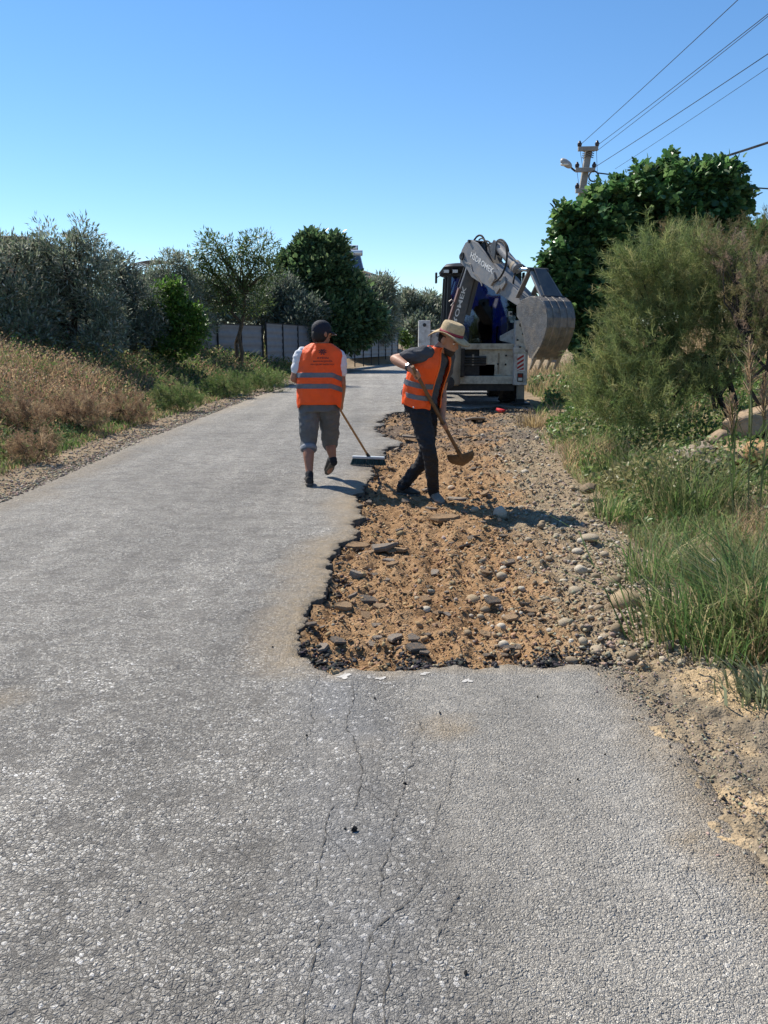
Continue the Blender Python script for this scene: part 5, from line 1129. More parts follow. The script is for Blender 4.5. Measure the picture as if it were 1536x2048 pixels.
for a, b in list(zip(prof, prof[1:]))[:13]: m.prism([dp(a[0], a[1], -HWD + .03), dp(b[0], b[1], -HWD + .03), dp(b[0], b[1] + .025 * (1 if b[1] < 0 else -1), -HWD + .03), dp(a[0], a[1] + .025 * (1 if a[1] < 0 else -1), -HWD + .03)], wv * (2 * HWD - .06))
for a, b in ((prof[16], prof[17]), (prof[17], prof[18]), (prof[18], prof[0])): m.prism([dp(a[0], a[1], -HWD + .03), dp(b[0], b[1], -HWD + .03), dp(b[0] + .03, b[1], -HWD + .03), dp(a[0] + .03, a[1], -HWD + .03)], wv * (2 * HWD - .06))
m.build('dipper_web', MT['grey_paint'], dip)
m = MB()
for a, b in zip([(.02, -.02), (.22, -.06), (.42, -.03), (.55, -.14), (.80, -.17), (1.0, -.22)], [(.22, -.06), (.42, -.03), (.55, -.14), (.80, -.17), (1.0, -.22), (1.05, -.26)]): m.beam(dp(*a, -HWD - .008), dp(*b, -HWD - .008), .03, .02, up=wv)
m.build('weld_bead', MT['worn_steel'], dip)
for s_, t_ in ((1.35, .05), (1.62, -.02), (1.75, .12)): m = MB(); m.prism([dp(s_, t_ + .13, -HWD - .05), dp(s_ + .12, t_ + .02, -HWD - .05), dp(s_ + .05, t_ - .17, -HWD - .05), dp(s_ - .1, t_ - .1, -HWD - .05)], wv * .06); m.build('lug', MT['worn_steel'], dip, bevel=.01)
for s_, t_, r_ in ((0, 0, .075), (-.0, .05, .05), (.12, .40, .035), (DL - .02, .0, .06), (1.62, -.05, .06)): m = MB(); m.tube([dp(s_, t_, -HWD - .04), dp(s_, t_, HWD + .04)], r_, 14); m.build('pin', MT['black_steel'], dip, smooth=True)
lettering('HİDROMEK', dp(.80, .19, -HWD - .004), da, du, .98, .17, MT['sign_white'], dip, nrm=-wv)
m = MB(); m.beam(dp(.40, .462, -HWD - .003), dp(1.4, .265, -HWD - .003), .012, .02, up=wv); m.build('bright_edge', MT['worn_steel'], dip)
# bucket cylinder with hoses
k0, k1, k2 = dp(.95, .62, 0), dp(1.85, .46, 0), W(1076, 541, 16.5)
m = MB(); m.tube([k0, k0.lerp(k1, .9)], .095, 14); m.tube([k0.lerp(k1, .9), k1], .125, 14); cyl = m.build('bucket_cylinder', MT['grey_paint'], dig, smooth=True)
m = MB(); m.tube([k0.lerp(k1, .84), k0.lerp(k1, .92)], .128, 14); m.build('cylinder_band', mat('band_tan', (.45, .36, .26), .6), cyl, smooth=True)
m = MB(); m.tube([k1, k2], .045, 12); m.build('cylinder_rod', MT['chrome'], cyl, smooth=True)
m = MB(); m.prism([dp(.78, .42, -.11), dp(1.12, .36, -.11), dp(1.0, .72, -.11), dp(.88, .72, -.11)], wv * .04); m.prism([dp(.78, .42, .07), dp(1.12, .36, .07), dp(1.0, .72, .07), dp(.88, .72, .07)], wv * .04); m.build('cylinder_bracket', MT['dark_grey_paint'], dip, bevel=.01)
def hose(pts_, r_=.022): m = MB(); m.tube(pts_, r_, 8); m.build('hose', MT['rubber'], dig, smooth=True)
def spl(a, b, c_, d, n=12): return [a * (1 - t) ** 3 + b * 3 * t * (1 - t) ** 2 + c_ * 3 * t * t * (1 - t) + d * t ** 3 for t in [i / n for i in range(n + 1)]]
hose(spl(dp(1.1, .76, -.14), dp(1.6, 1.0, -.2), dp(1.95, .35, -.25), dp(1.5, .02, -.22))); hose(spl(k0.lerp(k1, .95) - du * .1, dp(2.0, .2, -.15), dp(2.05, .1, -.1), dp(1.85, .18, -.05)))
hose(spl(dp(.08, .36, -.05), dp(.2, .74, -.05), dp(.5, .64, -.05), dp(.62, .36, 0))); hose(spl(dp(.9, .7, -.02), dp(1.0, .85, -.02), dp(1.3, .8, -.02), dp(1.4, .66, -.02)), .018)
for i in range(4): hose(spl(dp(.35 + .1 * i, .52 - .03 * i, -.1 + .06 * i), dp(.45 + .1 * i, .66, -.1 + .06 * i), dp(.7 + .1 * i, .6, -.1 + .06 * i), dp(.9 + .08 * i, .45, -.1 + .06 * i)), .017)
# linkage and bucket
pv = d1; k2w = k2
for w_ in (-.20, .16): m = MB(); m.beam(k2w + wv * w_, dp(DL - .28, .04, w_), .035, .11, up=wv, h1=.13); m.build('link_arm', MT['worn_steel'], dig, bevel=.01)
bt_ = W(1106, 596, 16.1)
e_ = bt_ + wv * -.02
m = MB(); m.prism([k2w - wv * .14 + Vector((0, 0, .04)), k2w + wv * .16 + Vector((0, 0, .04)), e_ + wv * .24, e_ - wv * .22], hv_ * .05); lk_ = m.build('bucket_link', MT['dark_grey_paint'], dig, bevel=.012)
for w_, w2 in ((-.17, -.23), (.16, .22)): m = MB(); m.beam(k2w + wv * w_, e_ + wv * w2, .05, .13, up=wv); m.build('link_rib', MT['worn_steel'], lk_, bevel=.01)
m = MB(); m.tube([k2w - wv * .26, k2w + wv * .24], .055, 14); m.build('pin', MT['black_steel'], lk_, smooth=True); m = MB(); m.tube([e_ - wv * .28, e_ + wv * .28], .05, 12); m.build('pin', MT['black_steel'], lk_, smooth=True)
BW = .36
bprof = [(.20, .12), (.40, .15), (.62, .13), (.78, .04), (.88, -.10), (.935, -.28), (.93, -.46), (.88, -.62), (.78, -.80), (.66, -.95), (.55, -1.07)]
bopen = [(.42, -1.06), (.26, -.80), (.18, -.55), (.08, -.34), (-.04, -.22), (-.06, -.02), (.04, .08)]
def bp_(a, z_, w_): return pv + hv_ * a + Vector((0, 0, z_)) + wv * w_
m = MB(); m.prism([bp_(a, z_, -BW) for a, z_ in bprof + bopen], wv * .025); bk = m.build('bucket', MT['bucket_steel'], dig, bevel=.006)
m = MB(); m.prism([bp_(a, z_, BW - .025) for a, z_ in bprof + bopen], wv * .025); m.build('bucket_side', MT['bucket_steel'], bk, bevel=.006); bk['label'] = 'worn steel digging bucket hanging teeth down'
m = MB(); rings = []
for a, z_ in bprof: rings.append([bp_(a, z_, -BW + .01), bp_(a, z_, BW - .01)])
m.loft(rings, cap=False, closed=False); m.build('bucket_back', MT['bucket_steel'], bk, solid=.03)
for k in range(3):
    m = MB(); w_ = -BW + 2 * BW * (k + 1) / 4; pr = [(a * 1.0 + .018, z_ + .012) for a, z_ in bprof[2:10]]
    m.loft([[bp_(a, z_, w_ - .035), bp_(a + .018, z_, w_ - .02), bp_(a + .018, z_, w_ + .02), bp_(a, z_, w_ + .035)] for a, z_ in pr]); m.build('wear_strip', MT['bucket_steel'], bk)
m = MB(); m.prism([bp_(.74, -.86, -BW - .01), bp_(.52, -1.10, -BW - .01), bp_(.48, -1.08, -BW - .01), bp_(.70, -.84, -BW - .01)], wv * (2 * BW + .02)); m.build('cutting_edge', MT['dusty_steel'], bk)
for k in range(4):
    w_ = -BW + .04 + (2 * BW - .08) * k / 3; m = MB(); a0, a1 = bp_(.56, -1.04, w_), bp_(.42, -1.30, w_); m.beam(a0, a1, .085, .07, up=hv_, w1=.045, h1=.02); m.build('tooth', MT['dusty_steel'], bk, bevel=.006)
m = MB(); m.tube([bp_(.33, -.92, -BW - .01), bp_(.33, -.92, -BW + .03)], .03, 10); m.build('bolt_hole', MT['black_steel'], bk)
# ------------------------------------------------------------------ the two road workers
def cat_rom(keys, t):
    """smooth interpolation of rows of keys at t in 0..1"""
    K = np.asarray(keys, float); n = len(K) - 1; f = min(max(t, 0), 1) * n; i = min(int(f), n - 1); u_ = f - i
    p0, p1, p2, p3 = K[max(i - 1, 0)], K[i], K[i + 1], K[min(i + 2, n)]
    return .5 * (2 * p1 + (p2 - p0) * u_ + (2 * p0 - 5 * p1 + 4 * p2 - p3) * u_ ** 2 + (3 * p1 - p0 - 3 * p2 + p3) * u_ ** 3)
class Torso:
    """rows: centre xyz, half width, half depth; right and forward axes"""
    def __init__(s, rows, R_, F_): s.rows = rows; s.R = Vector(R_).normalized(); s.F = Vector(F_).normalized()
    def S(s, t, a, off=0.0, ex=.82):
        k = cat_rom(s.rows, t); c_, s_ = math.cos(a), math.sin(a)
        c_ = math.copysign(abs(c_) ** ex, c_); s_ = math.copysign(abs(s_) ** ex, s_)
        return Vector(k[:3]) + s.R * (k[3] + off) * c_ + s.F * (k[4] + off) * s_
    def ring(s, t, off=0.0, n=36): return [s.S(t, 2 * math.pi * j / n, off) for j in range(n)]
    def sheet(s, t0, t1, a0, a1, off, nt, na, wob=None):
        m = MB(); rows = []
        for i in range(nt + 1):
            t = t0 + (t1 - t0) * i / nt; rows.append([s.S(t + (wob(t, a0 + (a1 - a0) * j / na) if wob else 0), a0 + (a1 - a0) * j / na, off) for j in range(na + 1)])
        m.loft(rows, cap=False, closed=False); return m
def limb(m, pts, rs, n=12, k=4):
    P = []; R_ = []
    N = len(pts) - 1
    for i in range(N * k + 1):
        q = cat_rom([list(p) + [r] for p, r in zip(pts, rs)], i / (N * k)); P.append(Vector(q[:3])); R_.append(max(q[3], .004))
    m.tube(P, R_, n, round_ends=True)
HEAD = [(-.50, .33, -.14, .09), (-.44, .40, .06, .17), (-.30, .42, .22, .25), (-.14, .40, .34, .30), (.04, .395, .41, .325), (.20, .40, .45, .33), (.34, .33, .42, .29), (.45, .20, .28, .18), (.50, .08, .10, .07)]
def head(m, c, F_, U_, h=.235):
    U_ = Vector(U_).normalized(); F_ = Vector(F_); F_ = (F_ - U_ * F_.dot(U_)).normalized(); R_ = F_.cross(U_).normalized(); rings = []
    for z, f, b, s in HEAD:
        cc = Vector(c) + U_ * z * h + F_ * (f - b) / 2 * h; rings.append([cc + F_ * (f + b) / 2 * h * math.sin(2 * math.pi * j / 20) + R_ * s * h * math.cos(2 * math.pi * j / 20) for j in range(20)])
    m.loft(rings); M3 = Matrix((R_, F_, U_)).transposed()
    P = lambda x, y, z: Vector(c) + R_ * x * h + F_ * y * h + U_ * z * h
    m.tube([P(0, .39, .06), P(0, .43, -.03), P(0, .475, -.12), P(0, .42, -.15)], [.012, .014, .019, .012], 8, True)          # nose
    m.tube([P(-.17, .35, .09), P(0, .40, .085), P(.17, .35, .09)], .014, 8, True)                                              # brow
    m.tube([P(-.09, .39, -.245), P(0, .415, -.245), P(.09, .39, -.245)], .010, 8, True); m.tube([P(-.07, .385, -.285), P(0, .405, -.29), P(.07, .385, -.285)], .010, 8, True)   # lips
    for s in (-1, 1): m.ellipsoid(P(s * .345, -.03, -.03), (.012, .028, .036), M3 @ Matrix.Rotation(s * .3, 3, 'Z'))            # ears
    return P, M3
def hand(m, wrist, grip, axis, hr, thumb=1):
    a = Vector(axis).normalized(); g = Vector(grip); o = Vector(wrist) - g; o = (o - a * o.dot(a)).normalized(); b = a.cross(o).normalized()
    R_ = Matrix((a, b, o)).transposed(); pc = g + o * (hr + .016)
    m.ellipsoid(pc, (.045, .030, .019), R_); limb(m, [wrist, Vector(wrist).lerp(pc, .5), pc], [.027, .029, .026])
    for i, (off, th1, rr_) in enumerate(((-.034, 215, .0085), (-.0115, 235, .009), (.0115, 228, .009), (.033, 200, .0078))):
        pts_ = []
        for th in (25, 70, 115, 165, th1):
            q = math.radians(th); pts_.append(g + a * off * thumb * -1 + (o * math.cos(q) + b * math.sin(q)) * (hr + rr_ * .9))
        m.tube(pts_, [rr_ * 1.05, rr_, rr_, rr_ * .95, rr_ * .8], 8, True)
    pts_ = [pc + a * .03 * thumb - b * .015]
    for th, off in ((-55, .05), (-100, .046), (-140, .04)): q = math.radians(th); pts_.append(g + a * off * thumb + (o * math.cos(q) + b * math.sin(q)) * (hr + .009))
    m.tube(pts_, [.013, .0115, .0105, .009], 8, True)
def shoe(name, heel, toe, up, matk, root, wd=1.0, laces=True):
    heel = Vector(heel); toe = Vector(toe); d = (toe - heel).normalized(); up = Vector(up); up = (up - d * up.dot(d)).normalized(); r_ = d.cross(up)
    L = (toe - heel).length
    def rings(tab, z0):
        out = []
        for s, w, h_ in tab: out.append([heel + d * s * L + r_ * w * wd * math.cos(q) + up * (z0 + h_ * (math.sin(q) * .5 + .5)) for q in [2 * math.pi * j / 16 for j in range(16)]])
        return out
    m = MB(); m.loft(rings([(-.01, .018, .05), (.02, .032, .085), (.14, .038, .105), (.30, .038, .105), (.45, .041, .088), (.62, .047, .066), (.80, .046, .052), (.93, .034, .042), (1.0, .015, .030)], .018)); o = m.build(name, MT[matk], root, smooth=True); bake(o, .008, 3)
    m = MB(); m.loft([[p - up * 0 for p in r__] for r__ in rings([(-.02, .020, .026), (.02, .036, .028), (.15, .041, .030), (.40, .040, .028), (.62, .050, .026), (.82, .049, .026), (.95, .036, .026), (1.02, .015, .022)], 0)]); so = m.build('sole', MT['sole'], o, smooth=True)
    return o
def cloth_disp(amp, sc, seed):
    def f(P, N): return amp * ((vn(P[:, 0] * sc + P[:, 2] * sc * .6, P[:, 2] * sc * 1.5 + P[:, 1] * sc, seed) - .5) * 1.3 + (vn(P[:, 2] * sc * 2.6, (P[:, 0] + P[:, 1]) * sc * 1.2, seed + 3) - .5))
    return f
def vest_sheet(T, t0, t1, a0, a1, off, seed, name, material, parent, wob=None, amp=.006, thick=.005):
    m = T.sheet(t0, t1, a0, a1, off, 44, 72, wob)
    V = np.array([v[:] for v in m.V]); c = V.mean(0); N = V - c; N[:, 2] = 0; N /= np.linalg.norm(N, axis=1, keepdims=True) + 1e-9
    ang = np.arctan2(N[:, 1], N[:, 0]); w = amp * ((vn(ang * 3.0 + V[:, 2] * 5, V[:, 2] * 7, seed) - .5) * 1.6 + (vn(ang * 7 - V[:, 2] * 6, V[:, 2] * 16, seed + 2) - .5) * .8)
    V = V + N * w[:, None]; m.V = [Vector(v) for v in V]
    return m.build(name, material, parent, smooth=True, solid=thick, fixn=False), m

# ---- man with the broom, seen from behind
Y1 = 8.38
p1 = W(640, 812, Y1); man1 = empty('person', (p1.x, Y1 - .05, 0), 'man in orange vest and dark cap seen from behind holding a broom', 'person')
px1 = lambda n: n * Y1 / FPX
rows1 = []
for cx_, py, hw, dp_ in ((638, 822, 41, .15), (638, 800, 43.5, .155), (638, 780, 44, .158), (639, 760, 43.5, .158), (640, 740, 43, .155), (641, 722, 42.5, .148), (641, 708, 40.5, .13), (641, 699, 36, .105), (641, 692, 27, .085), (641, 686, 17, .075)):
    q = W(cx_, py, Y1); rows1.append([q.x, Y1 + .05 * (822 - py) / 130, q.z, px1(hw), dp_])
T1 = Torso(rows1, (1, .06, 0), (-.06, 1, 0))
broom_a, broom_b = W(655, 778, 8.78), W(737, 914, 9.62)
bax = (broom_b - broom_a).normalized()
m = MB(); head(m, W(643, 667, 8.43), (.72, .68, -.12), (.05, .06, 1))
limb(m, [W(641, 705, 8.42), W(642, 684, 8.43), W(643, 672, 8.44)], [.062, .058, .058])
gl, gr = broom_a + bax * .10, broom_a + bax * .33
sl_, sr_ = W(603, 710, 8.42), W(679, 714, 8.44); el_, er_ = W(588, 757, 8.40), W(684, 766, 8.44)
wl_, wr_ = gl + Vector((-.055, -.02, .04)), gr + Vector((.03, -.045, .05))
limb(m, [sl_, sl_.lerp(el_, .5), el_], [.058, .050, .043]); limb(m, [el_, el_.lerp(wl_, .35), wl_], [.043, .045, .027])
limb(m, [sr_, sr_.lerp(er_, .5), er_], [.058, .050, .043]); limb(m, [er_, er_.lerp(wr_, .35), wr_], [.043, .044, .027])
hand(m, wl_, gl, bax, .0135, 1); hand(m, wr_, gr, bax, .0135, -1)
hipL, hipR = W(619, 815, Y1), W(658, 815, Y1 + .02); knL, knR = W(617, 884, 8.40), W(660, 884, 8.72); anL, anR = W(619, 958, 8.17), W(667, 924, 8.62)
limb(m, [hipL, hipL.lerp(knL, .5), knL], [.095, .08, .056]); limb(m, [knL, knL.lerp(anL, .3) + Vector((0, -.025, 0)), anL.lerp(knL, .25), anL], [.056, .062, .042, .036])
limb(m, [hipR, hipR.lerp(knR, .5), knR], [.095, .08, .056]); limb(m, [knR, knR.lerp(anR, .3) + Vector((0, -.025, 0)), anR.lerp(knR, .25), anR], [.056, .060, .042, .036])
m.loft([T1.ring(t, -.035, 24) for t in (0, .12, .3, .5, .7, .85, .95)])
lh, lt = W(619, 974, 8.13), W(617, 952, 8.40); lh.z = road_z(lh.x, lh.y) + .012; lt.z = road_z(lt.x, lt.y) + .012
rt = W(656, 953, 8.80); rt.z = road_z(rt.x, rt.y) + .02; rh = rt + Vector((.085, -.20, .165))
limb(m, [anL, lh + Vector((0, .05, .06)), lt + Vector((0, -.08, .03))], [.036, .034, .028]); limb(m, [anR, rh + Vector((-.01, .05, .04)), rt + Vector((.02, -.07, .05))], [.036, .034, .028])
body1 = m.build('body', MT['skin_tan'], man1, smooth=True); bake(body1, .0075, 5)
m = MB(); m.loft([T1.ring(t, -.022, 28) for t in (.14, .2, .4, .6, .75, .86, .95)])
limb(m, [sl_ + Vector((.05, 0, .0)), sl_, sl_.lerp(el_, .62)], [.074, .078, .066]); limb(m, [sr_ + Vector((-.05, 0, .0)), sr_, sr_.lerp(er_, .62)], [.074, .076, .064])
bake(m.build('t_shirt', MT['shirt_white'], man1, smooth=True), .010, 4, cloth_disp(.010, 16, 5))
TAU = 2 * math.pi
hemf = lambda t, a: -.055 * max(0, abs(math.cos(a)) - .72) / .28 * (1 - min(1, t * 4)) if t < .25 else 0
vest1, vm1 = vest_sheet(T1, .075, .985, math.radians(110), math.radians(430), .004, 3, 'safety_vest', MT['vest'], man1, hemf, .013)
# reflective bands, dipping on the right side
def tilt1(t, a):
    x_ = math.cos(a); return -.05 * max(0, x_ - .45) / .55 - .015 * max(0, -x_ - .6)
for tt in (.392, .272):
    o, _ = vest_sheet(T1, tt - .026, tt + .026, math.radians(112), math.radians(428), .0115, 3, 'reflective_band', MT['band'], vest1, tilt1, .013, .003)
# emblem and lettering on the back
def on_back(u_, v_, off=.016):
    """u across (m, right +), v up from the t row"""
    t = v_; k = cat_rom(T1.rows, t); c_ = max(-.98, min(.98, u_ / k[3])); a = -math.acos(math.copysign(abs(c_) ** (1 / .82), c_)); return T1.S(t, a, off)
def back_text(s, uc, t, width, th):
    V, F = text_mesh(s, 'print'); w = V[:, 0].max() - V[:, 0].min(); h = V[:, 1].max() - V[:, 1].min(); cx_ = (V[:, 0].max() + V[:, 0].min()) / 2; cy_ = (V[:, 1].max() + V[:, 1].min()) / 2
    m = MB(); m.add([on_back(uc + (v[0] - cx_) / w * width, t + (v[1] - cy_) / h * th) for v in V], F); m.build('lettering', MT['print_black'], vest1, fixn=False)
tz = lambda py: np.interp(-py, [-822, -800, -780, -760, -740, -722, -708, -699, -692, -686], np.linspace(0, 1, 10))
back_text('AYDIN', .02, tz(716), px1(21), .030); back_text('BÜYÜKŞEHİR', .025, tz(722), px1(35), .032); back_text('FEN İŞLERİ DAİRE BŞK.', .025, tz(728.5), px1(44), .026)
m = MB(); tc_, R1, R2 = tz(703.5), px1(4.2), .024
for k in range(28):
    a, b = TAU * k / 28, TAU * (k + 1) / 28; m.add([on_back(.02 + R1 * math.cos(q) * f, tc_ + .041 * math.sin(q) * f) for q, f in ((a, 1), (b, 1), (b, .62), (a, .62))], [(0, 1, 2, 3)])
for k in range(8):
    a = TAU * k / 8 + .39; m.add([on_back(.02 + R1 * f * math.cos(a + w), tc_ + .041 * f * math.sin(a + w)) for f, w in ((1.15, -.22), (1.15, .22), (1.75, .13), (1.75, -.13))], [(0, 1, 2, 3)])
m.add([on_back(.02 + R1 * .3 * math.cos(TAU * k / 10), tc_ + .012 * math.sin(TAU * k / 10)) for k in range(10)], [tuple(range(10))])
m.build('emblem', MT['print_black'], vest1, fixn=False)
# trousers rolled under the knee
m = MB(); m.loft([T1.ring(t, -.012, 28) for t in (.0, .04, .08, .13)])
cR = W(638, 822, Y1)
for hp, kn, an, fr_ in ((hipL, knL, anL, .19), (hipR, knR, anR, .06)):
    limb(m, [hp + Vector((0, 0, .04)), hp.lerp(kn, .5), kn, kn.lerp(an, fr_)], [.125, .112, .092, .088])
bake(m.build('trousers', MT['trousers_grey'], man1, smooth=True), .010, 4, cloth_disp(.012, 14, 15))
for kn, an, fr_ in ((knL, anL, .19), (knR, anR, .06)):
    a = kn.lerp(an, fr_ - .07); b = kn.lerp(an, fr_ + .045); m = MB(); m.tube([a, a.lerp(b, .15), a.lerp(b, .5), a.lerp(b, .9), b], [.084, .091, .093, .090, .082], 20); o = m.build('rolled_cuff', MT['cuff_grey'], man1, smooth=True)
for an, kn, hl in ((anL, knL, lh), (anR, knR, rh)):
    m = MB(); q = an.lerp(kn, .14); limb(m, [q, an, an.lerp(hl, .5) + Vector((0, .03, 0))], [.046, .043, .042]); m.build('sock', MT['jeans_black'], man1, smooth=True)
shoe('shoe', lh, lt, (0, 0, 1), 'shoe_dark', man1, 1.1); shoe('shoe', rh, rt, (-.35, .55, .75), 'shoe_dark', man1, 1.1)
# cap
hc = W(643, 667, 8.43); cf = Vector((.72, .68, 0)).normalized(); cr_ = cf.cross(Vector((0, 0, 1)))
m = MB(); rings = []
for z_, s_ in ((-.012, 1.0), (.02, 1.03), (.05, 1.0), (.08, .90), (.105, .70), (.122, .42), (.128, .12)): rings.append([hc + Vector((0, 0, z_ + .012)) + cr_ * .090 * s_ * math.cos(q) + cf * (.112 * s_ * math.sin(q)) for q in [TAU * j / 28 for j in range(28)]])
m.loft(rings); cap = m.build('cap', MT['cap'], man1, smooth=True)
m = MB(); r0, r1 = [], []
for j in range(15):
    q = math.radians(20 + 140 * j / 14); b_ = hc + cr_ * .088 * math.cos(q) + cf * .108 * math.sin(q) + Vector((0, 0, .018)); e = (math.sin(math.pi * j / 14)) ** .6; r0.append(b_); r1.append(b_ + cf * .085 * e + cr_ * .01 * math.cos(q) + Vector((0, 0, -.030 * e - .010 * abs(math.cos(q)))))
m.loft([r0, [a.lerp(b, .5) + Vector((0, 0, .006)) for a, b in zip(r0, r1)], r1], cap=False, closed=False); vis = m.build('visor', MT['cap'], cap, smooth=True, solid=.006)
m = MB(); m.tube(r1[2:-2], .0035, 6); m.build('visor_trim', MT['cap_trim'], cap)
m = MB(); rings = []
for z_, s_, b_ in ((-.085, .55, -.030), (-.06, .80, -.018), (-.03, .95, -.008), (.0, 1.0, 0), (.03, 1.0, 0)): rings.append([hc + Vector((0, 0, z_)) + cf * b_ + cr_ * .083 * s_ * math.cos(q) + cf * .108 * s_ * math.sin(q) for q in [math.radians(165 + 210 * j / 20) for j in range(21)]])
m.loft(rings, cap=False, closed=False); m.build('hair', MT['hair'], man1, smooth=True, solid=.012)
# face details
def face(c, F_, U_, root, h=.235):
    U_ = Vector(U_).normalized(); F_ = Vector(F_); F_ = (F_ - U_ * F_.dot(U_)).normalized(); R_ = F_.cross(U_)
    P = lambda x, y, z: Vector(c) + R_ * x * h + F_ * y * h + U_ * z * h
    for s in (-1, 1):
        m = MB(); m.ellipsoid(P(s * .145, .352, .015), (.014, .010, .008)); e = m.build('eye', MT['sign_white'], root, smooth=True)
        m = MB(); m.ellipsoid(P(s * .145, .385, .012), (.005, .005, .006)); m.build('iris', MT['hair'], e, smooth=True)
        m = MB(); m.tube([P(s * .07, .415, .10), P(s * .15, .40, .115), P(s * .22, .35, .09)], .005, 6, True); m.build('eyebrow', MT['hair'], root)
    return P
face(W(643, 667, 8.43), (.72, .68, -.12), (.05, .06, 1), man1)

# ---- broom
gz = road_z(broom_b.x, broom_b.y); bh = Vector((broom_b.x, broom_b.y + .02, gz + .10))
broom_b = bh + Vector((0, 0, .015))
broom = empty('broom', (bh.x, bh.y, gz), 'wooden handled push broom with grey head and dark bristles', 'broom')
m = MB(); m.tube([broom_a, broom_a.lerp(broom_b, .5), broom_b], .0135, 10); m.build('handle', MT['wood'], broom, smooth=True)
bw_ = Vector((.99, -.10, -.02)).normalized(); bn = Vector((0, 0, 1)); 
m = MB(); m.beam(bh - bw_ * .205, bh + bw_ * .205, .07, .032); m.build('head_block', MT['broom_head'], broom, bevel=.008)
m = MB(); m.tube([broom_b - bax * .07, broom_b + bax * .02], [.019, .024], 10); m.build('socket', MT['black_plastic'], broom, smooth=True)
rng = np.random.default_rng(5); n = 900; bu, bvv = rng.uniform(-.2, .2, n), rng.uniform(-.03, .03, n); base_ = np.array(bh)[None] + bu[:, None] * np.array(bw_) + bvv[:, None] * np.array((.1, .99, 0)) + np.array((0, 0, -.012)); 
tipp = base_ + np.stack([bu * .12 + rng.normal(size=n) * .005, bvv * .4 + rng.normal(size=n) * .006, -.082 + rng.normal(size=n) * .003], -1)
D = tipp - base_; v, f, c_ = instance([(-.5, 0, 0), (.5, 0, 0), (.5, 1, 0), (-.5, 1, 0)], [np.array([(0, 1, 2, 3)])], frames(D, rng.uniform(-3, 3, n)), np.stack([np.full(n, .0042), np.linalg.norm(D, axis=1), np.ones(n)], -1), base_, np.ones((n, 3)))
o = mesh_np('bristles', v, f, MT['bristle'], None, broom); o['kind'] = 'stuff'

# ---- man with the shovel, seen from his right side
Y2 = 7.42
F2 = Vector((.80, -.60, 0)); R2v = Vector((-.60, -.80, 0))
p2 = W(843, 815, Y2); man2 = empty('person', (p2.x, Y2 - .02, -.06), 'man in straw hat and open orange vest bending over a shovel', 'person')
rows2 = []
for cx_, py, A_, B_, dy in ((841, 822, .205, .150, .0), (842, 808, .205, .152, 0), (844, 790, .205, .150, 0), (848, 772, .205, .150, -.005), (854, 752, .210, .150, -.015), (861, 733, .212, .145, -.03), (866, 718, .20, .128, -.04), (869, 707, .17, .105, -.05), (872, 699, .125, .085, -.055), (875, 693, .085, .075, -.06)):
    q = W(cx_, py, Y2 + dy); rows2.append([q.x, q.y, q.z, A_, B_])
T2 = Torso(rows2, R2v, F2 + Vector((0, 0, -.12)))
sh_a, sh_g1, sh_g2 = None, W(833, 748, 7.02), W(889, 852, 7.46)
sax = (sh_g2 - sh_g1).normalized(); sh_top = sh_g1 - sax * .10; tb = (W(924, 914, 7.72) - sh_g1).dot(sax); sh_end = sh_g1 + sax * tb
m = MB(); hc2 = W(897, 681, 7.36); hf2 = Vector((.78, -.50, -.34)); hu2 = Vector((.38, -.20, .90))
head(m, hc2, hf2, hu2, .235); nb = W(872, 706, 7.38); limb(m, [nb, nb.lerp(hc2, .45) + Vector((0, 0, .0)), hc2 - Vector(hu2).normalized() * .05 - Vector(hf2).normalized() * .03], [.064, .060, .058])
sR, sL = W(849, 709, 7.24), W(893, 714, 7.54); eR, eL = W(789, 718, 7.27), W(884, 780, 7.66)
wR = sh_g1 + Vector((-.050, .035, .045)); wL = sh_g2 + Vector((-.018, .035, .055))
limb(m, [sR, sR.lerp(eR, .5), eR], [.060, .054, .043]); limb(m, [eR, eR.lerp(wR, .35), wR], [.043, .047, .028])
limb(m, [sL, sL.lerp(eL, .5), eL], [.060, .054, .043]); limb(m, [eL, eL.lerp(wL, .35), wL], [.043, .047, .028])
hand(m, wR, sh_g1, sax, .017, 1); hand(m, wL, sh_g2, sax, .017, -1)
hR, hL = W(838, 826, 7.33), W(856, 826, 7.55); kR, kL = W(859, 904, 7.22), W(851, 914, 7.62)
def pz(px, py, zz): p = at(px, py, zz); return p
fz = -.055
tR = at(884, 1012, fz); hlR = tR + Vector((-.085, .25, .01)); hlL = at(795, 989, fz); tL = hlL + Vector((.235, -.11, 0))
aR, aL = hlR + Vector((.015, -.05, .085)), hlL + Vector((.05, -.02, .09))
limb(m, [hR, hR.lerp(kR, .5), kR], [.09, .078, .056]); limb(m, [kR, kR.lerp(aR, .35), aR], [.056, .055, .036]); limb(m, [hL, hL.lerp(kL, .5), kL], [.09, .078, .056]); limb(m, [kL, kL.lerp(aL, .35), aL], [.056, .055, .036])
limb(m, [aR, hlR + Vector((.01, -.04, .05)), tR + Vector((-.02, .08, .03))], [.036, .034, .028]); limb(m, [aL, hlL + Vector((.05, 0, .05)), tL + Vector((-.07, .03, .03))], [.036, .034, .028])
m.loft([T2.ring(t, -.035, 24) for t in (0, .12, .3, .5, .7, .85, .95)])
body2 = m.build('body', MT['skin'], man2, smooth=True); bake(body2, .0075, 5)
m = MB(); m.loft([T2.ring(t, -.022, 28) for t in (.12, .2, .4, .6, .75, .86, .97)])
limb(m, [sR.lerp(sL, .18), sR, sR.lerp(eR, .62)], [.078, .082, .072]); limb(m, [sL.lerp(sR, .18), sL, sL.lerp(eL, .60)], [.078, .082, .070])
bake(m.build('t_shirt', MT['shirt_grey'], man2, smooth=True), .010, 4, cloth_disp(.012, 15, 25))
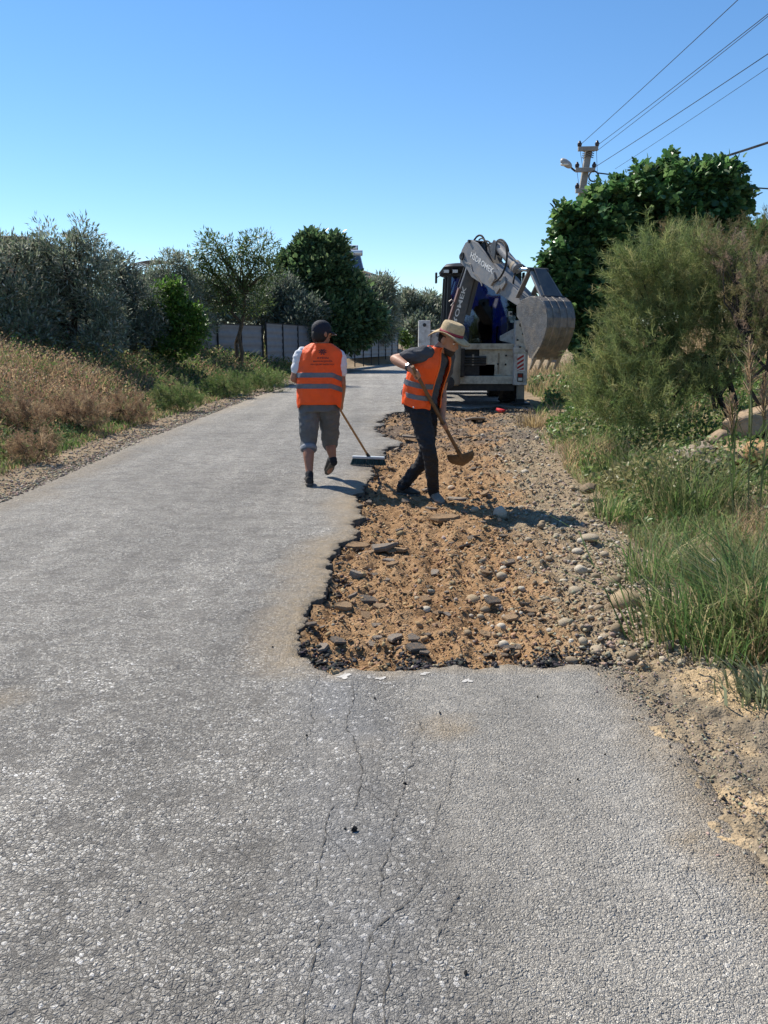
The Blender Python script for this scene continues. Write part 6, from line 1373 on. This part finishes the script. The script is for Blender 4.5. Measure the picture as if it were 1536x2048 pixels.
hem2 = lambda t, a: (-.05 * max(0, math.cos(a - math.radians(105))) - .02 * math.sin(a * 5)) * (1 - min(1, t * 3)) if t < .33 else 0
A0, A1 = math.radians(122), math.radians(434)
vest2, _ = vest_sheet(T2, .10, .985, A0, A1, .004, 13, 'safety_vest', MT['vest'], man2, hem2, .015)
for tt in (.372, .235): vest_sheet(T2, tt - .028, tt + .028, A0 + .03, A1 - .03, .012, 13, 'reflective_band', MT['band'], vest2, lambda t, a: -.018 * math.cos(a - math.radians(70)), .015, .003)
for aa in (A0, A1): m = MB(); m.tube([T2.S(.08 + .9 * i / 30, aa, .008) for i in range(31)], .006, 6); m.build('vest_trim', MT['vest_edge'], vest2, smooth=True)
m = MB(); m.loft([T2.ring(t, -.018, 28) for t in (.0, .05, .10, .16)])
limb(m, [hR + Vector((0, 0, .05)), hR.lerp(kR, .5), kR, kR.lerp(aR, .5), aR], [.108, .094, .072, .064, .056], k=5); limb(m, [hL + Vector((0, 0, .05)), hL.lerp(kL, .5), kL, kL.lerp(aL, .5), aL], [.108, .094, .072, .066, .060], k=5)
bake(m.build('jeans', MT['jeans_black'], man2, smooth=True), .010, 3, cloth_disp(.012, 18, 35))
m = MB(); m.ellipsoid(W(827, 815, 7.20), (.008, .006, .008)); m.build('rivet', MT['watch'], man2)
shoe('shoe', hlR, tR, (0, 0, 1), 'shoe_grey', man2, 1.15); shoe('shoe', hlL, tL, (0, 0, 1), 'shoe_dark', man2, 1.15)
P = face(hc2, hf2, hu2, man2)
# beard: a shell around the jaw
U_ = Vector(hu2).normalized(); F_ = Vector(hf2); F_ = (F_ - U_ * F_.dot(U_)).normalized(); R_ = F_.cross(U_); rings = []
for z, f, b, s in ((-.53, .36, -.10, .10), (-.45, .43, .02, .19), (-.32, .445, .12, .27), (-.20, .40, .14, .31), (-.06, .34, .10, .33)):
    cc = hc2 + U_ * z * .235 + F_ * (f - b) / 2 * .235; hole = z > -.22
    rings.append([cc + F_ * (f + b) / 2 * .235 * math.sin(q) + R_ * s * .235 * math.cos(q) for q in [math.radians(-15 + 210 * j / 24) for j in range(25)]])
m = MB(); m.loft(rings[:3] + [[a.lerp(b, .35) for a, b in zip(rings[2], rings[3])]], cap=False, closed=False); m.build('beard', MT['beard'], man2, smooth=True, solid=.006)
m = MB(); rings = []
for z, f, b, s in ((-.16, .02, .39, .31), (.0, .05, .44, .338), (.14, .05, .465, .342)): rings.append([hc2 + U_ * z * .235 + F_ * (-b) * .235 * math.sin(q) + R_ * s * .235 * math.cos(q) for q in [math.radians(0 + 180 * j / 20) for j in range(21)]])
m.loft(rings, cap=False, closed=False); m.build('hair', MT['hair'], man2, smooth=True, solid=.010)
# wide straw hat with a wavy brim
hu = Vector((.30, -.16, .94)).normalized(); hff = (F_ - hu * F_.dot(hu)).normalized(); hr = hff.cross(hu); hb = hc2 + U_ * .055
m = MB(); rings = []
for z_, s_ in ((.0, 1.0), (.03, 1.0), (.06, .985), (.09, .95), (.112, .86), (.122, .62), (.112, .35), (.105, .1)): rings.append([hb + hu * z_ + hr * .098 * s_ * math.cos(q) + hff * .116 * s_ * math.sin(q) for q in [TAU * j / 32 for j in range(32)]])
m.loft(rings); hat = m.build('straw_hat', MT['straw'], man2, smooth=True)
def brim(k, j, n=48):
    q = TAU * j / n; e = .008 + .082 * k; wob = .032 * k * math.sin(2 * q + .8) + .022 * k * math.sin(3 * q + 2.0); return hb + hu * (.004 - .028 * k * k + wob) + hr * (.095 + e) * math.cos(q) + hff * (.112 + e) * math.sin(q)
m = MB(); m.loft([[brim(k, j) for j in range(48)] for k in (0, .25, .5, .75, 1.0)], cap=False); m.build('brim', MT['straw'], hat, smooth=True, solid=.006)
m = MB(); m.tube([brim(1.0, j) for j in range(49)], .005, 6); m.build('brim_edge', MT['straw_dark'], hat, smooth=True)
m = MB(); m.loft([[hb + hu * z_ + hr * .1005 * math.cos(q) + hff * .1185 * math.sin(q) for q in [TAU * j / 32 for j in range(32)]] for z_ in (.006, .032)], cap=False); m.build('hat_band', MT['ribbon'], hat, smooth=True, solid=.003)
m = MB(); wq = eR.lerp(wR, .88); wd_ = (wR - eR).normalized(); m.tube([wq - wd_ * .014, wq + wd_ * .014], .036, 18); wt = m.build('wristwatch', MT['black_plastic'], man2, smooth=True)
m = MB(); nn = (Vector((-.2, -.75, .65)) - wd_ * Vector((-.2, -.75, .65)).dot(wd_)).normalized(); m.tube([wq + nn * .033, wq + nn * .041], .015, 18); m.build('watch_face', MT['watch'], wt, smooth=True)
# ---- shovel
shv = empty('shovel', (sh_end.x, sh_end.y, sh_end.z), 'wooden handled shovel with rusty half round blade held by the hatted man', 'shovel')
m = MB(); m.tube([sh_top, sh_top.lerp(sh_end, .5), sh_end], [.016, .018, .018], 10); m.build('handle', MT['wood_dark'], shv, smooth=True)
m = MB(); m.tube([sh_end - sax * .10, sh_end + sax * .03], [.021, .026], 10); m.build('socket', MT['shovel'], shv, smooth=True)
e1 = Vector((.95, -.10, .18)).normalized(); fn = (sax + Vector((.1, -.25, .25))).normalized(); fn = (fn - e1 * fn.dot(e1)).normalized(); nn = e1.cross(fn).normalized()
m = MB(); rows = []
for i in range(9):
    k = i / 8; L = .17 * k; hw = .135 * math.sqrt(max(0.02, 1 - (max(0, k - .15) / .87) ** 2.2)); rows.append([sh_end - fn * .02 + fn * L + e1 * hw * (j / 6 - 1) + nn * (.030 * (j / 6 - 1) ** 2 - .02 * math.sin(k * 3)) for j in range(13)])
m.loft(rows, cap=False, closed=False); bl = m.build('blade', MT['shovel'], shv, smooth=True, solid=.005)
# ------------------------------------------------------------------ fence, house, sheds, pole and wires
def fence_seg(root, a, b, zt, zb_, npan, posts=True, nrib=5):
    a = Vector(a); b = Vector(b)
    for k in range(npan):
        p, q = a.lerp(b, k / npan), a.lerp(b, (k + 1) / npan); d = (q - p).normalized(); n = Vector((-d.y, d.x, 0)); m = MB(); rows = []
        N = nrib * 4; vs = []
        for i in range(N + 1):
            z = zb_ + (zt - zb_) * i / N; o = (.0, .022, .022, .0)[i % 4]; rows.append([Vector((p.x, p.y, z)) + n * o + d * .02, Vector((q.x, q.y, z)) + n * o - d * .02])
        m.loft(rows, cap=False, closed=False); m.build('panel', MT['galvanised'], root, solid=.004)
    for k in range(npan + 1):
        p = a.lerp(b, k / npan); m = MB(); m.box((p.x, p.y - .05, (zt + .06 + H1(p.x, p.y) - .1) / 2), (.07, .07, zt + .06 - H1(p.x, p.y) + .1)); m.build('post', MT['post_dark'], root)
    m = MB(); m.beam(Vector((a.x, a.y - .03, zt + .01)), Vector((b.x, b.y - .03, zt + .01)), .05, .04); m.build('top_rail', MT['post_dark'], root)
FZ = [(W(150, 690, 27), 27), (W(385, 690, 31), 31), (W(525, 690, 35), 35)]
pA, pB, pC, pD = W(120, 690, 26), W(385, 690, 31.5), W(526, 690, 36.5), W(796, 690, 64)
f1 = empty('fence', (pB.x, pB.y, H1(pB.x, pB.y)), 'corrugated grey metal fence with dark rails left of the gatepost', 'fence')
fence_seg(f1, pA, pB, W(385, 646, 31.5).z, .45, 4); fence_seg(f1, pB, pC, W(385, 646, 31.5).z, .45, 3)
f2 = empty('fence', (pC.x, pC.y, H1(pC.x, pC.y)), 'far metal fence of pale panels between close dark posts', 'fence')
fence_seg(f2, pC + Vector((.15, .1, 0)), pD, W(700, 660, 54).z, .6, 13, nrib=6)
# house behind the dark tree
hY = 82.0; ha, hb_ = W(640, 560, hY), W(758, 560, hY)
hs = empty('house', (ha.x, hY, 1.0), 'tan house with overhanging dark roof and rooftop water heaters', 'house')
zt_, ze = W(700, 552, hY).z, W(700, 558, hY).z
m = MB(); m.box(((ha.x + hb_.x) / 2, hY + 4, ze / 2 + .3), (hb_.x - ha.x, 8, ze - .4)); m.build('wall', MT['wall_tan'], hs)
m = MB(); ov = .9; x0, x1 = ha.x - ov, hb_.x + ov; y0, y1 = hY - ov, hY + 8 + ov; zr_ = ze + 1.6; ym_ = (y0 + y1) / 2
m.add([(x0, y0, ze), (x1, y0, ze), (x1, y1, ze), (x0, y1, ze), (x0 + 4, ym_, zr_), (x1 - 4, ym_, zr_), (x0, y0, ze - .16), (x1, y0, ze - .16), (x1, y1, ze - .16), (x0, y1, ze - .16)], [(0, 1, 5, 4), (1, 2, 5), (2, 3, 4, 5), (3, 0, 4), (6, 7, 1, 0), (7, 8, 2, 1), (8, 9, 3, 2), (9, 6, 0, 3), (9, 8, 7, 6)]); m.build('roof', MT['roof_dark'], hs)
for k in range(3):
    for j in range(2):
        m = MB(); m.box((ha.x + 1.2 + 2.2 * k, hY - .02, 2.6 + 2.6 * j), (1.0, .1, 1.2)); w_ = m.build('window', MT['wall_white'], hs); m = MB(); m.box((ha.x + 1.2 + 2.2 * k, hY - .08, 2.6 + 2.6 * j), (.8, .04, 1.0)); m.build('pane', MT['panel_glass'], w_)
for i, (c0, c1, py0, py1, dy, lab) in enumerate(((668, 727, 507, 541, 0.0, 'front rooftop solar water heater with horizontal tank'), (660, 718, 497, 528, 2.4, 'rear rooftop solar water heater with horizontal tank'))):
    Yh = hY + .6 + dy; t = empty('solar_heater', W((c0 + c1) / 2, 552, Yh), lab, 'water heater', 'solar heaters on the roof')
    a, b, c_, d = W(c0, py0, Yh + 1.3), W(c1 - 8, py0, Yh + 1.3), W(c1, py1, Yh), W(c0, py1, Yh); m = MB(); m.prism([a, b, c_, d], (0, .1, .1)); sp_ = m.build('collector', MT['panel_glass'], t)
    for k in range(4): m = MB(); m.beam(a.lerp(b, k / 3), d.lerp(c_, k / 3), .07, .16); m.build('collector_frame', MT['tank'], t)
    m = MB(); p, q = W(c0 - 4, py0 - 1, Yh + 1.3), W(c1 - 3, py0 - 1, Yh + 1.3); m.tube([p, q], .30, 16); m.build('tank', MT['tank'], t, smooth=True)
    m = MB(); m.tube([q, q + Vector((.05, 0, 0))], .27, 16); m.build('tank_end', MT['post_dark'], t)
    for k in (0, 1): m = MB(); g0 = p.lerp(q, .1 + .8 * k); m.tube([g0, Vector((g0.x, g0.y, ze + .2))], .04, 6); m.build('stand_leg', MT['post_dark'], t)
# shed and greenhouse hoops behind the olive trees
shY = 36; a, b = W(228, 548, shY), W(318, 556, shY); sh = empty('shed', (a.x, shY, .9), 'low shed with dark sloping roof edge among the olive trees', 'shed')
m = MB(); m.box(((a.x + b.x) / 2, shY + 3, (b.z + .9) / 2 - .2), (b.x - a.x, 5.5, b.z - 1.0)); m.build('wall', MT['wall_white'], sh)
m = MB(); m.prism([(a.x - .6, shY - .3, a.z + .30), (b.x + .6, shY - .3, b.z - .05), (b.x + .6, shY - .3, b.z - .25), (a.x - .6, shY - .3, a.z + .1)], (0, 6.5, 0)); m.build('roof', MT['roof_dark'], sh)
a, b = W(-60, 478, 24), W(60, 484, 24); sh = empty('shed', (a.x, 24, .9), 'dark roofed shed behind the olive tree at the left edge', 'shed')
m = MB(); m.box(((a.x + b.x) / 2, 27, (b.z + .9) / 2 - .2), (b.x - a.x - .5, 5, b.z - 1.0)); m.build('wall', MT['wall_tan'], sh)
m = MB(); m.prism([(a.x - .3, 23.6, a.z + .1), (b.x + .1, 23.6, b.z + .1), (b.x + .1, 23.6, b.z - .08), (a.x - .3, 23.6, a.z - .08)], (0, 6, 0)); m.build('roof', MT['roof_dark'], sh)
gh = empty('greenhouse_frame', G(330, 42), 'bare rusty hoops of an uncovered greenhouse behind the olives', 'greenhouse')
for k in range(5):
    Yg = 40 + k * 1.6; m = MB(); c = W(312 + k * 5, 560, Yg); R_ = M_(72, 40); pts_ = [Vector((c.x - R_, Yg, 1.0))] + [Vector((c.x + R_ * math.cos(math.pi - math.pi * i / 16), Yg, c.z - .05 + .52 * R_ * math.sin(math.pi * i / 16))) for i in range(17)] + [Vector((c.x + R_, Yg, 1.0))]; m.tube(pts_, .035, 6); m.build('hoop', MT['pipe_rust'], gh, smooth=True)
m = MB(); p = W(312, 560, 40); m.tube([Vector((p.x, 40, p.z - .05 + .52 * M_(72, 40))), Vector((W(332, 560, 46.4).x, 46.4, W(332, 560, 46.4).z - .05 + .52 * M_(72, 40)))], .03, 6); m.build('ridge_pipe', MT['pipe_rust'], gh)
# earth mound at the bend
mx, my = np.meshgrid(np.linspace(-1, 1, 70), np.linspace(-1, 1, 24)); c = W(745, 700, 62); MX = c.x + mx * 3.9 - .4; MY = 60.5 + my * 2.2 + mx * 2.5
MZ = np.maximum(HT(MX, MY), 0) * .6 - .05 + (1 - mx ** 2) * (1 - my ** 2) * (.75 + .9 * (fbm(MX * .9, MY * .9, 5) - .4)) + .12 * fbm(MX * 4, MY * 4, 6)
mid_ = np.arange(mx.size).reshape(mx.shape); o = mesh_np('earth_mound', np.stack([MX, MY, MZ], -1).reshape(-1, 3), [np.stack([mid_[:-1, :-1], mid_[:-1, 1:], mid_[1:, 1:], mid_[1:, :-1]], -1).reshape(-1, 4)], MT['soil'], smooth=True); props(o, 'heap of brown earth and rubble where the road bends', 'mound')
# utility pole
YP = 30.0; pt, pb_ = W(1178, 296, YP), W(1150, 470, YP); ex = (pb_ - pt).normalized(); t_g = (pt.z - .8) / -ex.z; pg = pt + ex * t_g
pole = empty('utility_pole', pg, 'leaning concrete utility pole with three crossarms above the fig tree', 'utility pole')
m = MB(); m.beam(pg, pt, .34, .28, up=(0, 1, 0), w1=.22, h1=.2); m.build('shaft', MT['concrete'], pole, bevel=.03)
def arm(pa, pb, ins):
    m = MB(); a, b = W(*pa, YP - .2), W(*pb, YP - .2); m.beam(a, b, .12, .15); o = m.build('crossarm', MT['concrete'], pole, bevel=.015)
    for px, py in ins: m = MB(); p = W(px, py, YP - .2); m.tube([p, p + Vector((0, 0, .06)), p + Vector((0, 0, .12)), p + Vector((0, 0, .17)), p + Vector((0, 0, .22))], [.05, .075, .085, .05, .03], 10); m.build('insulator', MT['insulator'], o, smooth=True)
arm((1156, 298), (1196, 297), ((1159, 295), (1194, 294))); arm((1151, 340), (1190, 340), ((1154, 337), (1188, 337))); arm((1151, 382), (1182, 381), ((1154, 379),))
m = MB()
for k in range(5): m.tube([pt + ex * (.05 + .07 * k) + Vector((.2 * math.cos(q), .17 * math.sin(q) - .02, .03 * math.sin(3 * q))) for q in [TAU * j / 12 for j in range(13)]], .014, 5)
o = m.build('wire_wrap', MT['wire'], pole); o['kind'] = 'stuff'
lp = empty('street_lamp', W(1147, 341, YP - .2), 'grey street lamp head on a bent bracket left of the pole', 'street lamp')
m = MB(); m.tube([W(1150, 342, YP - .2), W(1144, 337, YP - .3), W(1139, 331, YP - .4)], .035, 8); m.build('bracket', MT['wire'], lp, smooth=True)
la, lb = W(1142, 333, YP - .4), W(1122, 320, YP - .6); ld = (lb - la); m = MB(); m.tube([la, la + ld * .12, la + ld * .3, la + ld * .6, la + ld * .9, la + ld], [.08, .13, .16, .165, .12, .05], 14, flat=.7); m.build('housing', MT['lamp_grey'], lp, smooth=True)
m = MB(); m.ellipsoid(la + ld * .62 + Vector((-.02, -.05, -.08)), (.16, .1, .05)); m.build('lens', MT['lens'], lp, smooth=True)
co = empty('cable_coil', W(1187, 353, YP - .35), 'coil of spare black cable hanging from the middle crossarm', 'cable coil')
for k in range(3): m = MB(); c = W(1187.5, 352.5, YP - .35 - .03 * k); m.tube([c + Vector((.165 * math.cos(q) * (1 + .05 * k), .02 * math.sin(2 * q), .165 * math.sin(q) * (1 + .04 * k))) for q in [TAU * j / 24 for j in range(25)]], .02, 6); m.build('loop', MT['cable'], co, smooth=True)
def wire(label, a, b, r=.008, sag=.15, mk_='wire', name='wire', ext=1.0, cat='wire', group='overhead wires'):
    a = Vector(a); b = Vector(b); b = a + (b - a) * ext; m = MB(); N = 24; m.tube([a.lerp(b, i / N) - Vector((0, 0, 4 * sag * (i / N) * (1 - i / N))) for i in range(N + 1)], r, 5); o = m.build(name, MT[mk_], None, org=a, fixn=False, smooth=True); return props(o, label, cat, group)
Yw = 18.0
wire('uppermost overhead wire from the left end of the top crossarm', W(1159, 291, YP - .2), W(1465, 0, Yw), .009, .1, ext=2.2)
wire('overhead wire from the right end of the top crossarm', W(1194, 291, YP - .2), W(1508, 40, Yw), .009, .1, ext=2.2)
wire('overhead wire just below the right top wire', W(1196, 300, YP + .1), W(1532, 26, Yw), .008, .1, ext=2.2)
wire('overhead wire from the right insulator of the middle crossarm', W(1190, 334, YP - .2), W(1536, 98, Yw), .010, .1, ext=2.2)
wire('faintest and lowest of the parallel overhead wires', W(1230, 338, YP - 1.5), W(1536, 128, Yw), .006, .08, ext=2.2)
wire('thick black bundled cable rising to the right above the fig tree', W(1178, 392, YP - .2), W(1536, 275, 19.5), .030, .12, 'cable', 'cable', 1.6, 'cable')
wire('black service cable running level behind the fig tree', W(1196, 346, YP - .2), W(1536, 370, 27), .024, .12, 'cable', 'cable', 1.6, 'cable')
for i, (a, b, lab) in enumerate((((1160, 300), (1166, 338), 'drop wire left of the pole between upper crossarms'), ((1193, 300), (1196, 385), 'drop wire right of the pole below the top crossarm'), ((1154, 342), (1159, 380), 'drop wire left of the pole below the lamp'), ((1189, 358), (1191, 390), 'drop wire under the cable coil'))): wire(lab, W(*a, YP - .25), W(*b, YP - .25), .008, .0, group='drop wires on the pole')
# crumpled red wrapper on the far rubble
p = at(1003, 824, 0); z = surf(p.x, p.y); v, f = stone_shape(77, .2, .5, 1); rw = np.random.default_rng(4); v = v * (1 + rw.normal(size=(len(v), 1)) * .22) * np.array([.16, .12, .10]); o = mesh_np('wrapper', v + np.array([p.x, p.y, z + .06]), [f], MT['wrapper'], org=(p.x, p.y, z)); props(o, 'crumpled red and white wrapper on the rubble before the digger', 'litter')
